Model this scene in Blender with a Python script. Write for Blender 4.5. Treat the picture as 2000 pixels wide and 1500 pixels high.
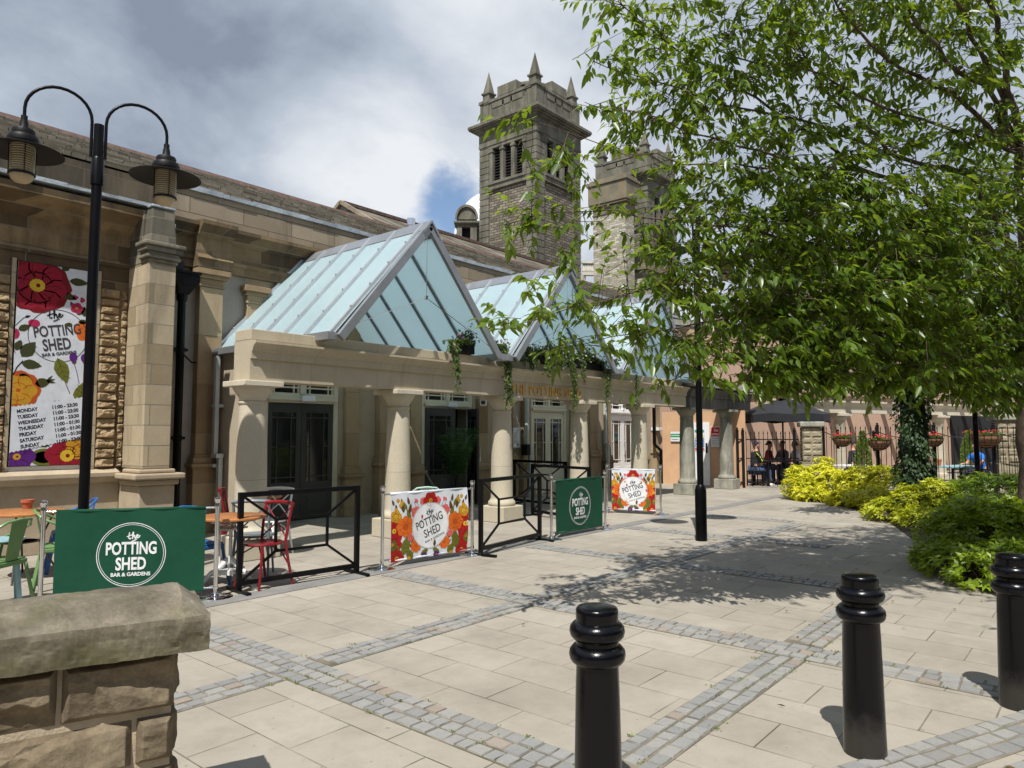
import bpy, math, random
import numpy as np
from mathutils import Vector, Matrix, noise, Euler
random.seed(7); RNG = np.random.default_rng(11)
R = math.radians
for o in list(bpy.data.objects): bpy.data.objects.remove(o)
SC = bpy.context.scene; COL = SC.collection

# ------------------------------------------------------------------ camera
FPX = 1387.0; PITCH = math.atan(96 / FPX); AZ = R(40.13); EYE = 1.6
cam_d = bpy.data.cameras.new('camera'); cam = bpy.data.objects.new('camera', cam_d); COL.objects.link(cam)
cam_d.sensor_width = 36.0; cam_d.lens = 36.0 * FPX / 2000.0; cam_d.clip_start = 0.05; cam_d.clip_end = 2000
cam.location = (0, 0, EYE); cam.rotation_euler = (R(90) + PITCH, 0, AZ - R(90)); SC.camera = cam
_f = np.array([math.cos(AZ) * math.cos(PITCH), math.sin(AZ) * math.cos(PITCH), math.sin(PITCH)])
_r = np.array([math.sin(AZ), -math.cos(AZ), 0.0]); _u = np.cross(_r, _f); _c = np.array([0, 0, EYE])
def ray(x, y): return _f + _r * (x - 1000) / FPX - _u * (y - 750) / FPX
def gz(x, y, z=0.0):            # survey: sight line met with a level at height z
    d = ray(x, y); return _c + d * ((z - EYE) / d[2])
def gy(x, y, Y):                # survey: sight line met with a wall plane at Y
    d = ray(x, y); return _c + d * (Y / d[1])
def gd(x, y, dep): return _c + ray(x, y) * dep

# ------------------------------------------------------------------ sun and sky
SUN_AZ = R(28.0); SUN_EL = R(58.0)          # direction the shadows run, and height of the sun
sd = Vector((math.cos(SUN_AZ) * math.cos(SUN_EL), math.sin(SUN_AZ) * math.cos(SUN_EL), -math.sin(SUN_EL)))
sl = bpy.data.lights.new('sun', 'SUN'); sl.energy = 5.0; sl.angle = R(0.53); sl.color = (1.0, 0.962, 0.90)
so = bpy.data.objects.new('sun', sl); COL.objects.link(so); so.rotation_euler = sd.to_track_quat('-Z', 'Y').to_euler(); so.location = (-6, -4, 12)
SC.view_settings.view_transform = 'Standard'; SC.view_settings.look = 'None'; SC.view_settings.exposure = 0.3; SC.view_settings.gamma = 1.0
SC.view_settings.use_curve_mapping = False
SC.cycles.max_bounces = 8; SC.cycles.transparent_max_bounces = 12; SC.cycles.sample_clamp_indirect = 6.0

W = bpy.data.worlds.new("World"); SC.world = W; W.use_nodes = True
def world():
    nt = W.node_tree; N = nt.nodes; L = nt.links
    for n in list(N): N.remove(n)
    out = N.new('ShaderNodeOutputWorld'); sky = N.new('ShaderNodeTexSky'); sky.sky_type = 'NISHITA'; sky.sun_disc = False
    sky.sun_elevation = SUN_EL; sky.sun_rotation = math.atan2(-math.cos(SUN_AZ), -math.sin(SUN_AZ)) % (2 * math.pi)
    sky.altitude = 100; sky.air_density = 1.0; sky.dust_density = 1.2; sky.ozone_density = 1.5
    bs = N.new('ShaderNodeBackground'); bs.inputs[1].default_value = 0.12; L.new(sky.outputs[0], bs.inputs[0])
    tc = N.new('ShaderNodeTexCoord'); sep = N.new('ShaderNodeSeparateXYZ'); L.new(tc.outputs['Generated'], sep.inputs[0])
    def m(op, a, b=None, c=None):
        n = N.new('ShaderNodeMath'); n.operation = op
        for i, s in enumerate((a, b, c)):
            if s is None: continue
            if isinstance(s, (int, float)): n.inputs[i].default_value = s
            else: L.new(s, n.inputs[i])
        return n.outputs[0]
    zz = m('ADD', m('MAXIMUM', sep.outputs[2], 0.0), 0.42)
    cmb = N.new('ShaderNodeCombineXYZ'); L.new(m('DIVIDE', sep.outputs[0], zz), cmb.inputs[0]); L.new(m('DIVIDE', sep.outputs[1], zz), cmb.inputs[1])
    def nz(sc, det, rough, dist, off):
        n = N.new('ShaderNodeTexNoise'); n.inputs['Scale'].default_value = sc; n.inputs['Detail'].default_value = det
        n.inputs['Roughness'].default_value = rough; n.inputs['Distortion'].default_value = dist
        mp = N.new('ShaderNodeMapping'); mp.inputs['Location'].default_value = off; L.new(cmb.outputs[0], mp.inputs[0]); L.new(mp.outputs[0], n.inputs[0]); return n.outputs[0]
    def lobe(px, py, inner, outer):        # 1 around a compass direction, 0 outside
        v = Vector(ray(px, py)).normalized()
        d = N.new('ShaderNodeVectorMath'); d.operation = 'DOT_PRODUCT'; L.new(tc.outputs['Generated'], d.inputs[0]); d.inputs[1].default_value = v
        mr = N.new('ShaderNodeMapRange'); mr.interpolation_type = 'SMOOTHERSTEP'
        mr.inputs[1].default_value = math.cos(R(outer)); mr.inputs[2].default_value = math.cos(R(inner)); L.new(d.outputs['Value'], mr.inputs[0]); return mr.outputs[0]
    n1 = nz(1.3, 9, 0.55, 0.15, (3.1, 1.7, 0)); n2 = nz(0.9, 6, 0.5, 0.15, (8.3, 2.2, 0)); n3 = nz(3.6, 8, 0.58, 0.2, (1.0, 5.0, 0))
    # coverage
    cov = m('ADD', m('MULTIPLY', n1, 1.0), m('MULTIPLY', n3, 0.85))
    cov = m('SUBTRACT', cov, m('MULTIPLY', lobe(790, 385, 0.5, 7), 0.24))
    cov = m('SUBTRACT', cov, m('MULTIPLY', lobe(905, 395, 0.5, 4.5), 0.16))
    cov = m('SUBTRACT', cov, m('MULTIPLY', lobe(670, 240, 0.3, 2.6), 0.12))
    cov = m('ADD', cov, m('MULTIPLY', lobe(720, 300, 0.5, 5.5), 0.20))
    # unseen cloud opened round the sun, overhead and behind, to cut fill light
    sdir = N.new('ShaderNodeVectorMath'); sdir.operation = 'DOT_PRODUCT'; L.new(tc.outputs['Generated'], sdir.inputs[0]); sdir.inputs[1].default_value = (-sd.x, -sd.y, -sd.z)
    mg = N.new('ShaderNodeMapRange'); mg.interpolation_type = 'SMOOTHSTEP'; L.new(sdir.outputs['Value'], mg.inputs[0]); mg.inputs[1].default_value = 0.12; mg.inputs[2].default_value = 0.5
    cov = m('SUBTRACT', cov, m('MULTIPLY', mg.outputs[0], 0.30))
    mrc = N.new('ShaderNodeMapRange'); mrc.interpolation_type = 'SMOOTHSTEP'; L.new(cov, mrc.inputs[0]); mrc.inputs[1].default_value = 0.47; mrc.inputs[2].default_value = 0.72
    # brightness
    br = m('ADD', m('ADD', m('MULTIPLY', n2, 1.05), 0.26), m('MULTIPLY', n3, 1.0))
    br = m('SUBTRACT', br, 0.26); br = m('SUBTRACT', br, m('MULTIPLY', lobe(250, 60, 5, 30), 0.08))
    br = m('SUBTRACT', br, m('MULTIPLY', lobe(520, 190, 1, 16), 0.10))
    br = m('SUBTRACT', br, m('MULTIPLY', lobe(1750, 150, 6, 25), 0.14))
    br = m('ADD', br, m('MULTIPLY', lobe(700, 290, 1, 8), 0.20))
    br = m('ADD', br, m('MULTIPLY', lobe(880, 40, 2, 24), 0.16))
    br = m('ADD', br, m('MULTIPLY', lobe(1000, 180, 2, 16), 0.14))
    cr = N.new('ShaderNodeValToRGB'); L.new(m('SUBTRACT', br, 0.55), cr.inputs[0]); el = cr.color_ramp.elements
    el[0].position = 0.10; el[0].color = (0.26, 0.31, 0.40, 1); el[1].position = 0.80; el[1].color = (0.86, 0.89, 0.93, 1)
    e = el.new(0.42); e.color = (0.50, 0.565, 0.66, 1)
    bc = N.new('ShaderNodeBackground'); bc.inputs[1].default_value = 0.80; L.new(cr.outputs[0], bc.inputs[0])
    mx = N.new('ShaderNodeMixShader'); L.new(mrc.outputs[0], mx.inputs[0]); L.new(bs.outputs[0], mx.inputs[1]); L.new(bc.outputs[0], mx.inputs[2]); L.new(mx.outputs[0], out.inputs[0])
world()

# ------------------------------------------------------------------ materials
MATS = {}
def nmat(name):
    m = bpy.data.materials.new(name); m.use_nodes = True; nt = m.node_tree
    return m, nt.nodes, nt.links, nt.nodes['Principled BSDF']
def _noise(N, L, vec, scale, detail=6, rough=0.6, dist=0.0):
    n = N.new('ShaderNodeTexNoise'); n.inputs['Scale'].default_value = scale; n.inputs['Detail'].default_value = detail
    n.inputs['Roughness'].default_value = rough; n.inputs['Distortion'].default_value = dist
    if vec is not None: L.new(vec, n.inputs['Vector'])
    return n.outputs[0]
def _ramp(N, L, fac, stops):
    r = N.new('ShaderNodeValToRGB'); L.new(fac, r.inputs[0]); e = r.color_ramp.elements
    e[0].position, e[0].color = stops[0][0], (*stops[0][1], 1); e[1].position, e[1].color = stops[-1][0], (*stops[-1][1], 1)
    for p, c in stops[1:-1]:
        x = e.new(p); x.color = (*c, 1)
    return r.outputs[0]
def _mix(N, L, fac, a, b, mode='MIX'):
    n = N.new('ShaderNodeMix'); n.data_type = 'RGBA'; n.blend_type = mode
    for s, v in ((n.inputs[0], fac), (n.inputs[6], a), (n.inputs[7], b)):
        if isinstance(v, (int, float)): s.default_value = v
        elif isinstance(v, tuple): s.default_value = (*v, 1)
        else: L.new(v, s)
    return n.outputs[2]
def _bump(N, L, h, strength, dist, prev=None):
    b = N.new('ShaderNodeBump'); b.inputs['Strength'].default_value = strength; b.inputs['Distance'].default_value = dist; L.new(h, b.inputs['Height'])
    if prev is not None: L.new(prev, b.inputs['Normal'])
    return b.outputs[0]
def _pos(N): return N.new('ShaderNodeNewGeometry').outputs['Position']
def _scale(N, L, vec, s):
    m = N.new('ShaderNodeMapping'); m.inputs['Scale'].default_value = s; L.new(vec, m.inputs[0]); return m.outputs[0]

def paint(name, col, rough=0.5, var=0.12, nscale=6.0, bump=0.02, metal=0.0, coord='obj', spec=0.5, dirt=None, dirt_amt=0.0, bscale=None, coat=0.0):
    if name in MATS: return MATS[name]
    m, N, L, b = nmat(name)
    vec = N.new('ShaderNodeTexCoord').outputs['Object'] if coord == 'obj' else _pos(N)
    n = _noise(N, L, vec, nscale)
    lo = tuple(c * (1 - var) for c in col); hi = tuple(min(1, c * (1 + var)) for c in col)
    c = _ramp(N, L, n, [(0.3, lo), (0.7, hi)])
    if dirt:
        n2 = _noise(N, L, vec, nscale * 0.45, 8, 0.7); f = _ramp(N, L, n2, [(0.52, (0, 0, 0)), (0.75, (dirt_amt,) * 3)]); c = _mix(N, L, f, c, dirt)
    L.new(c, b.inputs['Base Color']); b.inputs['Roughness'].default_value = rough; b.inputs['Metallic'].default_value = metal
    b.inputs['Specular IOR Level'].default_value = spec; b.inputs['Coat Weight'].default_value = coat
    if bump: L.new(_bump(N, L, _noise(N, L, vec, bscale or nscale * 8, 6), 0.5, bump), b.inputs['Normal'])
    MATS[name] = m; return m

def stone(name, cols, bw=0.6, bh=0.28, mortar=0.006, mcol=(0.2, 0.18, 0.14), bump=0.008, stain=(0.06, 0.055, 0.045), stain_amt=0.35, stain_lo=0.5, rough=0.88, grain=1.0, bricky=True, vstreak=True, offset=0.5, off=(0, 0, 0), green=0.0, speck=0.35):
    """coursed stone: block joints on any upright face (u = x+y, v = z), tinted block by block, streaked and stained"""
    m, N, L, b = nmat(name); P = _pos(N)
    sp = N.new('ShaderNodeSeparateXYZ'); L.new(P, sp.inputs[0])
    ad = N.new('ShaderNodeMath'); ad.operation = 'ADD'; L.new(sp.outputs[0], ad.inputs[0]); L.new(sp.outputs[1], ad.inputs[1])
    cb = N.new('ShaderNodeCombineXYZ'); L.new(ad.outputs[0], cb.inputs[0]); L.new(sp.outputs[2], cb.inputs[1])
    mp = N.new('ShaderNodeMapping'); mp.inputs['Location'].default_value = off; L.new(cb.outputs[0], mp.inputs[0])
    n0 = _noise(N, L, P, 2.6 * grain, 8, 0.65); n1 = _noise(N, L, P, 40 * grain, 6, 0.7); nb = None
    if bricky:
        bt = N.new('ShaderNodeTexBrick'); L.new(mp.outputs[0], bt.inputs['Vector']); bt.offset = offset
        bt.inputs['Scale'].default_value = 1; bt.inputs['Brick Width'].default_value = bw; bt.inputs['Row Height'].default_value = bh
        bt.inputs['Mortar Size'].default_value = mortar; bt.inputs['Mortar Smooth'].default_value = 0.25; bt.inputs['Bias'].default_value = 0.0
        bt.inputs['Color1'].default_value = (0, 0, 0, 1); bt.inputs['Color2'].default_value = (1, 1, 1, 1); bt.inputs['Mortar'].default_value = (0.5, 0.5, 0.5, 1)
        md = _mix(N, L, 0.45, bt.outputs['Color'], n0); base = _ramp(N, L, md, [(0.25, cols[0]), (0.5, cols[1]), (0.75, cols[2])])
    else: base = _ramp(N, L, n0, [(0.3, cols[0]), (0.5, cols[1]), (0.7, cols[2])])
    base = _mix(N, L, speck, base, _ramp(N, L, n1, [(0.3, (0.5,) * 3), (0.7, (1.0,) * 3)]), 'MULTIPLY')
    st = _noise(N, L, _scale(N, L, P, (1.1, 1.1, 0.22 if vstreak else 1.1)), 1.9, 8, 0.68, 0.4)
    f = _ramp(N, L, st, [(stain_lo, (0, 0, 0)), (stain_lo + 0.22, (stain_amt,) * 3)]); base = _mix(N, L, f, base, stain)
    if green:
        g = _noise(N, L, P, 1.4, 7, 0.7); base = _mix(N, L, _ramp(N, L, g, [(0.5, (0, 0, 0)), (0.68, (green,) * 3)]), base, (0.10, 0.10, 0.03))
    nrm = _bump(N, L, n1, 0.5, 0.003)
    if bricky:
        base = _mix(N, L, bt.outputs['Fac'], base, mcol); inv = N.new('ShaderNodeMath'); inv.operation = 'SUBTRACT'; inv.inputs[0].default_value = 1; L.new(bt.outputs['Fac'], inv.inputs[1])
        nrm = _bump(N, L, inv.outputs[0], 0.8, bump, nrm)
    nrm = _bump(N, L, n0, 0.4, 0.012, nrm)
    L.new(base, b.inputs['Base Color']); L.new(nrm, b.inputs['Normal']); b.inputs['Roughness'].default_value = rough; b.inputs['Specular IOR Level'].default_value = 0.25
    MATS[name] = m; return m

def leafmat(name, dark, light, trans=0.35, rough=0.45, tcol=None):
    m, N, L, b = nmat(name)
    a = N.new('ShaderNodeAttribute'); a.attribute_name = 'rnd'
    c = _ramp(N, L, a.outputs['Fac'], [(0.0, dark), (1.0, light)])
    L.new(c, b.inputs['Base Color']); b.inputs['Roughness'].default_value = rough; b.inputs['Specular IOR Level'].default_value = 0.45
    t = N.new('ShaderNodeBsdfTranslucent')
    tc = _mix(N, L, 0.75, c, tcol or (min(1, light[0] * 2.6), min(1, light[1] * 2.4), light[2] * 1.2)); L.new(tc, t.inputs[0])
    mx = N.new('ShaderNodeMixShader'); mx.inputs[0].default_value = trans; L.new(b.outputs[0], mx.inputs[1]); L.new(t.outputs[0], mx.inputs[2])
    L.new(mx.outputs[0], N['Material Output'].inputs[0]); MATS[name] = m; return m

# ------------------------------------------------------------------ mesh builder
class MB:
    def __init__(s): s.v = []; s.f = []; s.m = []; s.mi = 0
    def add(s, vs, fs, M=None):
        o = len(s.v)
        if M is not None: vs = [M @ Vector(p) for p in vs]
        s.v += [tuple(p) for p in vs]; s.f += [tuple(i + o for i in f) for f in fs]; s.m += [s.mi] * len(fs); return s
    def box(s, x0, x1, y0, y1, z0, z1, M=None):
        return s.add([(x0, y0, z0), (x1, y0, z0), (x1, y1, z0), (x0, y1, z0), (x0, y0, z1), (x1, y0, z1), (x1, y1, z1), (x0, y1, z1)],
                     [(0, 3, 2, 1), (4, 5, 6, 7), (0, 1, 5, 4), (1, 2, 6, 5), (2, 3, 7, 6), (3, 0, 4, 7)], M)
    def bar(s, a, b, w, h=None, up=(0, 0, 1)):
        a = Vector(a); b = Vector(b); h = h or w; d = (b - a).normalized(); u = Vector(up)
        if abs(d.dot(u)) > 0.98: u = Vector((1, 0, 0))
        x = d.cross(u).normalized(); y = x.cross(d); vs = []
        for p in (a, b):
            for i, j in ((-1, -1), (1, -1), (1, 1), (-1, 1)): vs.append(p + x * (i * w / 2) + y * (j * h / 2))
        return s.add(vs, [(0, 3, 2, 1), (4, 5, 6, 7), (0, 1, 5, 4), (1, 2, 6, 5), (2, 3, 7, 6), (3, 0, 4, 7)])
    def tube(s, pts, r, seg=8, caps=True, M=None):
        pts = [Vector(p) for p in pts]; n = len(pts); rs = r if isinstance(r, (list, tuple)) else [r] * n; vs = []; fs = []; prev = None
        for i, p in enumerate(pts):
            d = (pts[min(i + 1, n - 1)] - pts[max(i - 1, 0)]).normalized()
            if prev is None: u = Vector((0, 0, 1)) if abs(d.z) < 0.9 else Vector((1, 0, 0)); x = d.cross(u).normalized()
            else: x = (prev - d * prev.dot(d)).normalized()
            prev = x; y = d.cross(x)
            for k in range(seg):
                a = 2 * math.pi * k / seg; vs.append(p + x * (math.cos(a) * rs[i]) + y * (math.sin(a) * rs[i]))
        for i in range(n - 1):
            for k in range(seg):
                k2 = (k + 1) % seg; fs.append((i * seg + k, i * seg + k2, (i + 1) * seg + k2, (i + 1) * seg + k))
        if caps: fs.append(tuple(range(seg - 1, -1, -1))); fs.append(tuple((n - 1) * seg + k for k in range(seg)))
        return s.add(vs, fs, M)
    def lathe(s, prof, seg=24, c=(0, 0, 0), M=None, ax=None):
        vs = []; fs = []; n = len(prof)
        for r, z in prof:
            for k in range(seg):
                a = 2 * math.pi * k / seg; vs.append((c[0] + r * math.cos(a), c[1] + r * math.sin(a), c[2] + z))
        for i in range(n - 1):
            for k in range(seg):
                k2 = (k + 1) % seg; fs.append((i * seg + k, i * seg + k2, (i + 1) * seg + k2, (i + 1) * seg + k))
        fs.append(tuple(range(seg - 1, -1, -1))); fs.append(tuple((n - 1) * seg + k for k in range(seg)))
        return s.add(vs, fs, M)
    def prism(s, prof, a, b, fn):      # closed profile [(p,q)], swept from a to b; fn(p,q,t)->xyz
        n = len(prof); vs = [fn(p, q, a) for p, q in prof] + [fn(p, q, b) for p, q in prof]
        fs = [(i, (i + 1) % n, n + (i + 1) % n, n + i) for i in range(n)] + [tuple(range(n - 1, -1, -1)), tuple(range(n, 2 * n))]
        return s.add(vs, fs)
    def build(s, name, mat, parent=None, smooth=False, bevel=0.0, loc=None, seg=2):
        me = bpy.data.meshes.new(name); me.from_pydata([tuple(p) for p in s.v], [], s.f)
        for m in (mat if isinstance(mat, (list, tuple)) else [mat]): me.materials.append(m)
        if isinstance(mat, (list, tuple)): me.polygons.foreach_set('material_index', s.m)
        me.update(); import bmesh
        bm = bmesh.new(); bm.from_mesh(me); bmesh.ops.recalc_face_normals(bm, faces=bm.faces); bm.to_mesh(me); bm.free()
        o = bpy.data.objects.new(name, me); COL.objects.link(o)
        if smooth: me.polygons.foreach_set('use_smooth', [True] * len(me.polygons)); me.set_sharp_from_angle(angle=R(38)) if hasattr(me, 'set_sharp_from_angle') else None
        if bevel:
            bv = o.modifiers.new('bevel', 'BEVEL'); bv.width = bevel; bv.segments = seg; bv.limit_method = 'ANGLE'; bv.angle_limit = R(40); bv.harden_normals = False
        if parent: o.parent = parent
        if loc is not None: o.location = loc
        return o
def tag(o, label, cat, group=None):
    o['label'] = label; o['category'] = cat
    if group: o['group'] = group
    return o
def thing(name, label, cat, loc=(0, 0, 0), rz=0.0, group=None, scale=1.0):
    o = bpy.data.objects.new(name, None); COL.objects.link(o); o.location = [float(c) for c in loc]; o.rotation_euler = (0, 0, rz); o.scale = (scale,) * 3
    o.empty_display_size = 0.1; return tag(o, label, cat, group)
def struct(o): o['kind'] = 'structure'; return o
def dup(root, loc=None, rz=None, label=None, scale=None):
    r = root.copy(); COL.objects.link(r)
    if loc is not None: r.location = [float(c) for c in loc]
    if rz is not None: r.rotation_euler = (0, 0, rz)
    if label: r['label'] = label
    if scale: r.scale = (scale,) * 3
    def rec(src, dst):
        for ch in list(src.children):
            if ch == dst or ch.name == dst.name: continue
            c = ch.copy(); COL.objects.link(c); c.parent = dst; rec(ch, c)
    rec(root, r); return r

def leaves(name, pos, d, nrm, ln, wd, mat, parent=None, rnd=None, droop=0.25, fine=True, fold=0.25, loc=None):
    """one mesh of real leaf blades: numpy arrays of base points, directions and face normals"""
    pos = np.asarray(pos, float); d = np.asarray(d, float); d /= np.linalg.norm(d, axis=1)[:, None] + 1e-9
    x = np.cross(d, nrm); x /= np.linalg.norm(x, axis=1)[:, None] + 1e-9; n = np.cross(x, d); N_ = len(pos)
    ln = np.broadcast_to(ln, (N_,)).astype(float); wd = np.broadcast_to(wd, (N_,)).astype(float)
    if fine: T = [(0, 0, 0), (0.28, 1, 0), (0.28, -1, 0), (0.62, 0.86, 0), (0.62, -0.86, 0), (0.28, 0, -1), (0.62, 0, -0.86), (1, 0, 0)]; F = [(0, 5, 1), (0, 2, 5), (1, 5, 6, 3), (5, 2, 4, 6), (3, 6, 7), (6, 4, 7)]
    else: T = [(0, 0, 0), (0.42, 1, 0), (0.42, -1, 0), (0.45, 0, -1), (1, 0, 0)]; F = [(0, 3, 1), (0, 2, 3), (1, 3, 4), (3, 2, 4)]
    V = np.zeros((N_, len(T), 3)); g = np.array([0, 0, -1.0])
    for i, (t, s, k) in enumerate(T):
        V[:, i] = pos + d * (ln * t)[:, None] + x * (wd * 0.5 * s)[:, None] + n * (wd * 0.5 * fold * (k + (0.0 if i in (0, len(T) - 1) else 0.5)))[:, None] + g * (ln * droop * t * t)[:, None]
    nv = len(T); tot = [i for f in F for i in f]; sizes = [len(f) for f in F]
    loops = (np.array(tot)[None, :] + (np.arange(N_) * nv)[:, None]).ravel().astype(np.int32)
    starts1 = np.concatenate([[0], np.cumsum(sizes)[:-1]]); st = (starts1[None, :] + (np.arange(N_) * len(tot))[:, None]).ravel().astype(np.int32)
    me = bpy.data.meshes.new(name); me.vertices.add(N_ * nv); me.vertices.foreach_set('co', V.reshape(-1).astype(np.float32))
    me.loops.add(len(loops)); me.loops.foreach_set('vertex_index', loops); me.polygons.add(len(st)); me.polygons.foreach_set('loop_start', st)
    me.polygons.foreach_set('loop_total', np.tile(sizes, N_).astype(np.int32)); me.polygons.foreach_set('use_smooth', np.ones(len(st), bool)); me.update(calc_edges=True)
    rnd = RNG.random(N_) if rnd is None else np.clip(rnd, 0, 1)
    at = me.attributes.new('rnd', 'FLOAT', 'POINT'); at.data.foreach_set('value', np.repeat(rnd, nv).astype(np.float32))
    me.materials.append(mat); o = bpy.data.objects.new(name, me); COL.objects.link(o)
    if parent: o.parent = parent
    if loc is not None: o.location = loc
    return o
def rdir(n, up=0.0):
    v = RNG.normal(size=(n, 3)); v[:, 2] += up; return v / (np.linalg.norm(v, axis=1)[:, None] + 1e-9)

def text_mesh(body, size, sx=1.0, bold=0.0, align='CENTER', spacing=1.0):
    """2-D outline of a line of lettering: (verts, faces), baseline at 0"""
    c = bpy.data.curves.new('t', 'FONT'); c.body = body; c.size = size; c.offset = bold; c.align_x = align; c.space_character = spacing; c.resolution_u = 3
    o = bpy.data.objects.new('t', c); COL.objects.link(o); bpy.context.view_layer.update()
    me = bpy.data.meshes.new_from_object(o.evaluated_get(bpy.context.evaluated_depsgraph_get()))
    vs = [(v.co.x * sx, v.co.y) for v in me.vertices]; fs = [tuple(p.vertices) for p in me.polygons]
    bpy.data.objects.remove(o); bpy.data.curves.remove(c); bpy.data.meshes.remove(me); return vs, fs
# ------------------------------------------------------------------ shared materials
BUFF = stone('buff_ashlar', [(0.29, 0.23, 0.145), (0.39, 0.32, 0.215), (0.49, 0.41, 0.285)], bw=0.62, bh=0.285, stain_amt=0.55, stain_lo=0.5, stain=(0.05, 0.045, 0.035))
BUFFD = stone('sooty_ashlar', [(0.10, 0.070, 0.040), (0.185, 0.13, 0.070), (0.31, 0.225, 0.125)], bw=0.75, bh=0.27, stain_amt=0.8, stain_lo=0.47, stain=(0.045, 0.038, 0.028))
SOOT = stone('soot_black_ashlar', [(0.045, 0.038, 0.028), (0.085, 0.068, 0.046), (0.13, 0.105, 0.07)], bw=0.95, bh=0.275, stain_amt=0.8, stain_lo=0.42, stain=(0.022, 0.02, 0.017), mcol=(0.12, 0.1, 0.07))
PARA = stone('parapet_ashlar', [(0.24, 0.195, 0.14), (0.31, 0.255, 0.185), (0.36, 0.30, 0.22)], bw=0.95, bh=0.275, stain_amt=0.5, stain_lo=0.5, off=(0.3, 0.0, 0), mcol=(0.10, 0.085, 0.06))
PILA = stone('pilaster_stone', [(0.26, 0.18, 0.10), (0.36, 0.27, 0.16), (0.42, 0.33, 0.21)], bw=3.0, bh=0.8, stain_amt=0.7, stain_lo=0.5, stain=(0.11, 0.06, 0.03), mortar=0.004)
PLAS = stone('cream_render', [(0.40, 0.34, 0.25), (0.45, 0.385, 0.285), (0.49, 0.42, 0.315)], bricky=False, stain_amt=0.25, stain_lo=0.56, stain=(0.24, 0.18, 0.11))
PLIN = stone('plinth_render', [(0.36, 0.29, 0.20), (0.42, 0.345, 0.245), (0.47, 0.39, 0.28)], bricky=False, stain_amt=0.35, stain_lo=0.52, stain=(0.2, 0.15, 0.09))
GREYR = stone('grey_render', [(0.34, 0.31, 0.265), (0.38, 0.345, 0.295), (0.41, 0.375, 0.32)], bricky=False, stain_amt=0.3, stain=(0.17, 0.15, 0.12))
ROCKM = stone('rock_faced_stone', [(0.24, 0.165, 0.09), (0.34, 0.25, 0.145), (0.43, 0.33, 0.21)], bricky=False, grain=1.8, stain_amt=0.4, stain_lo=0.5, stain=(0.09, 0.06, 0.03), vstreak=False)
CAST = stone('cast_stone', [(0.49, 0.44, 0.335), (0.56, 0.505, 0.395), (0.61, 0.555, 0.44)], bw=30, bh=1.02, off=(0, .02, 0), mortar=.003, mcol=(.25, .21, .15), bump=.001, stain_amt=0.4, stain_lo=0.53, stain=(0.26, 0.21, 0.14), grain=1.2)
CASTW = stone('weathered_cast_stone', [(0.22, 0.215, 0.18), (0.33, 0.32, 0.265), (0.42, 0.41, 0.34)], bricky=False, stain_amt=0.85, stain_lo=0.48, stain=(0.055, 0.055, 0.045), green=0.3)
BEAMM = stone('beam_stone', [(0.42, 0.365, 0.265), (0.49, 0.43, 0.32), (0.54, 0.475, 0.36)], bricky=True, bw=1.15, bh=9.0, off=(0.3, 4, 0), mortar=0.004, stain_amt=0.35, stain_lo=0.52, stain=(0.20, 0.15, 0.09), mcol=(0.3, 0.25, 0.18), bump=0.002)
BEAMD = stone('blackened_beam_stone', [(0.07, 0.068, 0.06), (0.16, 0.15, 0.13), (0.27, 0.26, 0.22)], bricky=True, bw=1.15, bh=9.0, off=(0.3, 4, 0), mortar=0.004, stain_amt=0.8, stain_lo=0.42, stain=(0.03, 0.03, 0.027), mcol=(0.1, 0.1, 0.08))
TOWR = stone('tower_rubble', [(0.13, 0.112, 0.085), (0.205, 0.18, 0.14), (0.29, 0.255, 0.20)], bw=0.38, bh=0.135, mortar=0.02, mcol=(0.07, 0.06, 0.045), bump=0.05, stain_amt=0.45, stain_lo=0.5, grain=0.7)
TOWA = stone('tower_ashlar', [(0.145, 0.135, 0.105), (0.20, 0.188, 0.148), (0.255, 0.24, 0.19)], bw=2.2, bh=0.33, off=(0.2, 0.05, 0), mortar=0.012, mcol=(0.05, 0.045, 0.035), stain_amt=0.75, stain_lo=0.46, grain=0.5)
TOWS = stone('tower_dressed_stone', [(0.12, 0.113, 0.088), (0.18, 0.17, 0.134), (0.235, 0.222, 0.175)], bricky=False, stain_amt=0.8, stain_lo=0.44, grain=0.5, green=0.25)
LEAD = paint('lead_flashing', (0.36, 0.40, 0.43), 0.45, 0.35, 3.0, 0.02, metal=0.3, coord='pos')
SLATE = stone('stone_slate', [(0.10, 0.088, 0.066), (0.165, 0.145, 0.11), (0.235, 0.21, 0.165)], bw=0.42, bh=0.5, mortar=0.008, mcol=(0.03, 0.028, 0.024), stain_amt=0.6, stain_lo=0.45, stain=(0.045, 0.04, 0.03), vstreak=False, grain=2.2, bump=0.01)
RIDGE = paint('ridge_tile', (0.10, 0.062, 0.048), 0.85, 0.4, 9, 0.02, coord='pos')
BLACKM = paint('black_paint', (0.004, 0.004, 0.005), 0.32, 0.3, 4, 0.002, spec=0.16, dirt=(0.012, 0.012, 0.012), dirt_amt=0.25, bscale=30)
IRON = paint('dark_iron', (0.007, 0.0065, 0.007), 0.5, 0.3, 5, 0.004, spec=0.22)
GREYPIPE = paint('grey_plastic', (0.42, 0.46, 0.46), 0.4, 0.08, 3, 0.002)
ALU = paint('grey_metal_frame', (0.30, 0.315, 0.335), 0.38, 0.12, 3, 0.002, metal=0.55)
ALUL = paint('light_metal_bar', (0.55, 0.57, 0.59), 0.32, 0.1, 3, 0.002, metal=0.6)
CHROME = paint('chrome', (0.72, 0.72, 0.74), 0.12, 0.05, 4, 0.0, metal=1.0)
CREAMW = paint('cream_woodwork', (0.62, 0.58, 0.46), 0.45, 0.05, 3, 0.003)
WHITEW = paint('white_woodwork', (0.75, 0.74, 0.72), 0.4, 0.04, 3, 0.003)
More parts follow.
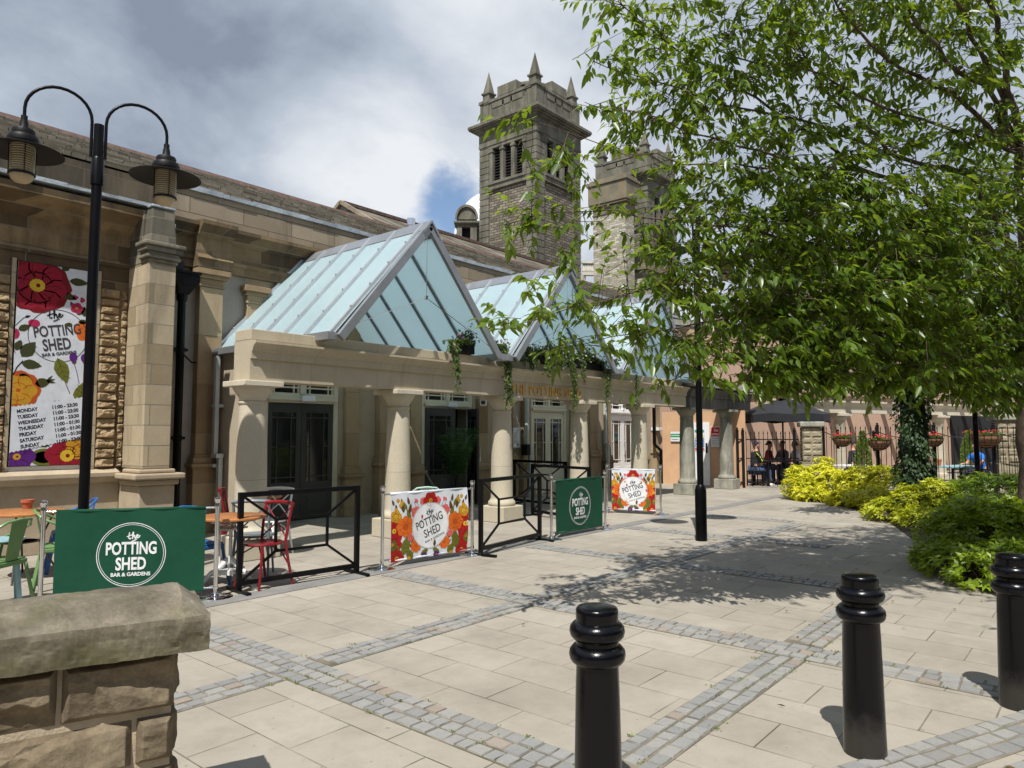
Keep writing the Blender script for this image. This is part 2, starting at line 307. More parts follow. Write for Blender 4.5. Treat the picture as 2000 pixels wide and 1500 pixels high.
DGREY = paint('dark_grey_woodwork', (0.040, 0.044, 0.042), 0.4, 0.1, 3, 0.003)
def glassmat(name, col=(0.012, 0.014, 0.015), rough=0.05):
    m, N, L, b = nmat(name); b.inputs['Base Color'].default_value = (*col, 1); b.inputs['Roughness'].default_value = rough; b.inputs['Specular IOR Level'].default_value = 0.7
    L.new(_bump(N, L, _noise(N, L, _pos(N), 1.2, 2), 0.12, 0.02), b.inputs['Normal']); MATS[name] = m; return m
GLASS = glassmat('dark_window_glass')
def frosted():
    m, N, L, b = nmat('frosted_glass'); b.inputs['Base Color'].default_value = (0.60, 0.76, 0.78, 1); b.inputs['Roughness'].default_value = 0.12
    c = _ramp(N, L, _noise(N, L, _pos(N), 0.7, 4), [(0.3, (0.56, 0.68, 0.71)), (0.7, (0.64, 0.75, 0.78))]); L.new(c, b.inputs['Base Color'])
    t = N.new('ShaderNodeBsdfTranslucent'); t.inputs[0].default_value = (0.80, 0.93, 0.96, 1); mx = N.new('ShaderNodeMixShader'); mx.inputs[0].default_value = 0.6
    L.new(b.outputs[0], mx.inputs[1]); L.new(t.outputs[0], mx.inputs[2]); L.new(mx.outputs[0], N['Material Output'].inputs[0]); return m
FROST = frosted()

# ------------------------------------------------------------------ ground
def paving_mat():
    m, N, L, b = nmat('buff_paving'); P = _pos(N); sp = N.new('ShaderNodeSeparateXYZ'); L.new(P, sp.inputs[0])
    cb = N.new('ShaderNodeCombineXYZ'); L.new(sp.outputs[1], cb.inputs[0]); L.new(sp.outputs[0], cb.inputs[1])
    mp = N.new('ShaderNodeMapping'); mp.inputs['Location'].default_value = (0.03, -2.12 + 0.385 * 20, 0); L.new(cb.outputs[0], mp.inputs[0])
    bt = N.new('ShaderNodeTexBrick'); L.new(mp.outputs[0], bt.inputs[0]); bt.offset = 0.5; bt.inputs['Scale'].default_value = 1; bt.inputs['Brick Width'].default_value = 0.6
    bt.inputs['Row Height'].default_value = 0.385; bt.inputs['Mortar Size'].default_value = 0.0045; bt.inputs['Mortar Smooth'].default_value = 0.3
    bt.inputs['Color1'].default_value = (0, 0, 0, 1); bt.inputs['Color2'].default_value = (1, 1, 1, 1)
    n0 = _noise(N, L, P, 0.55, 9, 0.72, 0.0); n1 = _noise(N, L, P, 5, 8, 0.7); n2 = _noise(N, L, P, 150, 3, 0.7)
    base = _ramp(N, L, _mix(N, L, 0.66, bt.outputs['Color'], n1), [(0.2, (0.305, 0.276, 0.228)), (0.5, (0.345, 0.313, 0.26)), (0.8, (0.38, 0.347, 0.29))])
    base = _mix(N, L, 0.28, base, _ramp(N, L, n2, [(0.3, (0.55, 0.55, 0.55)), (0.7, (1, 1, 1))]), 'MULTIPLY')
    base = _mix(N, L, _ramp(N, L, n0, [(0.42, (0, 0, 0)), (0.72, (0.65,) * 3)]), base, (0.20, 0.176, 0.145))
    n3 = _noise(N, L, P, 1.7, 9, 0.75, 0.0); base = _mix(N, L, _ramp(N, L, n3, [(0.48, (0, 0, 0)), (0.80, (0.6,) * 3)]), base, (0.17, 0.152, 0.125))
    nj = _noise(N, L, P, 2.2, 5); jf = _mix(N, L, _ramp(N, L, nj, [(0.40, (0.12,) * 3), (0.62, (1, 1, 1))]), (0.0, 0.0, 0.0), bt.outputs['Fac'])
    base = _mix(N, L, jf, base, (0.09, 0.08, 0.06))
    # small gum and dirt spots
    vo = N.new('ShaderNodeTexVoronoi'); vo.inputs['Scale'].default_value = 3.2; L.new(P, vo.inputs['Vector'])
    base = _mix(N, L, _ramp(N, L, vo.outputs['Distance'], [(0.035, (0.5,) * 3), (0.05, (0, 0, 0))]), base, (0.16, 0.14, 0.12))
    vo2 = N.new('ShaderNodeTexVoronoi'); vo2.inputs['Scale'].default_value = 8.5; L.new(P, vo2.inputs['Vector']); base = _mix(N, L, _ramp(N, L, vo2.outputs['Distance'], [(0.05, (0.45,) * 3), (0.08, (0, 0, 0))]), base, (0.13, 0.115, 0.095))
    L.new(base, b.inputs['Base Color']); b.inputs['Roughness'].default_value = 0.9; b.inputs['Specular IOR Level'].default_value = 0.2
    inv = N.new('ShaderNodeMath'); inv.operation = 'SUBTRACT'; inv.inputs[0].default_value = 1; L.new(bt.outputs['Fac'], inv.inputs[1])
    L.new(_bump(N, L, inv.outputs[0], 0.7, 0.005, _bump(N, L, n2, 0.35, 0.002)), b.inputs['Normal']); return m
g = MB().box(-120, 300, -150, 300, -0.5, 0.0); struct(g.build('ground', paving_mat()))
def sett_mat():
    m, N, L, b = nmat('granite_setts'); a = N.new('ShaderNodeAttribute'); a.attribute_name = 'rnd'; P = _pos(N)
    c = _ramp(N, L, a.outputs['Fac'], [(0.0, (0.205, 0.205, 0.198)), (0.3, (0.235, 0.235, 0.226)), (0.62, (0.265, 0.262, 0.248)), (0.92, (0.29, 0.283, 0.262)), (0.94, (0.29, 0.24, 0.19)), (1.0, (0.25, 0.21, 0.18))])
    c = _mix(N, L, 0.5, c, _ramp(N, L, _noise(N, L, P, 45, 6, 0.7), [(0.3, (0.6,) * 3), (0.7, (1, 1, 1))]), 'MULTIPLY')
    c = _mix(N, L, _ramp(N, L, _noise(N, L, P, 2.5, 6), [(0.5, (0, 0, 0)), (0.75, (0.5,) * 3)]), c, (0.27, 0.245, 0.205))
    L.new(c, b.inputs['Base Color']); b.inputs['Roughness'].default_value = 0.78; L.new(_bump(N, L, _noise(N, L, P, 70, 5), 0.4, 0.003), b.inputs['Normal']); return m
SETT = sett_mat(); JOINT = paint('joint_sand', (0.15, 0.13, 0.095), 0.95, 0.5, 3, 0.01, coord='pos', dirt=(0.055, 0.085, 0.02), dirt_amt=0.75)
def setts(name, a, b_, width, rows=3, size=0.105, jit=0.5):
    a = np.array(a, float); b_ = np.array(b_, float); d = b_ - a; Ltot = np.linalg.norm(d); d /= Ltot; p = np.array([-d[1], d[0]])
    j = MB(); q = [a + p * width / 2, b_ + p * width / 2, b_ - p * width / 2, a - p * width / 2]
    j.add([(*c, 0.004) for c in q] + [(*c, -0.01) for c in q], [(3, 2, 1, 0), (0, 1, 5, 4), (1, 2, 6, 5), (2, 3, 7, 6), (3, 0, 4, 7)]); base = struct(j.build(name, JOINT))
    V = []; F = []; rn = []; w = width / rows
    for r in range(rows):
        s = RNG.random() * size
        while s < Ltot - 0.03:
            l = size * (1 + (RNG.random() - 0.5) * jit); e = min(s + l, Ltot); g_ = 0.006; v0 = -width / 2 + r * w + g_ + (RNG.random()) * 0.006; v1 = -width / 2 + (r + 1) * w - g_ - RNG.random() * 0.006; h = 0.009 + RNG.random() * 0.005; tl = (RNG.random(4) - 0.5) * 0.003
            o = len(V); c4 = [(s + g_, v0), (e - g_, v0), (e - g_, v1), (s + g_, v1)]; mx, my = (s + e) / 2, (v0 + v1) / 2
            for (x, y) in c4:
                x += (RNG.random() - .5) * .007; y += (RNG.random() - .5) * .006; q = a + d * x + p * y; V.append((q[0], q[1], 0.002))
            for i, (x, y) in enumerate(c4):
                x = mx + (x - mx) * 0.93; y = my + (y - my) * 0.92; q = a + d * x + p * y; V.append((q[0], q[1], h + tl[i]))
            F += [(o + 4, o + 5, o + 6, o + 7), (o, o + 1, o + 5, o + 4), (o + 1, o + 2, o + 6, o + 5), (o + 2, o + 3, o + 7, o + 6), (o + 3, o, o + 4, o + 7)]; rn.append(RNG.random()); s = e
    me = bpy.data.meshes.new('setts'); me.from_pydata(V, [], F); me.materials.append(SETT); at = me.attributes.new('rnd', 'FLOAT', 'POINT'); at.data.foreach_set('value', np.repeat(rn, 8).astype(np.float32))
    me.update(); o = bpy.data.objects.new('setts', me); COL.objects.link(o); o.parent = base; return base
for X, ys in ((2.84, .62), (5.42, .3), (8.0, 2.02), (10.6, 3.1), (13.2, 4.5)):
    setts('paving_band', (X, ys), (X, 6.36), 0.33, 3)
for Y in (1.86, 4.31):
    for xa, xb in ((3.02, 5.24), (5.6, 7.82), (8.18, 10.42), (10.78, 13.0))[:2 if Y < 2 else 4]: setts('paving_band', (xa, Y), (xb, Y), 0.29, 3)
setts('paving_band', (0.2, 4.31), (2.66, 4.31), 0.29, 3)
pb = gz(1560, 1500); setts('paving_band', (2.3, 1.53), (6.4, -0.25), 0.30, 3, 0.13)
setts('paving_band', (2.9, 0.9), (6.0, -0.45), 0.26, 2, 0.15)
KERB = stone('slate_paving', [(0.17, 0.165, 0.16), (0.21, 0.205, 0.195), (0.26, 0.25, 0.235)], bricky=False, stain_amt=0.3, stain=(0.1, 0.09, 0.08), vstreak=False)
k = MB()
for i in range(38): k.box(0.4 + i * 0.6, 0.994 + i * 0.6, 6.42, 6.68, -0.01, 0.010)
struct(k.build('paving_band', KERB, bevel=0.004))
SOIL = paint('dark_soil', (0.045, 0.032, 0.022), 0.95, 0.4, 8, 0.03, coord='pos')
bed = [(17.8, 6.0), (16.8, 4.7), (15.4, 3.6), (13.6, 2.9), (12.0, 2.3), (10.6, 1.75), (9.3, 1.45), (8.5, 0.95), (8.3, 0.2), (8.9, -1.2), (11, -4.5), (24, -4.5), (21.8, 4.2), (19.5, 6.2)]
k = MB().add([(x, y, 0.006) for x, y in bed], [tuple(range(len(bed)))]); struct(k.build('planting_bed', SOIL))
# ------------------------------------------------------------------ the stone hall with its banner wing
hall = thing('stone_hall', 'long buff stone hall with a slate roof and glazed double doors behind the colonnade', 'building', (5, 11.5, 0))
def P_(mb, name, mat, smooth=False, bevel=0.0, parent=None):
    o = mb.build(name, mat, None, smooth, bevel); p = parent or hall; o.parent = p
    w = Vector((0, 0, 0)); q = p
    while q: w += q.location; q = q.parent
    o.matrix_parent_inverse = Matrix.Translation(-w); return o
def sub(q, o): q.parent = o; q.matrix_parent_inverse = Matrix()
YW = 11.45; DC = [7.57 + 3.78 * i for i in range(4)]; HX1 = 24.3
# wall with door bays left open
w = MB(); x = 4.9
for c in DC:
    w.box(x, c - 0.80, YW, YW + 0.5, 0, 4.3); w.box(c - 0.80, c + 0.80, YW, YW + 0.5, 3.36, 4.3); x = c + 0.80
w.box(x, HX1, YW, YW + 0.5, 0, 4.3); P_(w, 'wall', PLAS)
w = MB().box(4.905, 5.62, YW - 0.006, YW, 0.0, 4.29).box(5.9, 6.36, YW - 0.006, YW, 3.0, 4.29); P_(w, 'upper_render', GREYR)
# entablature, cornice, parapet
def along(p, q, t): return (t, p, q)
prof_e = [(YW + .1, 4.3), (YW - 0.10, 4.3), (YW - 0.10, 4.42), (YW - 0.13, 4.44), (YW - 0.13, 4.50), (YW - 0.06, 4.52), (YW - 0.06, 4.80), (YW - 0.14, 4.84), (YW - 0.20, 4.92), (YW - 0.30, 4.97), (YW - 0.30, 5.03), (YW - 0.02, 5.07), (YW + .1, 5.07)]
e = MB().prism(prof_e, 4.6, HX1, along); P_(e, 'cornice', BUFFD)
for k in range(5):
    b = MB(); xc = 5.68 + 3.78 * k; w2 = 0.30
    b.prism([(YW - 0.12, 4.305), (YW - 0.26, 4.305), (YW - 0.26, 4.42), (YW - 0.30, 4.45), (YW - 0.22, 4.53), (YW - 0.22, 4.80), (YW - 0.30, 4.85), (YW - 0.42, 4.985), (YW - 0.42, 5.045), (YW - 0.12, 5.085)], xc - w2, xc + w2, along)
    P_(b, 'cornice_block', BUFFD)
p = MB().box(-8, HX1, YW - 0.0, YW + 0.45, 5.055, 5.60); P_(p, 'parapet', PARA)
p = MB().box(-8, 5.0, YW - 0.012, YW, 5.0, 5.598); P_(p, 'sooty_parapet', SOOT)
l = MB()
for i in range(34):
    xa = 4.75 + i * 0.575; l.box(xa, xa + 0.57, YW - 0.035 - 0.006 * (i % 3), YW + 0.3, 5.602, 5.68 + 0.012 * math.sin(i * 2.3))
P_(l, 'lead_gutter', LEAD)
# stone slate roof laid in diminishing courses
def slate_roof(x0, x1, y0, z0, y1, z1, n, name='roof', parent=None, mat=None, x0t=None, x1t=None):
    mb = MB(); rnd = random.Random(3); tot = sum(1.5 - 0.8 * i / n for i in range(n)); t = 0
    for i in range(n):
        h = (1.5 - 0.8 * i / n) / tot; ya, za = y0 + (y1 - y0) * t, z0 + (z1 - z0) * t; t2 = t + h; yb, zb = y0 + (y1 - y0) * t2, z0 + (z1 - z0) * t2
        xs = x0; wd = 0.48 - 0.2 * i / n; 
        while xs < x1:
            xe = min(x1, xs + wd * rnd.uniform(0.6, 1.4)); th = 0.05 + rnd.uniform(-0.012, 0.018); dy = rnd.uniform(-0.02, 0.02); tz = rnd.uniform(-.006, .006)
            mb.add([(xs, ya + dy - 0.03, za), (xe - 0.012, ya + dy - 0.03, za), (xe - 0.012, yb, zb), (xs, yb, zb), (xs, ya + dy - 0.03, za + th + tz), (xe - 0.012, ya + dy - 0.03, za + th), (xe - 0.012, yb + 0.05, zb + 0.012), (xs, yb + 0.05, zb + 0.012)],
                   [(4, 5, 6, 7), (0, 1, 5, 4), (1, 2, 6, 5), (3, 0, 4, 7)]); xs = xe
        t = t2
    mb.add([(x0, y0, z0 - 0.01), (x1, y0, z0 - 0.01), (x1, y1, z1 - 0.01), (x0, y1, z1 - 0.01)], [(0, 1, 2, 3)])
    mb.add([(x0, y1, z1 - .01), (x1, y1, z1 - .01), (x1, 2 * y1 - y0, z0), (x0, 2 * y1 - y0, z0)], [(0, 1, 2, 3)])
    return P_(mb, name, mat or SLATE, parent=parent)
slate_roof(-8, HX1, YW + 0.10, 5.66, 14.9, 7.20, 15)
r = MB().add([(-8, YW + .3, 0), (-8, 18.2, 0), (-8, 18.2, 5.6), (-8, 14.9, 7.1), (-8, YW + .3, 5.6)], [(0, 1, 2, 3, 4)]).add([(HX1, YW + .3, 0), (HX1, 18.2, 0), (HX1, 18.2, 5.6), (HX1, 14.9, 7.1), (HX1, YW + .3, 5.6)], [(0, 1, 2, 3, 4)]).add([(-8, 18.2, 0), (HX1, 18.2, 0), (HX1, 18.2, 5.6), (-8, 18.2, 5.6)], [(0, 1, 2, 3)])
P_(r, 'end_wall', BUFF)
r = MB()
for i in range(60):
    xa = -8 + i * 0.54; r.prism([(14.9 - 0.16, 7.14), (14.9 - 0.05, 7.30), (14.9 + 0.05, 7.30), (14.9 + 0.16, 7.14)], xa, xa + 0.53, along)
P_(r, 'ridge_tiles', RIDGE)
# pilasters
def pilaster(xc, w_, ztop, dep, mat=PILA, base=0.95):
    o = MB(); h = w_ / 2; y1 = YW - 0.006; y0 = y1 - dep
    o.box(xc - h, xc + h, y0, y1, base, ztop - 0.30)
    for a, z0, z1 in ((0.02, ztop - .30, ztop - .26), (0.0, ztop - .26, ztop - .16), (0.05, ztop - .16, ztop - .10), (0.09, ztop - .10, ztop)): o.box(xc - h - a, xc + h + a, y0 - a, y1, z0, z1)
    for a, z0, z1 in ((0.025, base - 0.04, base), (0.05, base - .14, base - .04), (0.09, base - 0.20, base - .14), (0.06, base - .24, base - .20), (0.05, 0.16, base - .24), (0.08, 0.0, 0.16)): o.box(xc - h - a, xc + h + a, y0 - a, y1, z0, z1)
    return P_(o, 'pilaster', mat, bevel=0.008)
for k in range(5): pilaster(5.68 + 3.78 * k, 0.40, 4.30, 0.16, base=1.25 if k == 0 else 1.15)
for c in DC:
    for s in (-1, 1): pilaster(c + s * 1.06, 0.32, 4.15, 0.10)
# doors
def door_leaf(x0, x1, z1, mat, parent, M=None, handle=None, name='door'):
    """glazed leaf: margin lights round a tall pane, panelled below"""
    f = MB(); y0, y1 = -0.025, 0.025; s = 0.105; W_ = x1 - x0
    f.box(x0, x0 + s, y0, y1, 0.02, z1).box(x1 - s, x1, y0, y1, 0.02, z1).box(x0 + s, x1 - s, y0, y1, z1 - 0.17, z1).box(x0 + s, x1 - s, y0, y1, 0.02, 0.70)
    f.box(x0 + s + .05, x1 - s - .05, y0 - .012, y0, 0.16, 0.58)
    gx0, gx1, gz0, gz1 = x0 + s, x1 - s, 0.70, z1 - 0.17; m_ = 0.085; t = 0.022
    for xx in (gx0 + m_, gx1 - m_ - t): f.box(xx, xx + t, y0 + .004, y1 - .004, gz0, gz1)
    for zz in (gz0 + m_, gz1 - m_ - t): f.box(gx0, gx0 + m_, y0 + .005, y1 - .005, zz, zz + t).box(gx0 + m_ + t, gx1 - m_ - t, y0 + .005, y1 - .005, zz, zz + t).box(gx1 - m_, gx1, y0 + .005, y1 - .005, zz, zz + t)
    zm = (gz0 + gz1) / 2; f.box(gx0, gx0 + m_, y0 + .005, y1 - .005, zm, zm + t).box(gx1 - m_, gx1, y0 + .005, y1 - .005, zm, zm + t)
    if M is not None: f.v = [tuple(M @ Vector(p)) for p in f.v]
    o = P_(f, name, mat, bevel=0.003); g_ = MB().box(gx0 - .01, gx1 + .01, -0.004, 0.004, gz0 - .01, gz1 + .01)
    if M is not None: g_.v = [tuple(M @ Vector(p)) for p in g_.v]
    g_ = P_(g_, 'pane', GLASS, parent=None); sub(g_, o)
    if handle is not None:
        h = MB(); hx = handle; h.tube([(hx, -0.03, 0.95), (hx, -0.075, 0.97), (hx, -0.075, 1.28), (hx, -0.03, 1.30)], 0.011, 8)
        if M is not None: h.v = [tuple(M @ Vector(p)) for p in h.v]
        h = P_(h, 'handle', CHROME, True); sub(h, o)
    return o
def fanlight(c, mat):
    """frame of the bay with two small-paned lights over a moulded transom"""
    f = MB(); y0, y1 = YW + 0.02, YW + 0.12
    f.box(c - 0.80, c - 0.70, y0, y1, 0, 3.36).box(c + 0.70, c + 0.80, y0, y1, 0, 3.36).box(c - 0.70, c + 0.70, y0, y1, 3.26, 3.36)
    f.box(c - 0.70, c + 0.70, y0 - .01, y1, 2.155, 2.235).box(c - 0.74, c + 0.74, y0 - .06, y0 - .012, 2.20, 2.25).box(c - 0.70, c + 0.70, y0, y1, 2.235, 2.31)
    f.box(c - 0.05, c + 0.05, y0 - 0.02, y1, 2.31, 3.26)
    for s in (-1, 1):
        a, b2 = (c - 0.70, c - 0.05) if s < 0 else (c + 0.05, c + 0.70)
        for z_ in (2.31, 2.425, 2.60, 3.12): f.box(a, b2, y0 + .01, y1 - .01, z_, z_ + .028)
        for xx in (a + .02, a + .11, b2 - .132, b2 - .042): f.box(xx, xx + .022, y0 + .012, y1 - .012, 2.33, 3.26)
    o = P_(f, 'door_frame', mat, bevel=0.004); g_ = MB().box(c - .7, c + .7, YW + .065, YW + .072, 2.31, 3.26); q = P_(g_, 'pane', GLASS); sub(q, o); return o
for i, c in enumerate(DC):
    fanlight(c, CREAMW if i < 3 else WHITEW)
    mt = [DGREY, DGREY, CREAMW, WHITEW][i]; T = Matrix.Translation((0, YW + 0.07, 0))
    if i != 1:
        door_leaf(c - 0.70, c - 0.004, 2.15, mt, hall, T); door_leaf(c + 0.004, c + 0.70, 2.15, mt, hall, T, handle=c + 0.06 if i == 3 else None)
    else:
        for s, ang in ((-1, 28), (1, -62)):
            hx = c + s * 0.69; M = Matrix.Translation((hx, YW + 0.03, 0)) @ Matrix.Rotation(R(-ang if s < 0 else -ang), 4, 'Z')
            door_leaf(0 if s < 0 else -0.69, 0.69 if s < 0 else 0, 2.15, mt, hall, M, handle=0.62 if s < 0 else -0.62)
# dim rooms behind the doors
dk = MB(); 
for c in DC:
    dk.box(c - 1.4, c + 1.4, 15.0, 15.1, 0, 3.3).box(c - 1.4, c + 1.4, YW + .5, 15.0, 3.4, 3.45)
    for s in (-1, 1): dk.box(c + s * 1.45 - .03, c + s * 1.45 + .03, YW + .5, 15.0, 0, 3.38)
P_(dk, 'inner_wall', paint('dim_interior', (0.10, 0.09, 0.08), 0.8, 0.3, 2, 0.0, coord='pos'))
# small fittings
for c in (DC[0] + 0.05, DC[1] + 0.05):
    f = MB().box(c - 0.14, c + 0.14, YW - .13, YW - 0.045, 2.18, 2.29)
    P_(f, 'emergency_light', paint('white_plastic', (0.72, 0.74, 0.78), 0.35, 0.03, 3, 0), bevel=0.02)
f = MB().box(20.55, 20.8, YW - .3, YW - .02, 1.68, 1.78); P_(f, 'wall_box', WHITEW, bevel=0.01)
# black hopper and downpipe in the angle of the wing
dp = MB(); hx, hy = 5.17, 11.24
dp.tube([(hx, hy, 0.02), (hx, hy, 3.72)], 0.062, 14); dp.lathe([(0.075, 3.70), (0.085, 3.74), (0.085, 3.80), (0.07, 3.82)], 16, (hx, hy, 0))
for (w0, w1, z0, z1) in ((.075, .15, 3.80, 3.93), (.15, .19, 3.93, 3.97), (.19, .19, 3.97, 4.12), (.21, .21, 4.12, 4.16)): dp.add([(hx - w0, hy - w0, z0), (hx + w0, hy - w0, z0), (hx + w0, hy + w0 * .9, z0), (hx - w0, hy + w0 * .9, z0), (hx - w1, hy - w1, z1), (hx + w1, hy - w1, z1), (hx + w1, hy + w1 * .9, z1), (hx - w1, hy + w1 * .9, z1)], [(0, 3, 2, 1), (4, 5, 6, 7), (0, 1, 5, 4), (1, 2, 6, 5), (2, 3, 7, 6), (3, 0, 4, 7)])
dp.tube([(hx - .07, hy - .05, 4.12), (hx - .07, hy - .04, 4.28), (hx - .07, hy + .12, 4.36)], 0.075, 12)
for z in (0.12, 1.5, 2.9): dp.box(hx - 0.11, hx + 0.11, hy - 0.03, hy + 0.16, z, z + 0.045); dp.lathe([(0.072, z - .02), (0.072, z + .06)], 14, (hx, hy, 0))
P_(dp, 'downpipe', BLACKM)
dp = MB(); dp.tube([(5.2, 11.2, 2.85), (5.4, 11.33, 2.74), (5.75, 11.4, 2.76)], 0.012, 6); P_(dp, 'cable', BLACKM, True)

# --- the wing with the banner window
YG = 10.93; BX0, BX1 = 4.24, 4.62; YB = 10.25
w = MB().box(-8, 2.84, YG, YG + .6, 0, 4.75).box(3.71, 4.56, YG, YG + .6, 0, 4.75).box(2.84, 3.71, YG, YG + .6, 0, 1.10).box(2.84, 3.71, YG, YG + .6, 3.88, 4.75).box(2.84, 3.71, YG + .12, YG + .6, 1.10, 3.88)
P_(w, 'wing_wall', BUFFD)
w = MB().box(-8, 4.20, YG - .05, YG - .004, 0, 0.98); P_(w, 'wing_plinth', PLIN, bevel=0.01)
w = MB().prism([(YG - .004, 0.90), (YG - .10, 0.92), (YG - .16, 1.0), (YG - .16, 1.05), (YG - .004, 1.10)], -8, 4.16, along); P_(w, 'sill_band', PLIN)
w = MB().prism([(YG + .1, 4.0), (YG - .03, 4.0), (YG - .03, 4.08), (YG - .003, 4.10), (YG - .003, 4.48), (YG - .08, 4.52), (YG - .2, 4.62), (YG - .42, 4.70), (YG - .42, 4.80), (YG + .1, 4.86)], -8, 4.3, along); P_(w, 'wing_cornice', BUFFD)
w = MB(); 
for i in range(20): w.box(-7.9 + i * .62, -7.9 + i * .62 + .616, YG - .46 - .004 * (i % 2), YG + .35, 4.862, 4.905 + .006 * (i % 3))
P_(w, 'wing_lead_cap', LEAD)
bt = MB(); xm = (BX0 + BX1) / 2
bt.box(BX0, BX1, YB, YG - .002, 1.10, 4.02)
P_(bt, 'buttress', BUFF, bevel=0.012)
bt = MB().box(BX0 - .05, BX1 + .06, YB - .05, YG - .055, 0, 0.88).box(BX0 - .1, BX1 + .1, YB - .1, YG - .165, 0.88, .96).box(BX0 - .16, BX1 + .16, YB - .16, YG - .17, .96, 1.04).box(BX0 - .06, BX1 + .06, YB - .06, YG - .17, 1.04, 1.098)
P_(bt, 'buttress_plinth', PLIN, bevel=0.02)
bt = MB()
for a, z0, z1 in ((.02, 4.02, 4.07), (.05, 4.07, 4.12), (.03, 4.12, 4.17), (.07, 4.17, 4.24), (.10, 4.24, 4.30)): bt.box(BX0 - a, BX1 + a, YB - a, YG - .43, z0, z1)
bt.add([(BX0 + .0, YB + .0, 4.30), (BX1 - .0, YB + .0, 4.30), (BX1 - .0, YG - .44, 4.30), (BX0 + .0, YG - .44, 4.30), (BX0 + .05, YB + .05, 4.82), (BX1 - .03, YB + .05, 4.82), (BX1 - .03, YG - .44, 4.82), (BX0 + .05, YG - .44, 4.82)], [(0, 3, 2, 1), (4, 5, 6, 7), (0, 1, 5, 4), (1, 2, 6, 5), (2, 3, 7, 6), (3, 0, 4, 7)])
bt.box(BX0, BX1, YG - .43, YG + .3, 4.02, 4.81)
P_(bt, 'buttress_cap', stone('grey_ashlar', [(0.09, 0.083, 0.064), (0.15, 0.137, 0.105), (0.24, 0.215, 0.16)], bw=0.5, bh=0.26, stain_amt=0.6, stain_lo=0.47), bevel=0.015)
bt = MB().box(BX0 + .03, BX1 - .01, YB + .03, YG - .47, 4.825, 4.86).box(BX1 - .12, BX1 + .12, YB + .32, YB + .62, 4.66, 4.72); P_(bt, 'buttress_lead', LEAD, bevel=0.012)
bt = MB().prism([(YB + .36, 4.44), (YB + .34, 4.66), (YB + .60, 4.66), (YB + .58, 4.44)], BX1 + .0, BX1 + .12, along); P_(bt, 'bracket', BUFF, bevel=0.01)
w = MB().box(BX1 - .06, BX1 - .02, YG - .01, YW + .2, 0, 4.75); P_(w, 'wing_return', BUFFD)
# rock-faced quoins
def rock(mb, x0, x1, z0, z1, yf, dep, nx=9, nz=5, seed=0, amp=0.035, fr=9.0, fn=None, edge=0.018):
    fn = fn or (lambda a, d, z: (a, yf - d, z)); vs = []; rp = random.Random(seed); npl = max(4, int((x1 - x0) * 16)) if nx > 16 else 0
    pls = [(rp.uniform(x0, x1), rp.uniform(z0, z1), rp.uniform(.55, 1.25) * dep, rp.gauss(0, .28), rp.gauss(0, .42)) for _ in range(npl)]
    for j in range(nz + 1):
        for i in range(nx + 1):
            u, v = i / nx, j / nz; x, z = x0 + (x1 - x0) * u, z0 + (z1 - z0) * v
            e_ = min(u * (x1 - x0), (1 - u) * (x1 - x0), v * (z1 - z0), (1 - v) * (z1 - z0)); k = min(1, e_ / edge)
            q = noise.fractal(Vector((x * fr, z * fr * 1.2, seed * 7.3)), .75, 2.1, 7 if nx > 16 else 4); rdg = 1 - abs(noise.noise(Vector((x * fr * .5, z * fr * .9, seed * 3.1)))) * 2 + (.5 * (1 - 2 * abs(noise.noise(Vector((x * fr * 1.7 + z * fr, z * fr * 2.2, seed * 1.1))))) if nx > 16 else 0)
            d = k * (dep * 0.55 + amp * q + amp * 0.8 * rdg) if k > 0 else 0
            if npl and k > 0:
                wx = x + .012 * noise.noise(Vector((x * 25, z * 25, seed))); wz = z + .012 * noise.noise(Vector((x * 25, z * 25, seed + 9.5)))
                pm = sorted(h_ + gx_ * (wx - px_) + gz_ * (wz - pz_) for px_, pz_, h_, gx_, gz_ in pls)[max(1, npl // 4)]; d = k * (max(.004, pm) + .0035 * q + .004 * rdg)
            vs.append(fn(x, max(0, d) if k > 0 else -0.004, z))
    fs = [(j * (nx + 1) + i, j * (nx + 1) + i + 1, (j + 1) * (nx + 1) + i + 1, (j + 1) * (nx + 1) + i) for j in range(nz) for i in range(nx)]
    mb.add(vs, fs)
rr = random.Random(5)
for (xa, xb, sd_) in ((3.87, 4.13, 1), (4.155, 4.235, 40), (2.30, 2.79, 80), (1.2, 1.7, 120), (0.6, 1.15, 160)):
    z = 1.12; i = 0; q = MB()
    while z < 3.62:
        h = rr.uniform(0.10, 0.15)
        if xb - xa > .4:
            xm_ = xa + (xb - xa) * rr.uniform(.35, .65); rock(q, xa, xm_ - .006, z, z + h - .008, YG - .0, 0.055, 9, 6, sd_ + i); rock(q, xm_ + .006, xb, z, z + h - .008, YG, 0.055, 9, 6, sd_ + i + 500)
        else: rock(q, xa, xb, z, z + h - .008, YG - .0, 0.055 if xb - xa > .15 else .03, 10 if xb - xa > .15 else 5, 6, sd_ + i)
        z += h; i += 1
    P_(q, 'quoin_strip', ROCKM)
w = MB().box(3.71, 3.868, YG - .025, YG - .003, 1.10, 3.9).box(2.79, 2.84, YG - .025, YG - .003, 1.10, 3.9); P_(w, 'window_margin', BUFF, bevel=0.004)
w = MB().box(2.84, 3.71, YG + .02, YG + .118, 1.10, 1.165); P_(w, 'window_sill', WHITEW, bevel=0.004)
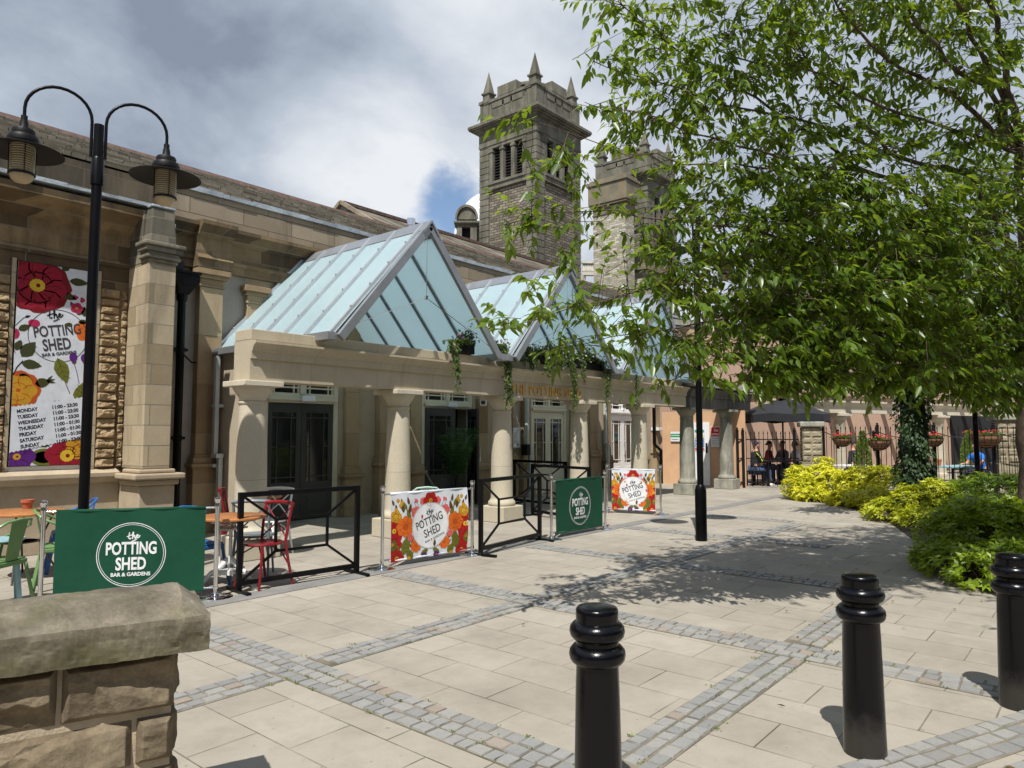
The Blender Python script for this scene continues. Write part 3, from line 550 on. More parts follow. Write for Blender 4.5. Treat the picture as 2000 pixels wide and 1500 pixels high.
# rendered side wall of the porch with its grey downpipe
w = MB().box(5.86, 5.98, 10.15, YW - .17, 0, 2.93); P_(w, 'porch_side_wall', PLAS)
dp = MB().box(5.70, 5.77, 11.10, 11.18, 1.22, 2.86).box(5.745, 5.815, 11.02, 11.10, 0.0, 1.25).box(5.695, 5.82, 11.01, 11.19, 1.20, 1.27)
for z in (2.02, 1.05): dp.box(5.69, 5.85, 11.09, 11.20, z, z + .05)
P_(dp, 'grey_downpipe', GREYPIPE, bevel=0.006)
for xx in (13.85, 17.45):
    dp = MB().box(xx, xx + .08, YW - .28, YW - .2, 1.3, 3.0).box(xx + .05, xx + .13, YW - .33, YW - .25, 0, 1.32); P_(dp, 'grey_downpipe', GREYPIPE, bevel=0.006)
dp = MB().tube([(20.35, YW - .25, 3), (20.35, YW - .25, 1.25), (20.5, YW - .4, 1.05), (20.5, YW - .4, 0)], 0.055, 10); P_(dp, 'downpipe', BLACKM, True)
# flue on the roof
f = MB().tube([(11.2, 12.6, 5.9), (11.2, 12.6, 6.62)], 0.075, 14); f.lathe([(0.10, 6.55), (0.10, 6.72)], 14, (11.2, 12.6, 0)); P_(f, 'flue', CHROME, True)

# ------------------------------------------------------------------ the colonnade
colon = thing('colonnade', 'cream cast stone colonnade of seven columns under a long moulded beam', 'colonnade', (5, 8.6, 0))
YC = 8.6; CX = [4.93 + 2.49 * i for i in range(7)]
for i, X in enumerate(CX):
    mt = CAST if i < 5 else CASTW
    s = MB(); s.lathe([(0.255, 0.285), (0.268, 0.30), (0.27, 0.33), (0.262, 0.36), (0.235, 0.385), (0.222, 0.41), (0.215, 0.44), (0.213, 0.8), (0.207, 1.2), (0.196, 1.6), (0.182, 1.95), (0.180, 1.965), (0.196, 1.985), (0.196, 2.0), (0.184, 2.01), (0.184, 2.05), (0.20, 2.075), (0.235, 2.12), (0.268, 2.17), (0.275, 2.20)], 40, (X, YC, 0)); s.v = [(X + (x - X) * .94, YC + (y - YC) * .94, z) for x, y, z in s.v]
    c = P_(s, 'column', mt, True, parent=colon)
    pl = MB().box(X - .28, X + .28, YC - .28, YC + .28, 0, .284); q = P_(pl, 'plinth', mt, bevel=0.014, parent=colon); sub(q, c)
    ab = MB().box(X - .28, X + .28, YC - .28, YC + .28, 2.201, 2.275); q = P_(ab, 'abacus', mt, bevel=0.01, parent=colon); sub(q, c)
    if i in (1, 2, 3, 4, 5):
        pass
ya, yb = YC - .20, YC + .20
prof_b = [(ya, 2.277), (ya, 2.555), (ya - .03, 2.56), (ya - .03, 2.60), (ya - .035, 2.65), (ya - .05, 2.655), (ya - .06, 2.69), (ya - .09, 2.73), (ya - .13, 2.755), (ya - .13, 2.785), (ya - .01, 2.80), (yb, 2.80), (yb, 2.277)]
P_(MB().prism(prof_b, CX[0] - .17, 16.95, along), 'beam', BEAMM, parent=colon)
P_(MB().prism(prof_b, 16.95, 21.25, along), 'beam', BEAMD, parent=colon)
P_(MB().box(CX[0] - .165, 16.75, ya + .0, yb - .0, 2.802, 2.945), 'blocking_course', BEAMM, bevel=0.01, parent=colon)
P_(MB().prism([(ya - .16, 2.82), (ya - .20, 2.84), (ya - .16, 2.98), (yb + .1, 2.98), (yb + .1, 2.82)], 16.9, 21.35, along), 'coping', stone('grey_coping', [(0.2, 0.2, 0.185), (0.27, 0.27, 0.25), (0.34, 0.34, 0.31)], bw=1.1, bh=4, stain_amt=0.6, stain_lo=0.48), parent=colon)
# gold lettering
def flat_text(body, size, sx, bold, mat, name, mapf, align='CENTER', parent=None, thick=None, spacing=1.0):
    vs, fs = text_mesh(body, size, sx, bold, align, spacing); m = MB()
    if thick:
        n = len(vs); from collections import Counter
        m.add([mapf(x, y, thick) for x, y in vs] + [mapf(x, y, 0.001) for x, y in vs], []); ed = Counter()
        for f_ in fs:
            for i in range(len(f_)): ed[(f_[i], f_[(i + 1) % len(f_)])] += 1
        m.f += [tuple(f_) for f_ in fs]; m.m += [0] * len(fs)
        for (a_, b_) in ed:
            if (b_, a_) not in ed: m.f.append((a_, b_, b_ + n, a_ + n)); m.m.append(0)
        par = list(range(len(m.v)))
        def fnd(i):
            while par[i] != i: par[i] = par[par[i]]; i = par[i]
            return i
        for f_ in m.f:
            for q in f_[1:]: par[fnd(q)] = fnd(f_[0])
        grp = {}
        for f_ in m.f: grp.setdefault(fnd(f_[0]), []).append(f_)
        root = bpy.data.objects.new(name, None); COL.objects.link(root)
        for k_, fs_ in sorted(grp.items(), key=lambda kv: m.v[kv[1][0][0]][0]):
            ids = sorted({i for f_ in fs_ for i in f_}); mp_ = {i: j for j, i in enumerate(ids)}; q = MB(); q.add([m.v[i] for i in ids], [tuple(mp_[i] for i in f_) for f_ in fs_]); q.build('letter', mat, root)
        return root
    else: m.add([mapf(x, y, 0.0) for x, y in vs], fs)
    return m.build(name, mat, parent)
tx0 = gy(998, 765, ya - .02)[0]; tx1 = gy(1136, 770, ya - .02)[0]
GOLD = paint('gold_lettering', (0.55, 0.31, 0.055), 0.42, 0.15, 6, 0.0, metal=0.35)
vs_, _ = text_mesh('THE POTTING SHED', 1.0, 1.0, 0.012, 'LEFT', 1.08); wt = max(v[0] for v in vs_)
S_ = 0.185 / 0.73; sxx = (tx1 - tx0) / (wt * S_)
sg = flat_text('THE POTTING SHED', S_, sxx, 0.003, GOLD, 'sign_lettering', lambda x, y, t: (tx0 + x, ya - t, 2.325 + y), 'LEFT', thick=0.02, spacing=1.08)
tag(sg, 'gold capital letters reading THE POTTING SHED fixed along the colonnade beam', 'sign')

# ------------------------------------------------------------------ glass canopies
def canopy(loc, label):
    t = thing('glass_canopy', label, 'canopy', loc, group='gabled glass canopies over the colonnade'); HW = 1.72; Z0, Z1 = 2.98, 4.86; Y0, Y1 = 8.12 - YC, 11.42 - YC
    for s in (-1, 1):
        g_ = MB(); a = Vector((s * HW, 0, Z0)); b_ = Vector((s * 0.04, 0, Z1)); n = Vector((s * (Z1 - Z0), 0, HW)).normalized() * 0.012
        g_.add([a + Vector((0, Y0, 0)), b_ + Vector((0, Y0, 0)), b_ + Vector((0, Y1, 0)), a + Vector((0, Y1, 0)), a + n + Vector((0, Y0, 0)), b_ + n + Vector((0, Y0, 0)), b_ + n + Vector((0, Y1, 0)), a + n + Vector((0, Y1, 0))], [(0, 3, 2, 1), (4, 5, 6, 7), (0, 1, 5, 4), (1, 2, 6, 5), (2, 3, 7, 6), (3, 0, 4, 7)])
        g_.build('glass_slope', FROST, t)
        for k in range(6):
            y = Y0 + 0.035 + (Y1 - Y0 - .07) * k / 5; m = MB(); up = Vector((0, 1, 0)); off = n.normalized() * 0.035; off2 = n.normalized() * -0.03
            m.bar(a + off + Vector((0, y, 0)), b_ + off + Vector((0, y, 0)), 0.045, 0.045, n)
            for q in range(1, 5): 
                c_ = a + (b_ - a) * (q / 5) + off * 1.75 + Vector((0, y, 0)); m.box(c_.x - .016, c_.x + .016, c_.y - .016, c_.y + .016, c_.z - .012, c_.z + .012)
            m.build('glazing_bar', ALUL, t)
            m = MB(); m.bar(a + off2 + Vector((0, y, 0)), b_ + off2 + Vector((0, y, 0)), 0.026, 0.035, n); m.build('rafter', paint('shaded_metal_rafter', (0.16, 0.17, 0.18), 0.4, 0.1, 3, 0.0, metal=0.4), t)
        m = MB(); nn = n.normalized(); m.bar(a - nn * 0.05 + Vector((-s * .02, Y0 - .045, -.03)), b_ - nn * 0.05 + Vector((0, Y0 - .045, .02)), 0.065, 0.125, nn); m.build('gable_rafter', ALU, t, bevel=0.004)
        m = MB(); m.box(s * (HW - .02) - .0 if s > 0 else -HW - .13, s * (HW - .02) + .15 if s > 0 else -HW + .02, Y0 - .02, Y1, Z0 - .10, Z0 + .01); m.build('gutter', ALU, t, bevel=0.004)
    m = MB().prism([(-0.16, Z1 - .15), (-0.17, Z1 - .11), (0, Z1 + .085), (0.17, Z1 - .11), (0.16, Z1 - .15), (0, Z1 + .04)], Y0 - .10, Y1, lambda p, q, t_: (p, t_, q)); m.build('ridge_cap', ALU, t)
    nd = Vector((0, Y0 + .02, 3.72)); m = MB(); m.tube([(0, Y0 + .02, Z1 - .12), nd], 0.007, 6); m.lathe([(0.0, -.03), (.035, -.03), (.035, .03), (0.0, .03)], 10, nd)
    for s in (-1, 1): m.tube([nd, (s * (HW - .06), Y0 + .02, Z0 + .04)], 0.006, 6)
    m.build('tie_rod', CHROME, t, True)
    return t
cl = ['leftmost glass canopy with its gable clear of the tree in front of the stone hall', 'middle glass canopy above the hanging ivy planters, crossed by leafy twigs', 'rightmost glass canopy mostly veiled by the tree behind the black lamp post']
cp = canopy((DC[0], YC, 0), cl[0])
for i in (1, 2): dup(cp, (DC[i], YC, 0), 0, cl[i])
# ------------------------------------------------------------------ towers and roofs behind
def PP(mb, root, name, mat, smooth=False, bevel=0.0):
    return mb.build(name, mat, root, smooth, bevel)
def tower(label, loc):
    """square stone belfry; local origin at its near corner on the ground, body runs +X and +Y"""
    t = thing('stone_tower', label, 'tower', loc, group='square stone towers'); W_ = 3.75; q = 0.64
    def faces(fn):          # call fn(P) for the two seen and two unseen faces; P(u, d, z): u along face, d outwards
        for P in (lambda u, d, z: (-d, u, z), lambda u, d, z: (u, -d, z), lambda u, d, z: (W_ + d, u, z), lambda u, d, z: (u, W_ + d, z)): fn(P)
    def fb(mb, P, u0, u1, d0, d1, z0, z1):
        vs = [P(u, d, z) for z in (z0, z1) for (u, d) in ((u0, d0), (u1, d0), (u1, d1), (u0, d1))]; mb.add(vs, [(0, 3, 2, 1), (4, 5, 6, 7), (0, 1, 5, 4), (1, 2, 6, 5), (2, 3, 7, 6), (3, 0, 4, 7)])
    m = MB().box(0.10, W_ - .10, 0.10, W_ - .10, 0, 14.0).box(.5, W_ - .5, .5, W_ - .5, 14, 16.6).box(.1, W_ - .1, .1, W_ - .1, 16.35, 17.2); PP(m, t, 'wall', TOWR)
    for cx in (0, 1):
        for cy in (0, 1):
            m = MB(); x0 = -.0 if cx == 0 else W_ - q; y0 = 0 if cy == 0 else W_ - q; z = 0.0
            while z < 16.25: m.box(x0, x0 + q, y0, y0 + q, z + .03, z + .33).box(x0 + .03, x0 + q - .03, y0 + .03, y0 + q - .03, z, z + .03); z += .33
            PP(m, t, 'rusticated_quoins', TOWS, bevel=0.012)
    m = MB(); faces(lambda P: (fb(m, P, q + .003, W_ - q - .003, -.10, .03, 13.95, 14.2), fb(m, P, q + .003, W_ - q - .003, -.10, .09, 14.2, 14.33)))
    PP(m, t, 'string_course', TOWS)
    for k, u in enumerate([q + .02, q + .62, q + 1.18, q + 1.78, W_ - q - .28]):
        pass
    PP(MB().box(-.03, W_ + .03, -.03, W_ + .03, 16.28, 16.40), t, 'frieze_course', TOWS)
    us = np.linspace(q + .03, W_ - q - .03 - .22, 4)
    m = MB(); faces(lambda P: [fb(m, P, u, u + .22, -.32, -.01, 14.33, 16.1) for u in us] + [fb(m, P, u - .03, u + .25, -.34, .03, 15.9, 16.02) for u in us] + [fb(m, P, q, W_ - q, -.34, -.006, 16.1, 16.3)])
    PP(m, t, 'belfry_pillars', TOWS, bevel=0.01)
    m = MB()
    def lv(P):
        for a, b_ in zip(us[:-1] + .22, us[1:]):
            z = 14.4; m = MB()
            while z < 16.05:
                vs = [P(a, -.32, z + .09), P(b_, -.32, z + .09), P(b_, -.18, z), P(a, -.18, z), P(a, -.32, z + .11), P(b_, -.32, z + .11), P(b_, -.18, z + .02), P(a, -.18, z + .02)]; m.add(vs, [(0, 3, 2, 1), (4, 5, 6, 7), (0, 1, 5, 4), (1, 2, 6, 5), (2, 3, 7, 6), (3, 0, 4, 7)]); z += .15
            PP(m, t, 'louvre', paint('dark_louvre', (0.03, 0.028, 0.03), 0.6, 0.2, 2, 0.0))
    faces(lv)
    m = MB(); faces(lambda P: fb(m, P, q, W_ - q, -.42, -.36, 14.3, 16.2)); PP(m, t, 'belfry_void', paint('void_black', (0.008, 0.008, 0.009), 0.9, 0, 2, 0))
    m = MB(); c = W_ / 2
    for e_, z0, z1 in ((.02, 16.40, 16.98), (.08, 16.98, 17.04), (.16, 17.04, 17.12), (.28, 17.12, 17.20), (.40, 17.20, 17.27), (.44, 17.27, 17.42)): m.box(-e_, W_ + e_, -e_, W_ + e_, z0, z1)
    PP(m, t, 'cornice', TOWS, bevel=0.012)
    m = MB()
    m.box(.05, W_ - .05, .05, .35, 17.42, 18.25).box(.05, W_ - .05, W_ - .35, W_ - .05, 17.42, 18.25).box(.05, .35, .35, W_ - .35, 17.42, 18.25).box(W_ - .35, W_ - .05, .35, W_ - .35, 17.42, 18.25)
    faces(lambda P: (fb(m, P, .3, W_ - .3, -.4, .02, 18.25, 18.36), fb(m, P, 1.25, W_ - 1.25, -.38, .03, 18.36, 18.74), [fb(m, P, a, a + .12, -.1, -.02, 17.42, 18.2) for a in (.75, 1.55, 2.1, 2.9)], fb(m, P, .8, W_ - .8, -.1, -.02, 18.0, 18.24), fb(m, P, .8, W_ - .8, -.1, -.01, 17.42, 17.6)))
    for P in (0,):
        for (a, b_) in ((0, 0), (0, 1), (1, 0), (1, 1)):
            xx = .02 if not a else W_ - .62; yy = .02 if not b_ else W_ - .62; m.box(xx, xx + .6, yy, yy + .6, 17.42, 18.40).box(xx - .06, xx + .66, yy - .06, yy + .66, 18.30, 18.42)
    m.v = [(x, y, 17.42 + (z - 17.42) * 1.36) for x, y, z in m.v]; PP(m, t, 'parapet', TOWS, bevel=0.012)
    for a in (0, 1):
        for b_ in (0, 1):
            xx = .34 if not a else W_ - .34; yy = .34 if not b_ else W_ - .34; m = MB()
            m.box(xx - .22, xx + .22, yy - .22, yy + .22, 18.42, 18.78).box(xx - .28, xx + .28, yy - .28, yy + .28, 18.78, 18.86)
            m.add([(xx - .21, yy - .21, 18.86), (xx + .21, yy - .21, 18.86), (xx + .21, yy + .21, 18.86), (xx - .21, yy + .21, 18.86), (xx, yy, 19.95)], [(0, 3, 2, 1), (0, 1, 4), (1, 2, 4), (2, 3, 4), (3, 0, 4)]); m.v = [(x, y, 18.775 + (z - 18.42) * 1.10) for x, y, z in m.v]; PP(m, t, 'pinnacle', TOWS)
    m = MB(); m.lathe([(.95, 17.4), (.95, 18.98), (1.04, 19.02), (1.06, 19.14), (1.0, 19.20), (.5, 19.36), (.02, 19.42)], 8, (c, c, 0)); m.v = [(x, y, z + (.42 if z > 18 else 0)) for x, y, z in m.v]; PP(m, t, 'octagonal_turret', TOWA)
    return t
p1 = gd(1048, 500, 34.0); T1 = tower('larger, nearer square stone tower with obelisk pinnacles rising behind the hall roof', (p1[0], p1[1], 0))
p2 = gd(1266, 500, 42.6); dup(T1, (p2[0], p2[1], 0), 0, 'farther square stone tower partly hidden behind the pale brick chimney and tree leaves')
# pale chequered brick chimney
CHK = stone('pale_chequer_brick', [(0.30, 0.27, 0.20), (0.40, 0.37, 0.29), (0.58, 0.55, 0.47)], bw=0.25, bh=0.095, mortar=0.012, mcol=(0.25, 0.23, 0.18), stain_amt=0.3, stain_lo=0.55, stain=(0.12, 0.1, 0.08), grain=0.8)
pc = gd(1222, 500, 30.0); ch = thing('brick_chimney', 'tall pale chequered brick chimney with a corbelled stone cap left of the far tower', 'chimney', (pc[0], pc[1], 0))
m = MB().box(0, .72, 0, 1.62, 0, 11.05); PP(m, ch, 'shaft', CHK)
m = MB().box(-.04, .76, -.04, 1.66, 11.05, 11.12).box(-.01, .73, -.01, 1.63, 11.12, 11.42).box(-.12, .84, -.12, 1.74, 11.42, 11.52).box(-.16, .88, -.16, 1.78, 11.52, 12.35).box(-.22, .94, -.22, 1.84, 12.35, 12.47).box(-.12, .84, -.12, 1.74, 12.47, 12.62)
PP(m, ch, 'cap', stone('lichened_cap', [(0.13, 0.12, 0.085), (0.19, 0.17, 0.12), (0.25, 0.2, 0.12)], bricky=False, stain_amt=0.55, stain_lo=0.56, stain=(0.30, 0.14, 0.03), grain=0.6), bevel=0.02)
pc = gd(1262, 500, 32.0); ch = thing('stone_chimney', 'short rusty-topped chimney stack just right of the pale brick chimney', 'chimney', (pc[0], pc[1], 0))
m = MB().box(-.1, 1.0, 0, 1.3, 0, 8.9); PP(m, ch, 'shaft', CHK); m = MB().box(-.3, 1.2, -.2, 1.5, 8.9, 9.1).box(-.2, 1.1, -.1, 1.4, 9.1, 9.6).box(-.26, 1.16, -.16, 1.46, 9.6, 9.72); PP(m, ch, 'cap', MATS['lichened_cap'], bevel=0.02)
# low roofs under the towers
bg = thing('rear_block', 'stone block with a low slate roof at the foot of the towers', 'building', (22, 16, 0))
def P2(mb, root, name, mat, bevel=0.0, smooth=False):
    o = mb.build(name, mat, root, smooth, bevel); o.matrix_parent_inverse = Matrix.Translation(-root.location); return o
P2(MB().box(24.5, 48, 15.5, 34, 0, 5.0), bg, 'wall', TOWR)
P2(MB().prism([(15.3, 5.0), (19.5, 6.3), (34.2, 5.0)], 24.3, 48.2, along), bg, 'roof', SLATE)
bl = MB()
for i in range(16):
    pq = gd(1140 + i * 3.4, 520, 37); bl.lathe([(.05, 0), (.09, .12), (.05, .35), (.06, .5)], 8, (pq[0], pq[1], 9.9))
a_ = gd(1136, 520, 37); b2 = gd(1200, 520, 37); bl.bar((a_[0], a_[1], 9.85), (b2[0], b2[1], 9.85), .25, .14); bl.bar((a_[0], a_[1], 10.47), (b2[0], b2[1], 10.47), .22, .12); bl.bar((a_[0], a_[1], 4.9), (a_[0], a_[1], 9.8), .3, .3); bl.bar((b2[0], b2[1], 4.9), (b2[0], b2[1], 9.8), .3, .3)
P2(bl, bg, 'balustrade', paint('pale_balustrade', (0.5, 0.47, 0.4), 0.8, 0.2, 3, 0.01, coord='pos'))
# upper roof with a gable end, behind the hall ridge
up = thing('rear_roof', 'small slate roof with a pale gable end showing above the hall ridge', 'building', (14, 19.5, 0))
A = gy(668, 398, 19.5); B = gy(800, 441, 19.5)
m = MB().prism([(A[1] - 2.2, A[2] - 1.3), (A[1], A[2]), (A[1] + 2.2, A[2] - 1.3)], A[0], B[0] + 9, along); P2(m, up, 'roof', SLATE)
m = MB().box(A[0] + .05, B[0] + 9, A[1] - 2.0, A[1] + 2.0, 0, A[2] - 1.32); P2(m, up, 'wall', TOWA)
m = MB(); m.bar((A[0] - .03, A[1] - 2.25, A[2] - 1.28), (A[0] - .03, A[1], A[2] + .05), .14, .12); m.bar((A[0] - .03, A[1] + 2.25, A[2] - 1.28), (A[0] - .03, A[1], A[2] + .05), .14, .12); P2(m, up, 'gable_coping', PARA)
m = MB().box(A[0], B[0] + 9, A[1] - .1, A[1] + .1, A[2] - .02, A[2] + .09); P2(m, up, 'ridge_tiles', RIDGE)
# domed building
pd = gd(958, 440, 50.0); dm = thing('domed_pavilion', 'white ribbed dome with an arched stone dormer left of the larger tower', 'building', (pd[0], pd[1], 0)); zb = 1.6 + (846 - 470) / 1387 * 50
m = MB().lathe([(2.75, 0), (2.75, zb)], 24); PP(m, dm, 'drum', TOWA)
m = MB(); m.lathe([(2.5 * math.cos(a), zb + 3.3 * math.sin(a)) for a in np.linspace(0, 1.5, 14)], 48)
o_ = PP(m, dm, 'dome', paint('white_lead_dome', (0.62, 0.68, 0.74), 0.5, 0.1, 2, 0.0), True)
for k in range(24):
    a = 2 * math.pi * k / 24; m = MB(); m.tube([(2.52 * math.cos(t) * math.cos(a), 2.52 * math.cos(t) * math.sin(a), zb + 3.32 * math.sin(t)) for t in np.linspace(0, 1.5, 10)], .05, 5); PP(m, dm, 'rib', MATS['white_lead_dome'])
pd = gd(911, 440, 47.0); an = math.atan2(-_f[1], -_f[0]); dr = thing('arched_dormer', 'small stone dormer with a round arched head beside the larger tower', 'dormer', (pd[0], pd[1], 0), rz=an + R(90)); z0 = 1.6 + (846 - 478) / 1387 * 47
m = MB().box(-.62, -.28, -.3, .9, z0 - 4, z0 + 1.55).box(.28, .7, -.3, .9, z0 - 4, z0 + 1.55).box(-.28, .28, -.3, .9, z0 + 1.05, z0 + 1.55).box(-.28, .28, .3, .9, z0 - 4, z0 + 1.05)
for (e_, za, zb2) in ((.1, z0 + 1.2, z0 + 1.3), (.18, z0 + 1.3, z0 + 1.42)): m.box(-.62 - e_, .7 + e_, -.3 - e_, .9, za, zb2)
PP(m, dr, 'wall', TOWS)
m = MB(); pr = [(.66 * math.cos(a), .82 * math.sin(a)) for a in np.linspace(0, math.pi, 16)]; m.prism([(x + .04, z0 + 1.55 + y) for x, y in pr], -.36, .9, lambda p, q, t: (p, t, q)); m.prism([(x * 1.16 + .04, z0 + 1.56 + y * 1.16) for x, y in pr] + [(x * .96 + .04, z0 + 1.56 + y * .96) for x, y in pr[::-1]], -.5, -.37, lambda p, q, t: (p, t, q)); PP(m, dr, 'arched_head', TOWS)
PP(MB().box(-.28, .28, .05, .1, z0 - 4, z0 + 1.05), dr, 'dark_opening', MATS['void_black'])
# distant stone building seen through the tree, right of centre
ps = gd(1480, 560, 45); fb_ = thing('distant_stone_building', 'distant flat-topped stone building glimpsed through the tree right of the lamp head', 'building', (ps[0], ps[1], 0)); w_ = MB()
zt = 1.6 + (846 - 512) / 1387 * 45
w_.box(0, 16, -9, 0.1, 0, zt - .9).box(-.2, 16.2, -9.2, .3, zt - .9, zt - .6).box(0, 16, -9, .1, zt - .6, zt - .1).box(-.1, 16.1, -9.1, .2, zt - .1, zt); PP(w_, fb_, 'wall', TOWA)
# ------------------------------------------------------------------ printed banners: flat shapes carried on a surface map (u, v, lift)
FCOL = dict(red=(0.36, 0.012, 0.010), dred=(0.17, 0.006, 0.010), crim=(0.27, 0.008, 0.025), org=(0.62, 0.13, 0.015), dorg=(0.42, 0.075, 0.010), yel=(0.62, 0.40, 0.03), gold=(0.48, 0.25, 0.018), pink=(0.62, 0.12, 0.12), dpk=(0.40, 0.02, 0.08),
    grn=(0.13, 0.14, 0.018), dgrn=(0.045, 0.05, 0.012), brn=(0.10, 0.05, 0.02), pur=(0.09, 0.015, 0.17), dpur=(0.05, 0.008, 0.05), wht=(0.60, 0.63, 0.68), ink=(0.05, 0.045, 0.05), ink2=(0.028, 0.026, 0.04), fog=(0.68, 0.70, 0.72), bgrn=(0.005, 0.058, 0.030))
def cloth(k):
    if k in MATS: return MATS[k]
    m, N, L, b = nmat('printed_' + k); c = FCOL[k]; P = N.new('ShaderNodeTexCoord').outputs['Object']
    L.new(_ramp(N, L, _noise(N, L, P, 9, 5), [(0.3, tuple(x * .88 for x in c)), (0.7, tuple(min(1, x * 1.08) for x in c))]), b.inputs['Base Color'])
    b.inputs['Roughness'].default_value = 0.62; b.inputs['Specular IOR Level'].default_value = 0.25; L.new(_bump(N, L, _noise(N, L, P, 300, 2), 0.25, 0.001), b.inputs['Normal']); MATS[k] = m; return m
class Print:
    def __init__(s): s.p = []
    def poly(s, pts, k, lay=0): s.p.append((pts, k, lay)); return s
    def blob(s, x, y, rx, ry, k, lay=0, rot=0, lob=0, dep=0.0, n=28, ph=0.0):
        pts = []
        for i in range(n):
            a = 2 * math.pi * i / n; r = 1 + dep * (abs(math.cos(lob * a / 2 + ph)) - .5) * 2 if lob else 1; X, Y = rx * r * math.cos(a), ry * r * math.sin(a); pts.append((x + X * math.cos(rot) - Y * math.sin(rot), y + X * math.sin(rot) + Y * math.cos(rot)))
        return s.poly(pts, k, lay)
    def leaf(s, x, y, ln, w, ang, k='grn', lay=0, vein='dgrn'):
        pts = []; ca, sa = math.cos(ang), math.sin(ang)
        prof = [(0, 0), (.15, .62), (.35, 1), (.6, .86), (.82, .45), (1, 0), (.82, -.45), (.6, -.86), (.35, -1), (.15, -.62)]
        for t, q in prof: X, Y = t * ln, q * w / 2; pts.append((x + X * ca - Y * sa, y + X * sa + Y * ca))
        s.poly(pts, k, lay)
        if vein:
            e = w * .035; s.poly([(x + e * sa, y - e * ca), (x + ln * .9 * ca, y + ln * .9 * sa), (x - e * sa, y + e * ca)], vein, lay + 1)
            for t in (.3, .5, .7):
                for q in (-1, 1):
                    X, Y = t * ln, 0; X2, Y2 = (t + .14) * ln, q * w * .33; a = (x + X * ca - Y * sa, y + X * sa + Y * ca); b_ = (x + X2 * ca - Y2 * sa, y + X2 * sa + Y2 * ca); s.line([a, b_], w * .03, vein, lay + 1)
        return s
    def line(s, pts, w, k, lay=0):
        for a, b_ in zip(pts[:-1], pts[1:]):
            dx, dy = b_[0] - a[0], b_[1] - a[1]; l = math.hypot(dx, dy) or 1; nx, ny = -dy / l * w / 2, dx / l * w / 2; ex, ey = dx / l * w * .3, dy / l * w * .3
            s.poly([(a[0] + nx - ex, a[1] + ny - ey), (a[0] - nx - ex, a[1] - ny - ey), (b_[0] - nx + ex, b_[1] - ny + ey), (b_[0] + nx + ex, b_[1] + ny + ey)], k, lay)
        return s
    def ring(s, x, y, r, w, k, lay=0, n=56, ry=None, a0=0, a1=2 * math.pi):
        ry = ry or r
        for i in range(n):
            a, b_ = a0 + (a1 - a0) * i / n, a0 + (a1 - a0) * (i + 1) / n; s.poly([(x + r * math.cos(a), y + ry * math.sin(a)), (x + r * math.cos(b_), y + ry * math.sin(b_)), (x + (r - w) * math.cos(b_), y + (ry - w) * math.sin(b_)), (x + (r - w) * math.cos(a), y + (ry - w) * math.sin(a))], k, lay)
        return s
    def rose(s, x, y, r, k, dk, ck='yel', lay=0, lob=7, ph=0.0, cr=.26):
        s.blob(x, y, r, r * .95, k, lay, lob=lob, dep=.10, n=42, ph=ph)
        for i in range(lob):
            a = 2 * math.pi * (i + .3) / lob + ph; s.line([(x + r * .3 * math.cos(a), y + r * .3 * math.sin(a)), (x + r * .62 * math.cos(a + .25), y + r * .62 * math.sin(a + .25)), (x + r * .85 * math.cos(a + .12), y + r * .85 * math.sin(a + .12))], r * .045, dk, lay + 1)
        s.ring(x, y, r * .52, r * .04, dk, lay + 1, 14, a0=.3 + ph, a1=2.6 + ph); s.ring(x, y, r * .68, r * .04, dk, lay + 1, 14, a0=3.3 + ph, a1=5.4 + ph)
        s.blob(x, y, r * cr * 1.15, r * cr * 1.05, dk, lay + 1); s.blob(x, y, r * cr, r * cr * .95, ck, lay + 2, lob=14, dep=.06, n=40); s.blob(x + r * .03, y, r * cr * .3, r * cr * .3, dk, lay + 3); return s
    def the(s, x, y, sz, k, lay=3, rot=0.0, w=.10):
        G = [[(-.95, .42), (-.2, .62)], [(-.55, 1.0), (-.72, .35), (-.70, .08), (-.55, .0), (-.42, .12)], [(-.20, -.02), (-.08, .9), (.0, 1.02), (.03, .85), (-.12, .25), (.02, .45), (.15, .48), (.18, .30), (.14, .05), (.24, .0), (.36, .14)],
             [(.40, .25), (.62, .34), (.66, .48), (.55, .55), (.42, .40), (.44, .12), (.60, .02), (.80, .16), (.92, .35)], [(-.35, -.42), (.05, -.30), (.38, -.16)]]
        c, t = math.cos(rot), math.sin(rot)
        for g_ in G: s.line([(x + sz * (a * c - b_ * t), y + sz * (a * t + b_ * c)) for a, b_ in g_], sz * w * 1.6, k, lay)
        return s
    def text(s, body, x, y, h, k, wid=None, sx=1.0, bold=0.0, rot=0.0, lay=4, align='CENTER', shear=0.0, sp=1.0):
        vs, fs = text_mesh(body, h / 0.73, 1.0, bold, align, sp); 
        if wid: mw = max(v[0] for v in vs) - min(v[0] for v in vs); sx = wid / mw
        c, t = math.cos(rot), math.sin(rot); V = []
        for a, b_ in vs: a = a * sx + b_ * shear; V.append((x + a * c - b_ * t, y + a * t + b_ * c))
        s.p.append((V, k, lay, fs)); return s
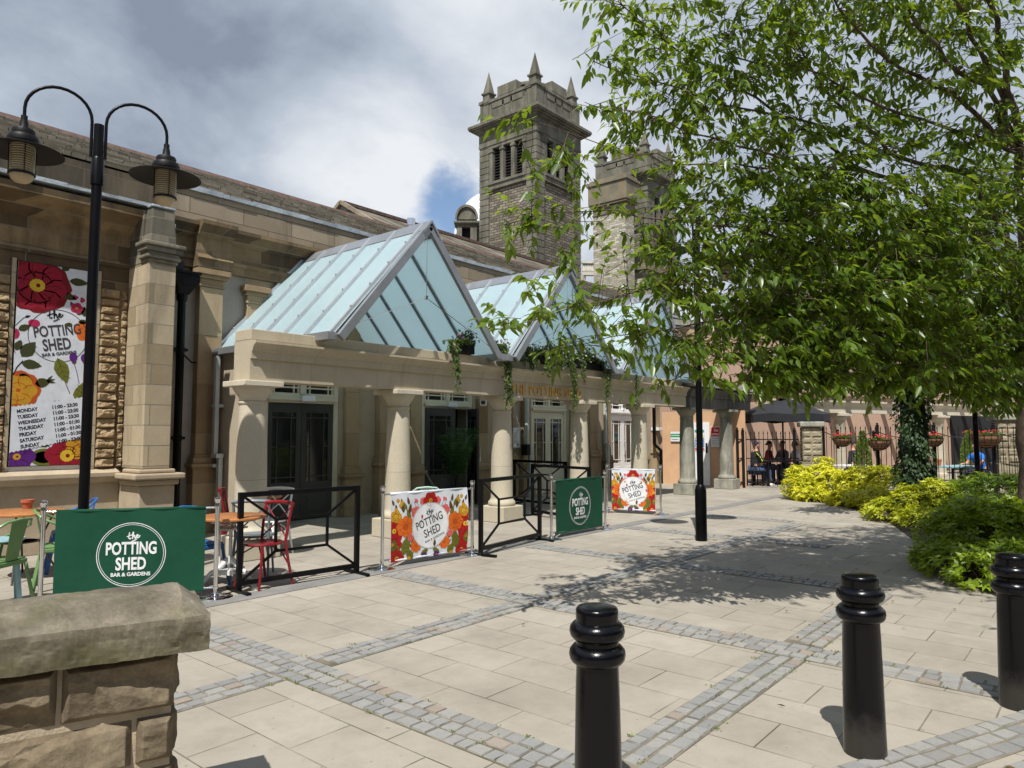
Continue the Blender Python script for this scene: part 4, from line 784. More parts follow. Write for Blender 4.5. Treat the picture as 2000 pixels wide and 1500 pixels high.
    def build(s, name, fmap, parent=None, clip=None, step=0.00035):
        ks = []; mb = MB()
        for it in s.p:
            pts, k, lay = it[:3]
            if k not in ks: ks.append(k)
            mb.mi = ks.index(k); fs = it[3] if len(it) > 3 else None
            if clip and not fs:
                pts = clip_poly(pts, clip)
                if len(pts) < 3: continue
            if fs is None:
                n_ = len(pts); xs = [q[0] for q in pts]; ys = [q[1] for q in pts]
                if n_ > 9 and max(max(xs) - min(xs), max(ys) - min(ys)) > 0.07 and max(xs) - min(xs) < 0.8:
                    cx, cy = sum(xs) / n_, sum(ys) / n_; rr_ = [1.0, .8, .6, .4, .2]; pts = [(cx + (a - cx) * k_, cy + (b_ - cy) * k_) for k_ in rr_ for a, b_ in pts] + [(cx, cy)]
                    fs = [(r_ * n_ + i, r_ * n_ + (i + 1) % n_, (r_ + 1) * n_ + (i + 1) % n_, (r_ + 1) * n_ + i) for r_ in range(4) for i in range(n_)] + [(4 * n_ + i, 4 * n_ + (i + 1) % n_, 5 * n_) for i in range(n_)]
                else: fs = [tuple(range(n_))]
            mb.add([fmap(a, b_, 0.0016 + lay * step) for a, b_ in pts], fs)
        me = bpy.data.meshes.new(name); me.from_pydata([tuple(map(float, v)) for v in mb.v], [], mb.f); [me.materials.append(cloth(k)) for k in ks]; me.polygons.foreach_set('material_index', mb.m); me.update()
        o = bpy.data.objects.new(name, me); COL.objects.link(o); o.parent = parent; return o
def clip_poly(pts, c):
    x0, x1, y0, y1 = c
    for ax, lim, sg in ((0, x0, 1), (0, x1, -1), (1, y0, 1), (1, y1, -1)):
        out = []
        for i in range(len(pts)):
            a, b_ = pts[i - 1], pts[i]; ia, ib = (a[ax] - lim) * sg >= 0, (b_[ax] - lim) * sg >= 0
            if ia != ib: t = (lim - a[ax]) / (b_[ax] - a[ax]); out.append((a[0] + (b_[0] - a[0]) * t, a[1] + (b_[1] - a[1]) * t))
            if ib: out.append(b_)
        pts = out
        if not pts: return pts
    return pts
def logo(p, cx, cy, s, k, rings=2, rot=0.0, kring=None):
    """round badge: the / POTTING / SHED / BAR & GARDENS; s = radius"""
    kr = kring or k; p.ring(cx, cy, s, s * .022, kr, 2, 72)
    if rings > 1: p.ring(cx, cy, s * .94, s * .014, kr, 2, 72)
    c, t = math.cos(rot), math.sin(rot); at = lambda a, b_: (cx + s * (a * c - b_ * t), cy + s * (a * t + b_ * c))
    x, y = at(.06, .50); p.the(x, y, s * .20, k, 3, rot + .12)
    x, y = at(0, .02); p.text('POTTING', x, y, s * .39, k, wid=s * 1.46, bold=s * .016, rot=rot)
    x, y = at(0, -.46); p.text('SHED', x, y, s * .39, k, wid=s * .88, bold=s * .016, rot=rot)
    x, y = at(0, -.66); p.text('BAR & GARDENS', x, y, s * .115, k, wid=s * 1.14, bold=s * .006, rot=rot)
    return p

# --- upright window banner on the wing
WBX0, WBZ0 = 2.862, 1.172; WBW, WBH = 0.835, 2.70
wb = thing('wall_banner', 'tall flowered bar banner with weekly opening hours filling the window on the stone wing', 'banner', (WBX0, YG - .0, WBZ0))
MB().box(0, WBW, -0.012, 0.004, 0, WBH).build('banner_sheet', cloth('wht'), wb)
p = Print(); u = lambda px, py: (px * WBW, (1 - py) * WBH)      # fractions from the upper left
def at_(px, py): return (px * WBW, (1 - py) * WBH)
x, y = at_(.27, .11); p.rose(x, y, .36, 'dred', 'crim', 'yel', 1, 8, cr=.24); p.blob(x, y, .40, .36, 'dred', 0, lob=9, dep=.05); p.rose(x, y, .33, 'crim', 'dred', 'yel', 2, 7, .5, cr=.27)
for (a, b_, l, w_, g_) in ((.62, .02, .17, .10, 1.0), (.72, .065, .25, .11, .0), (.62, .135, .20, .10, -.3), (.80, .20, .09, .05, 2.0), (.86, .235, .16, .08, .9), (.88, .27, .13, .07, .1), (.80, .29, .10, .06, 3.1), (.97, .24, .14, .08, 1.6)):
    x, y = at_(a, b_); p.leaf(x, y, l, w_, g_, 'dgrn', 1, None)
x, y = at_(.82, .145); p.blob(x, y, .035, .03, 'dpk', 1, lob=3, dep=.2); x, y = at_(.93, .155); p.blob(x, y, .03, .035, 'dpk', 1, lob=3, dep=.2); x, y = at_(.85, .20); p.rose(x, y, .075, 'dpk', 'dred', 'gold', 2, 5)
x, y = at_(1.0, .315); p.rose(x, y, .14, 'org', 'dorg', 'dorg', 1, 6, cr=.15)
x, y = at_(.25, .30); p.blob(x, y, .06, .055, 'dpk', 1, lob=2, dep=.15); p.line([at_(.0, .32), at_(.10, .28), at_(.19, .265)], .008, 'ink2', 1); x, y = at_(.04, .34); p.leaf(x, y, .16, .09, .5, 'dgrn', 1, None); x, y = at_(.12, .275); p.leaf(x, y, .07, .035, .4, 'ink2', 1, None)
x, y = at_(.0, .36); p.blob(x, y, .05, .07, 'dpk', 1)
cx, cy = at_(.60, .345); sr = .36
p.ring(cx, cy - .02, sr, .008, 'ink', 1, 72); rt = .0
x, y = at_(.55, .262); p.the(x, y, .10, 'ink', 4, .22); x, y = at_(.60, .35); p.text('POTTING', x, y, .150, 'ink', wid=.57, bold=.004, rot=.19); x, y = at_(.60, .422); p.text('SHED', x, y, .16, 'ink', wid=.34, bold=.005, rot=.19); x, y = at_(.63, .448); p.text('BAR & GARDENS', x, y, .042, 'ink', wid=.42, bold=.002, rot=.19)
for (a, b_, l, w_, g_) in ((.10, .47, .26, .17, .95), (.10, .50, .24, .13, -.12), (.02, .44, .15, .1, 1.2), (.08, .555, .18, .08, -.5)):
    x, y = at_(a, b_); p.leaf(x, y, l, w_, g_, 'dgrn', 2, 'ink')
p.line([at_(-.0, .56), at_(.05, .52), at_(.12, .49)], .014, 'ink2', 2)
x, y = at_(.60, .465); p.leaf(x, y, .36, .18, -1.2, 'grn', 3, 'dgrn'); p.line([at_(.72, .58), at_(.80, .64)], .010, 'brn', 2); x, y = at_(.95, .69); p.leaf(x, y, .30, .2, 1.45, 'grn', 3, 'dgrn')
for a in (.83, 1.0):
    x, y = at_(a, .455); p.blob(x, y, .05, .062, 'pur', 4); p.blob(x + .01, y - .06, .03, .03, 'brn', 3); p.line([(x + .01, y - .07), (x + .05, y - .2), (x + .085, y - .36)], .008, 'pur', 2)
x, y = at_(.10, .63); p.blob(x, y, .23, .24, 'dorg', 2, lob=8, dep=.06); p.rose(x - .02, y - .01, .20, 'gold', 'dorg', 'dorg', 3, 6, cr=.12)
x, y = at_(.30, .60); p.leaf(x, y, .19, .13, .25, 'dgrn', 2, None)
for g_ in (.9, .35, -.1): x, y = at_(.46, .585); p.leaf(x, y, .11, .03, g_, 'dgrn', 2, None)
x, y = at_(.45, .73); p.leaf(x, y, .34, .2, .30, 'dgrn', 2, None)
# hours panel, pinked edge
nz_ = 34; top = []; bot = []
for i in range(nz_ + 1):
    t = i / nz_; zz_ = .008 if i % 2 else -.008; a, b_ = at_(t, .715 - .058 * t); top.append((a, b_ + zz_)); a, b_ = at_(t, .965 - .07 * t - .03); bot.append((a, b_ + zz_))
p.poly(bot + top[::-1], 'wht', 8)
days = [('MONDAY', '11:00 - 23:30'), ('TUESDAY', '11:00 - 23:30'), ('WEDNESDAY', '11:00 - 23:30'), ('THURSDAY', '11:00 - 01:30'), ('FRIDAY', '11:00 - 01:30'), ('SATURDAY', '11:00 - 01:30'), ('SUNDAY', '11:00 - 23:00')]
wd_ = [.24, .24, .33, .29, .20, .28, .22]
for i, (d_, h_) in enumerate(days):
    x, y = at_(.075 + .012 * i, .745 + .0285 * i); p.text(d_, x, y, .047, 'ink2', wid=wd_[i], bold=.0032, rot=.17, lay=10, align='LEFT'); x, y = at_(.55 + .014 * i, .722 + .0285 * i); p.text(h_, x, y, .047, 'ink2', wid=.31, bold=.0032, rot=.17, lay=10, align='LEFT')
x, y = at_(.10, .955); p.rose(x, y, .20, 'pur', 'dpur', 'gold', 2, 6, cr=.22); x, y = at_(.47, .96); p.blob(x, y, .16, .115, 'grn', 1); p.blob(x, y, .12, .08, 'dgrn', 1)
x, y = at_(.80, .955); p.rose(x, y, .25, 'crim', 'dred', 'yel', 3, 6, .4, cr=.34); x, y = at_(.62, .96); p.blob(x, y, .09, .09, 'crim', 2); x, y = at_(.98, .91); p.rose(x, y, .17, 'gold', 'dorg', 'dorg', 4, 7, cr=.1)
x, y = at_(.38, .90); p.leaf(x, y, .2, .12, .35, 'dgrn', 1, None); p.line([at_(.45, .88), at_(.60, .93)], .01, 'pur', 1)
p.build('printed_design', lambda a, b_, t: (a, -0.012 - t, b_), wb, clip=(0, WBW, 0, WBH))

# --- cafe barriers
def barrier(a, b_, kind, label, group, hem=0.0):
    a = Vector((a[0], a[1], 0)); b_ = Vector((b_[0], b_[1], 0)); d = (b_ - a); Lb = d.length; ang = math.atan2(d.y, d.x)
    t = thing('cafe_barrier', label, 'barrier', a, ang, group)
    for X in (0, Lb):
        po = MB(); po.tube([(X, 0, 0.03), (X, 0, 0.885)], 0.021, 16); po.lathe([(.021, .885), (.027, .888), (.027, .905), (.024, .912), (.024, .925), (.03, .935), (.034, .965), (.031, .975), (.0, .98)], 20, (X, 0, 0))
        post = po.build('post', CHROME, t, True)
        bs = MB(); bs.lathe([(.165, 0.0), (.168, .008), (.155, .018), (.06, .030), (.03, .045), (.024, .06)], 32, (X, 0, 0)); bs.build('base', CHROME, post, True)
        for z in (.872, .10): cb = MB(); s = 1 if X == 0 else -1; cb.tube([(X + s * .02, 0, z), (X + s * .13, 0, z)], .011, 10); cb.lathe([(.028, z - .012), (.028, z + .012)], 14, (X, 0, 0)); cb.build('bracket', CHROME, post, True)
    x0, x1, z0, z1 = .105, Lb - .105, .07, .885; Wc, Hc = x1 - x0, z1 - z0; sd_ = random.random() * 6
    def wave(u, v): 
        s = 4 * v / Hc * (1 - v / Hc); return .010 * math.sin(u * 7 + sd_) * s + .004 * math.sin(u * 19 + sd_ * 2 + v * 3) + .02 * hem * max(0, (u - Wc * .9) / (Wc * .1)) * s
    def fmap(u, v, l): return (x0 + u, -(.013 + wave(u, v) + l), z0 + v)
    nx, nz = 60, 24; m = MB(); vs = [fmap(Wc * i / nx, Hc * j / nz, 0) for j in range(nz + 1) for i in range(nx + 1)]; m.add(vs, [(j * (nx + 1) + i, j * (nx + 1) + i + 1, (j + 1) * (nx + 1) + i + 1, (j + 1) * (nx + 1) + i) for j in range(nz) for i in range(nx)])
    vs = [(v[0], v[1] + .004, v[2]) for v in vs]; m.add(vs, [(j * (nx + 1) + i, (j + 1) * (nx + 1) + i, (j + 1) * (nx + 1) + i + 1, j * (nx + 1) + i + 1) for j in range(nz) for i in range(nx)])
    for z in (z1 - .012, z0 + .012): m.tube([(x0, 0, z), (x1, 0, z)], .017, 12)
    me = bpy.data.meshes.new('banner'); me.from_pydata([tuple(v) for v in m.v], [], m.f); me.materials.append(cloth('bgrn' if kind == 'green' else 'wht')); me.polygons.foreach_set('use_smooth', [True] * len(me.polygons)); me.update(); bn = bpy.data.objects.new('banner', me); COL.objects.link(bn); bn.parent = t
    p = Print(); cx, cy = Wc / 2, Hc * .47
    if kind == 'green':
        logo(p, cx + (.0), cy, .30, 'fog'); p.build('printed_logo', fmap, bn)
    else:
        S = Wc / 1.3
        for sx_ in (-1, 1):
            f = lambda q: cx + sx_ * q * S
            p.rose(f(.60), .36, .15, 'red', 'dred', 'yel', 1, 6, cr=.2); p.rose(f(.62), .20, .13, 'red', 'dred', 'gold', 1, 7, .4, cr=.15); p.blob(f(.63), .48, .09, .08, 'red', 1)
            p.rose(f(.42), .40, .125, 'org', 'dorg', 'dorg', 3, 8, cr=.3); p.rose(f(.57), .53, .075, 'gold', 'brn', 'yel', 3, 5, cr=.3); p.rose(f(.55), .03, .10, 'red', 'dred', 'gold', 2, 6, cr=.3)
            p.rose(f(.245), .56, .07, 'pink', 'dpk', 'gold', 3, 5); p.rose(f(.24), .155, .082, 'org', 'dorg', 'dorg', 4, 9, cr=.2); p.rose(f(.335), .26, .045, 'pink', 'dpk', 'gold', 3, 5)
            p.leaf(f(.45), .06, .26, .13, 1.5 + sx_ * .25, 'grn', 2); p.leaf(f(.52), .02, .22, .12, 1.9, 'grn', 1); p.leaf(f(.30), .0, .17, .10, 1.57 - sx_ * .6, 'grn', 2); p.leaf(f(.16), -.0, .16, .08, 1.57 + sx_ * .8, 'grn', 2); p.leaf(f(.62), .12, .15, .10, 1.4, 'grn', 2)
            for (q, w_, l, g_) in ((.34, .47, .15, 1.2), (.36, .55, .13, 1.8), (.30, .42, .09, .8), (.45, .57, .12, 1.35), (.40, .60, .11, 1.1), (.33, .20, .09, 2.2), (.30, .12, .08, 1.0), (.46, .66, .09, 1.2), (.36, .66, .10, 1.3), (.50, .62, .08, 2.0), (.56, .60, .08, 1.4), (.60, .66, .08, 1.2)):
                p.leaf(f(q), w_, l, l * .42, 1.57 + sx_ * (g_ - 1.57), ('brn', 'grn', 'dgrn')[int(q * 100) % 3], 2, None)
            for q in (.48, .54, .50, .57): p.blob(f(q), .60 + (q * 37 % 1) * .12, .024, .022, 'gold', 3, lob=5, dep=.15)
            p.blob(f(.24), .70, .026, .022, 'pink', 3, lob=3, dep=.2); p.blob(f(.12), .69, .05, .045, 'pink', 2, lob=5, dep=.12)
            for q in (.10, .14, .18, .22): p.line([(f(q), .57 + q * .1), (f(q * 1.25), .69)], .004, 'ink', 2)
            p.rose(f(.10), .015, .045, 'pur', 'dpur', 'gold', 3, 6); p.blob(f(.36), .02, .03, .02, 'gold', 4)
        p.rose(cx, .69, .105, 'red', 'dred', 'gold', 4, 6, cr=.28); p.blob(cx, cy, .285, .285, 'fog', 5, n=60); p.ring(cx, cy, .28, .003, 'ink', 6, 60)
        rt = .10; k = 'brn'
        p.the(cx + .0, cy + .145, .062, 'ink', 7, .40); p.text('POTTING', cx, cy + .01, .105, 'ink', wid=.42, bold=.002, rot=.30, lay=7); p.text('SHED', cx + .045, cy - .115, .105, 'ink', wid=.26, bold=.002, rot=.30, lay=7); p.text('BAR & GARDENS', cx + .075, cy - .17, .028, 'ink', wid=.31, bold=.0005, rot=.30, lay=7)
        p.leaf(cx + .06, cy - .27, .10, .045, 1.45, 'brn', 7, None); p.blob(cx - .125, cy + .115, .014, .026, 'dpk', 7); p.line([(cx - .125, cy + .1), (cx - .15, cy + .0)], .006, 'brn', 8)
        p.build('printed_flowers', fmap, bn, clip=(0.002, Wc - .002, -.008, Hc - .002), step=.0004)
    return t
ga, gb = 'green cafe barriers between chromed posts', 'flowered cafe barriers between chromed posts'
barrier(gz(77, 1188)[:2], gz(420, 1168)[:2], 'green', 'nearest green cafe barrier with a round white bar badge, behind the low stone wall', ga)
barrier(gz(746, 1112)[:2], gz(922, 1084)[:2], 'floral', 'nearer flowered cafe barrier between the two black metal frames', gb, hem=1.5)
barrier(gz(1077, 1054)[:2], gz(1182, 1034)[:2], 'green', 'smaller, farther green cafe barrier right of the second black frame', ga)
barrier(gz(1186, 1001)[:2], gz(1291, 1006)[:2], 'floral', 'farthest flowered cafe barrier, nearest the lamp post', gb)

# --- black metal frames
def frame(a, b_, h, label):
    a = Vector((a[0], a[1], 0)); b_ = Vector((b_[0], b_[1], 0)); d = b_ - a; L_ = d.length; t = thing('frame_barrier', label, 'barrier', a, math.atan2(d.y, d.x), 'black metal frame barriers')
    m = MB(); w_ = .05; z0 = .07; m.box(-w_ / 2, w_ / 2, -w_ / 2, w_ / 2, .035, h).box(L_ - w_ / 2, L_ + w_ / 2, -w_ / 2, w_ / 2, .035, h).box(w_ / 2, L_ - w_ / 2, -w_ / 2, w_ / 2, h - .05, h).box(w_ / 2, L_ - w_ / 2, -w_ / 2, w_ / 2, z0, z0 + .05); m.build('outer_frame', BLACKM, t, bevel=.003)
    ix0, ix1, iz0, iz1 = L_ * .27, L_ * .73, z0 + (h - z0) * .31, z0 + (h - z0) * .69; m = MB(); c = .026
    m.box(ix0, ix1, -c / 2, c / 2, iz1 - c, iz1).box(ix0, ix1, -c / 2, c / 2, iz0, iz0 + c).box(ix0, ix0 + c, -c / 2 + .001, c / 2 - .001, iz0 + c, iz1 - c).box(ix1 - c, ix1, -c / 2 + .001, c / 2 - .001, iz0 + c, iz1 - c)
    for p_, q_ in (((.02, z0 + .04), (ix0 + .01, iz0 + .01)), ((L_ - .02, z0 + .04), (ix1 - .01, iz0 + .01)), ((.02, h - .04), (ix0 + .01, iz1 - .01)), ((L_ - .02, h - .04), (ix1 - .01, iz1 - .01))): m.bar((p_[0], 0, p_[1]), (q_[0], 0, q_[1]), .024, .024, (0, 1, 0))
    m.build('inner_brace', BLACKM, t)
    for X in (0, L_): MB().box(X - .025, X + .025, -.24, .24, 0.0, .034).build('foot', BLACKM, t, bevel=.003)
    return t
frame(gz(466, 1158)[:2], gz(696, 1121)[:2], 1.0, 'largest black metal frame barrier, between the nearest green banner and the flowered one')
frame(gz(939, 1086)[:2], gz(1054, 1056)[:2], 1.0, 'black metal frame barrier between the near flowered banner and the small green one')
q1, q2 = gd(1005, 897, 16.2), gd(1105, 901, 15.0); frame(q1[:2], q2[:2], 1.0, 'farther left of the two black frames set back before the cream doors')
q1, q2 = gd(1040, 906, 13.9), gd(1150, 912, 12.6); frame(q1[:2], q2[:2], 1.0, 'right black frame of the two set back, behind the small green banner')
# ------------------------------------------------------------------ bollards
def bollard_mat():
    m, N, L, b = nmat('chipped_black_paint'); P = N.new('ShaderNodeTexCoord').outputs['Object']; sp = N.new('ShaderNodeSeparateXYZ'); L.new(P, sp.inputs[0])
    c = _ramp(N, L, _noise(N, L, P, 30, 8, .8), [(.66, (.002, .002, .003)), (.70, (.26, .27, .29))]); hz = _ramp(N, L, sp.outputs[2], [(.74, (0, 0, 0)), (.78, (1, 1, 1))]); base = _mix(N, L, hz, (.002, .002, .003), c)
    c2 = _ramp(N, L, _noise(N, L, P, 11, 8, .75, .6), [(.70, (0, 0, 0)), (.72, (.6,) * 3)]); base = _mix(N, L, c2, base, (.16, .17, .18))
    du = N.new('ShaderNodeMath'); du.operation = 'MULTIPLY_ADD'; L.new(_noise(N, L, P, 14, 6, .7), du.inputs[0]); du.inputs[1].default_value = -.22; L.new(sp.outputs[2], du.inputs[2]); base = _mix(N, L, _ramp(N, L, du.outputs[0], [(.0, (.38,) * 3), (.13, (0, 0, 0))]), base, (.08, .072, .06))
    L.new(base, b.inputs['Base Color']); L.new(_ramp(N, L, _noise(N, L, P, 20, 6, .7), [(.3, (.13,) * 3), (.75, (.30,) * 3)]), b.inputs['Roughness']); b.inputs['Specular IOR Level'].default_value = .30; L.new(_bump(N, L, _noise(N, L, P, 55, 6, .7), .35, .0025), b.inputs['Normal']); return m
BOLL = bollard_mat()
def bollard(loc, label):
    t = thing('bollard', label, 'bollard', loc, group='black cast iron bollards'); m = MB()
    m.lathe([(.112, -.02), (.108, .02), (.103, .30), (.097, .60), (.094, .688), (.096, .70), (.099, .715)], 40); m.build('post', BOLL, t, True)
    m = MB(); m.lathe([(.096, .70), (.112, .708), (.122, .722), (.126, .742), (.122, .762), (.108, .778), (.094, .786), (.093, .802), (.106, .808), (.119, .822), (.124, .842), (.120, .862), (.108, .876), (.096, .884)], 40); m.build('ring_moulding', BOLL, t, True)
    m = MB(); m.lathe([(.094, .876), (.095, .92), (.093, .938), (.086, .946), (.05, .953), (.0, .955)], 40); m.build('cap', BOLL, t, True); return t
bc = gz(1690, 1470); sc_ = .93
b1 = bollard(bc, 'middle of the three black bollards, with pale scuffs down its shaft'); b1.scale = (sc_, sc_, sc_)
p_ = gz(1166, 1212, .885 * sc_); dup(b1, (p_[0], p_[1], 0), .9, 'leftmost and nearest black bollard, its foot below the edge of the picture', sc_)
p_ = gz(1991, 1380); dup(b1, (p_[0], p_[1], 0), 2.1, 'rightmost black bollard, cut by the right edge of the picture', sc_)

# ------------------------------------------------------------------ street lamps
def lamp(loc, rz, label, arms=2, span=.72, zt=4.55):
    t = thing('street_lamp', label, 'street lamp', loc, rz, 'black street lamps with hooded lanterns')
    m = MB(); m.lathe([(.085, 0), (.085, .74), (.072, .80), (.052, .83)], 24); m.build('base', BLACKM, t, True)
    m = MB(); m.tube([(0, 0, .8), (0, 0, zt - .55)], .048, 18); m.lathe([(.058, zt - .62), (.058, zt - .36), (.05, zt - .34)], 18); m.tube([(0, 0, zt - .36), (0, 0, zt)], .045, 18); m.build('pole', BLACKM, t, True)
    for s in ((-1, 1) if arms == 2 else (1,)):
        m = MB(); x0 = s * .062; pts = [(x0, 0, zt - .34), (x0, 0, zt)]; xc = s * (.062 + span) / 2; rx = abs(s * span - x0) / 2; 
        for k in range(0, 15): a = math.pi * (1 - k / 14); pts.append((xc + s * rx * math.cos(a), 0, zt + .02 + rx * .98 * math.sin(a)))
        pts.append((s * span, 0, zt - .06)); m.tube(pts, .0155, 10); arm = m.build('arm', BLACKM, t, True)
        ln = MB(); X = s * span; z = zt - .06; c = (X, 0, 0)
        ln.lathe([(.028, z), (.028, z - .05), (.034, z - .055), (.042, z - .13), (.044, z - .135)], 18, c); ln.lathe([(.05, z - .13), (.092, z - .14), (.098, z - .155), (.096, z - .19), (.122, z - .205), (.134, z - .235), (.130, z - .268), (.106, z - .285), (.106, z - .30)], 28, c)
        h = ln.build('lantern_cap', IRON, t, True)
        sh = MB(); sh.lathe([(.09, z - .288), (.14, z - .298), (.31, z - .342), (.345, z - .356), (.345, z - .362), (.31, z - .349), (.14, z - .306), (.09, z - .30)], 44, c); sh.build('shade', IRON, t, True)
        gl = MB(); gl.lathe([(.108, z - .30), (.106, z - .56), (.10, z - .57)], 28, c); gl.build('lantern_glass', LGL, t, True)
        rg = MB(); rg.lathe([(.106, z - .562), (.114, z - .566), (.114, z - .582), (.10, z - .584)], 28, c); rg.build('glass_rim', IRON, h, True)
        gl = MB(); gl.lathe([(.10, z - .58), (.098, z - .60), (.088, z - .625), (.062, z - .65), (.0, z - .662)], 24, c); gl.build('diffuser', paint('pale_diffuser', (0.40, 0.31, 0.19), 0.4, 0.1, 5, 0), t, True)
        for k in range(4): cg = MB(); a = math.pi * k / 2 + .2; cg.bar((X + .112 * math.cos(a), .112 * math.sin(a), z - .3), (X + .110 * math.cos(a), .110 * math.sin(a), z - .57), .007); cg.build('guard_bar', IRON, h)
    return t
def lgl():
    m, N, L, b = nmat('ribbed_lantern_glass'); P = N.new('ShaderNodeTexCoord').outputs['Object']; w = N.new('ShaderNodeTexWave'); w.wave_type = 'BANDS'; w.bands_direction = 'Z'; w.inputs['Scale'].default_value = 14; w.inputs['Distortion'].default_value = .3; L.new(P, w.inputs[0])
    L.new(_ramp(N, L, w.outputs[0], [(0.2, (0.16, 0.125, 0.07)), (0.8, (0.36, 0.31, 0.20))]), b.inputs['Base Color']); b.inputs['Roughness'].default_value = .2; L.new(_bump(N, L, w.outputs[0], .6, .01), b.inputs['Normal']); return m
LGL = lgl()
pl = gd(163, 990, 6.9); lamp((pl[0], pl[1], 0), math.atan2(-.284, .959), 'nearest double lamp post, dark against the flowered wall banner', zt=4.70, span=.62)
pl = gz(1370, 1056); lamp((pl[0], pl[1], 0), R(-20), 'middle lamp post on the open paving, its lantern half lost in leaves', zt=4.72, span=.62)
pl = gd(1911, 960, 14.0); lamp((pl[0], pl[1], 0), R(-20), 'farthest lamp post, standing in the shrubs before the railings', zt=4.72, span=.62)

# ------------------------------------------------------------------ low rock-faced wall in the foreground
WA = math.atan2(.33, -.944); wo = Vector((1.34, 2.60, 0)); ex = Vector((math.cos(WA), math.sin(WA), 0)); ey = Vector((-ex.y, ex.x, 0)) * -1     # ex runs left along the wall, ey away from viewer
lw = thing('low_stone_wall', 'foreground low wall of rock-faced blocks with a weathered sloped stone coping', 'wall', (0, 0, 0))
def wp(a, d, z): q = wo + ex * a - ey * d; return (q.x, q.y, z)          # a along wall, d towards viewer from the cap's near edge
LWM = stone('dark_rock_face', [(0.085, 0.064, 0.038), (0.18, 0.142, 0.092), (0.29, 0.235, 0.155)], bricky=False, speck=.6, grain=1.9, stain_amt=0.55, stain_lo=0.5, stain=(0.045, 0.035, 0.03), vstreak=False)
CAPM = stone('mossy_coping', [(0.07, 0.060, 0.042), (0.165, 0.143, 0.104), (0.28, 0.245, 0.185)], bricky=False, speck=.6, grain=1.5, stain_amt=0.5, stain_lo=0.5, stain=(0.06, 0.055, 0.045), vstreak=False, green=0.75)
MORT = paint('pale_mortar', (0.40, 0.33, 0.235), 0.9, 0.15, 12, 0.01, coord='pos')
# coping: displaced loft along the wall
Lw = 4.2; TH = .47; prof = [(0, .80), (0, .855), (0, .905), (-.004, .925), (-.03, .938), (-.07, .957), (-.115, .978), (-.13, .983), (-.19, .992), (-.26, .998), (-.32, .996), (-.34, .99), (-.40, .96), (-.44, .935), (-.46, .925), (-.47, .90), (-.47, .80)]
pf = []
for (a_, b_), (c_, d_) in zip(prof[:-1], prof[1:]):
    k_ = max(1, int(math.hypot(c_ - a_, d_ - b_) / .011)); pf += [(a_ + (c_ - a_) * i / k_, b_ + (d_ - b_) * i / k_) for i in range(k_)]
prof = pf + [prof[-1]]
m = MB(); vs = []; nL = 320; n = len(prof)
for i in range(nL + 1):
    a = Lw * (i / nL) ** 1.6
    for (d, z) in prof:
        k = max(0.0, 1 - a / .085); ztop = .925; dd, z2 = d, z
        if z > ztop: z2 = ztop + (z - ztop) * min(1, a / .085 + .0); 
        q = noise.fractal(Vector((a * 14, d * 14, z * 14)), .8, 2.1, 7) * .0055; e_ = noise.noise(Vector((a * 3.1, 5, d * 3))) * .006; pit = noise.noise(Vector((a * 38, d * 38, z * 38))); q -= max(0, pit - .35) * .009
        vs.append(wp(a + (q if i else 0) + .012 * noise.noise(Vector((d * 12, z * 15, 4))) * (1 if i < 2 else 0), dd + q + e_ * (abs(d) < .01), z2 + q))
fs = [(i * n + k, i * n + k + 1, (i + 1) * n + k + 1, (i + 1) * n + k) for i in range(nL) for k in range(n - 1)] + [tuple(range(n))] + [(i * n + n - 1, i * n, (i + 1) * n, (i + 1) * n + n - 1) for i in range(nL)]
m.add(vs, fs); o = m.build('coping', CAPM, lw); 
m = MB()
for za, zb in ((.02, .80),):
    c = [wp(.115, -.085, za), wp(Lw, -.085, za), wp(Lw, -TH + .09, za), wp(.115, -TH + .09, za)]; d_ = [wp(.115, -.085, zb), wp(Lw, -.085, zb), wp(Lw, -TH + .09, zb), wp(.115, -TH + .09, zb)]; m.add(c + d_, [(0, 3, 2, 1), (4, 5, 6, 7), (0, 1, 5, 4), (1, 2, 6, 5), (2, 3, 7, 6), (3, 0, 4, 7)])
m.build('mortar_core', MORT, lw)
rr = random.Random(9); z = .05; row = 0; bi = 0
for z0, z1, cuts in ((.668, .80, (0.10, .9, 1.8, 2.6)), (.575, .668, (0.10, .95, 1.9, 2.7)), ):
    pass
rows = [(.585, .796, (.10, .47, .93, 1.5, 2.2, 2.9, 4.1)), (.40, .572, (.10, .235, .80, 1.30, 2.1, 3.0, 4.1)), (.20, .388, (.10, .52, .98, 1.6, 2.4, 4.1)), (.0, .188, (.10, .30, .85, 1.4, 2.2, 4.1))]
for z0, z1, cu in rows:
    for a, b_ in zip(cu[:-1], cu[1:]):
        m = MB(); rock(m, a + .006, b_ - .006, z0 + .005, z1 - .005, 0, .042, max(20, int((b_ - a) * 230)), 52, 200 + bi, .026, 8.0, lambda x, d, zz: wp(x, -.085 + d, zz), edge=.022); m.build('wall_block', LWM, lw, False); bi += 1
    # end face of the wall
    m = MB(); rock(m, .09, TH - .09, z0 + .005, z1 - .005, 0, .035, 30, 20, 300 + bi, .02, 7.0, lambda x, d, zz: wp(.115 - d, -x, zz), edge=.02); m.build('wall_block', LWM, lw, True); bi += 1

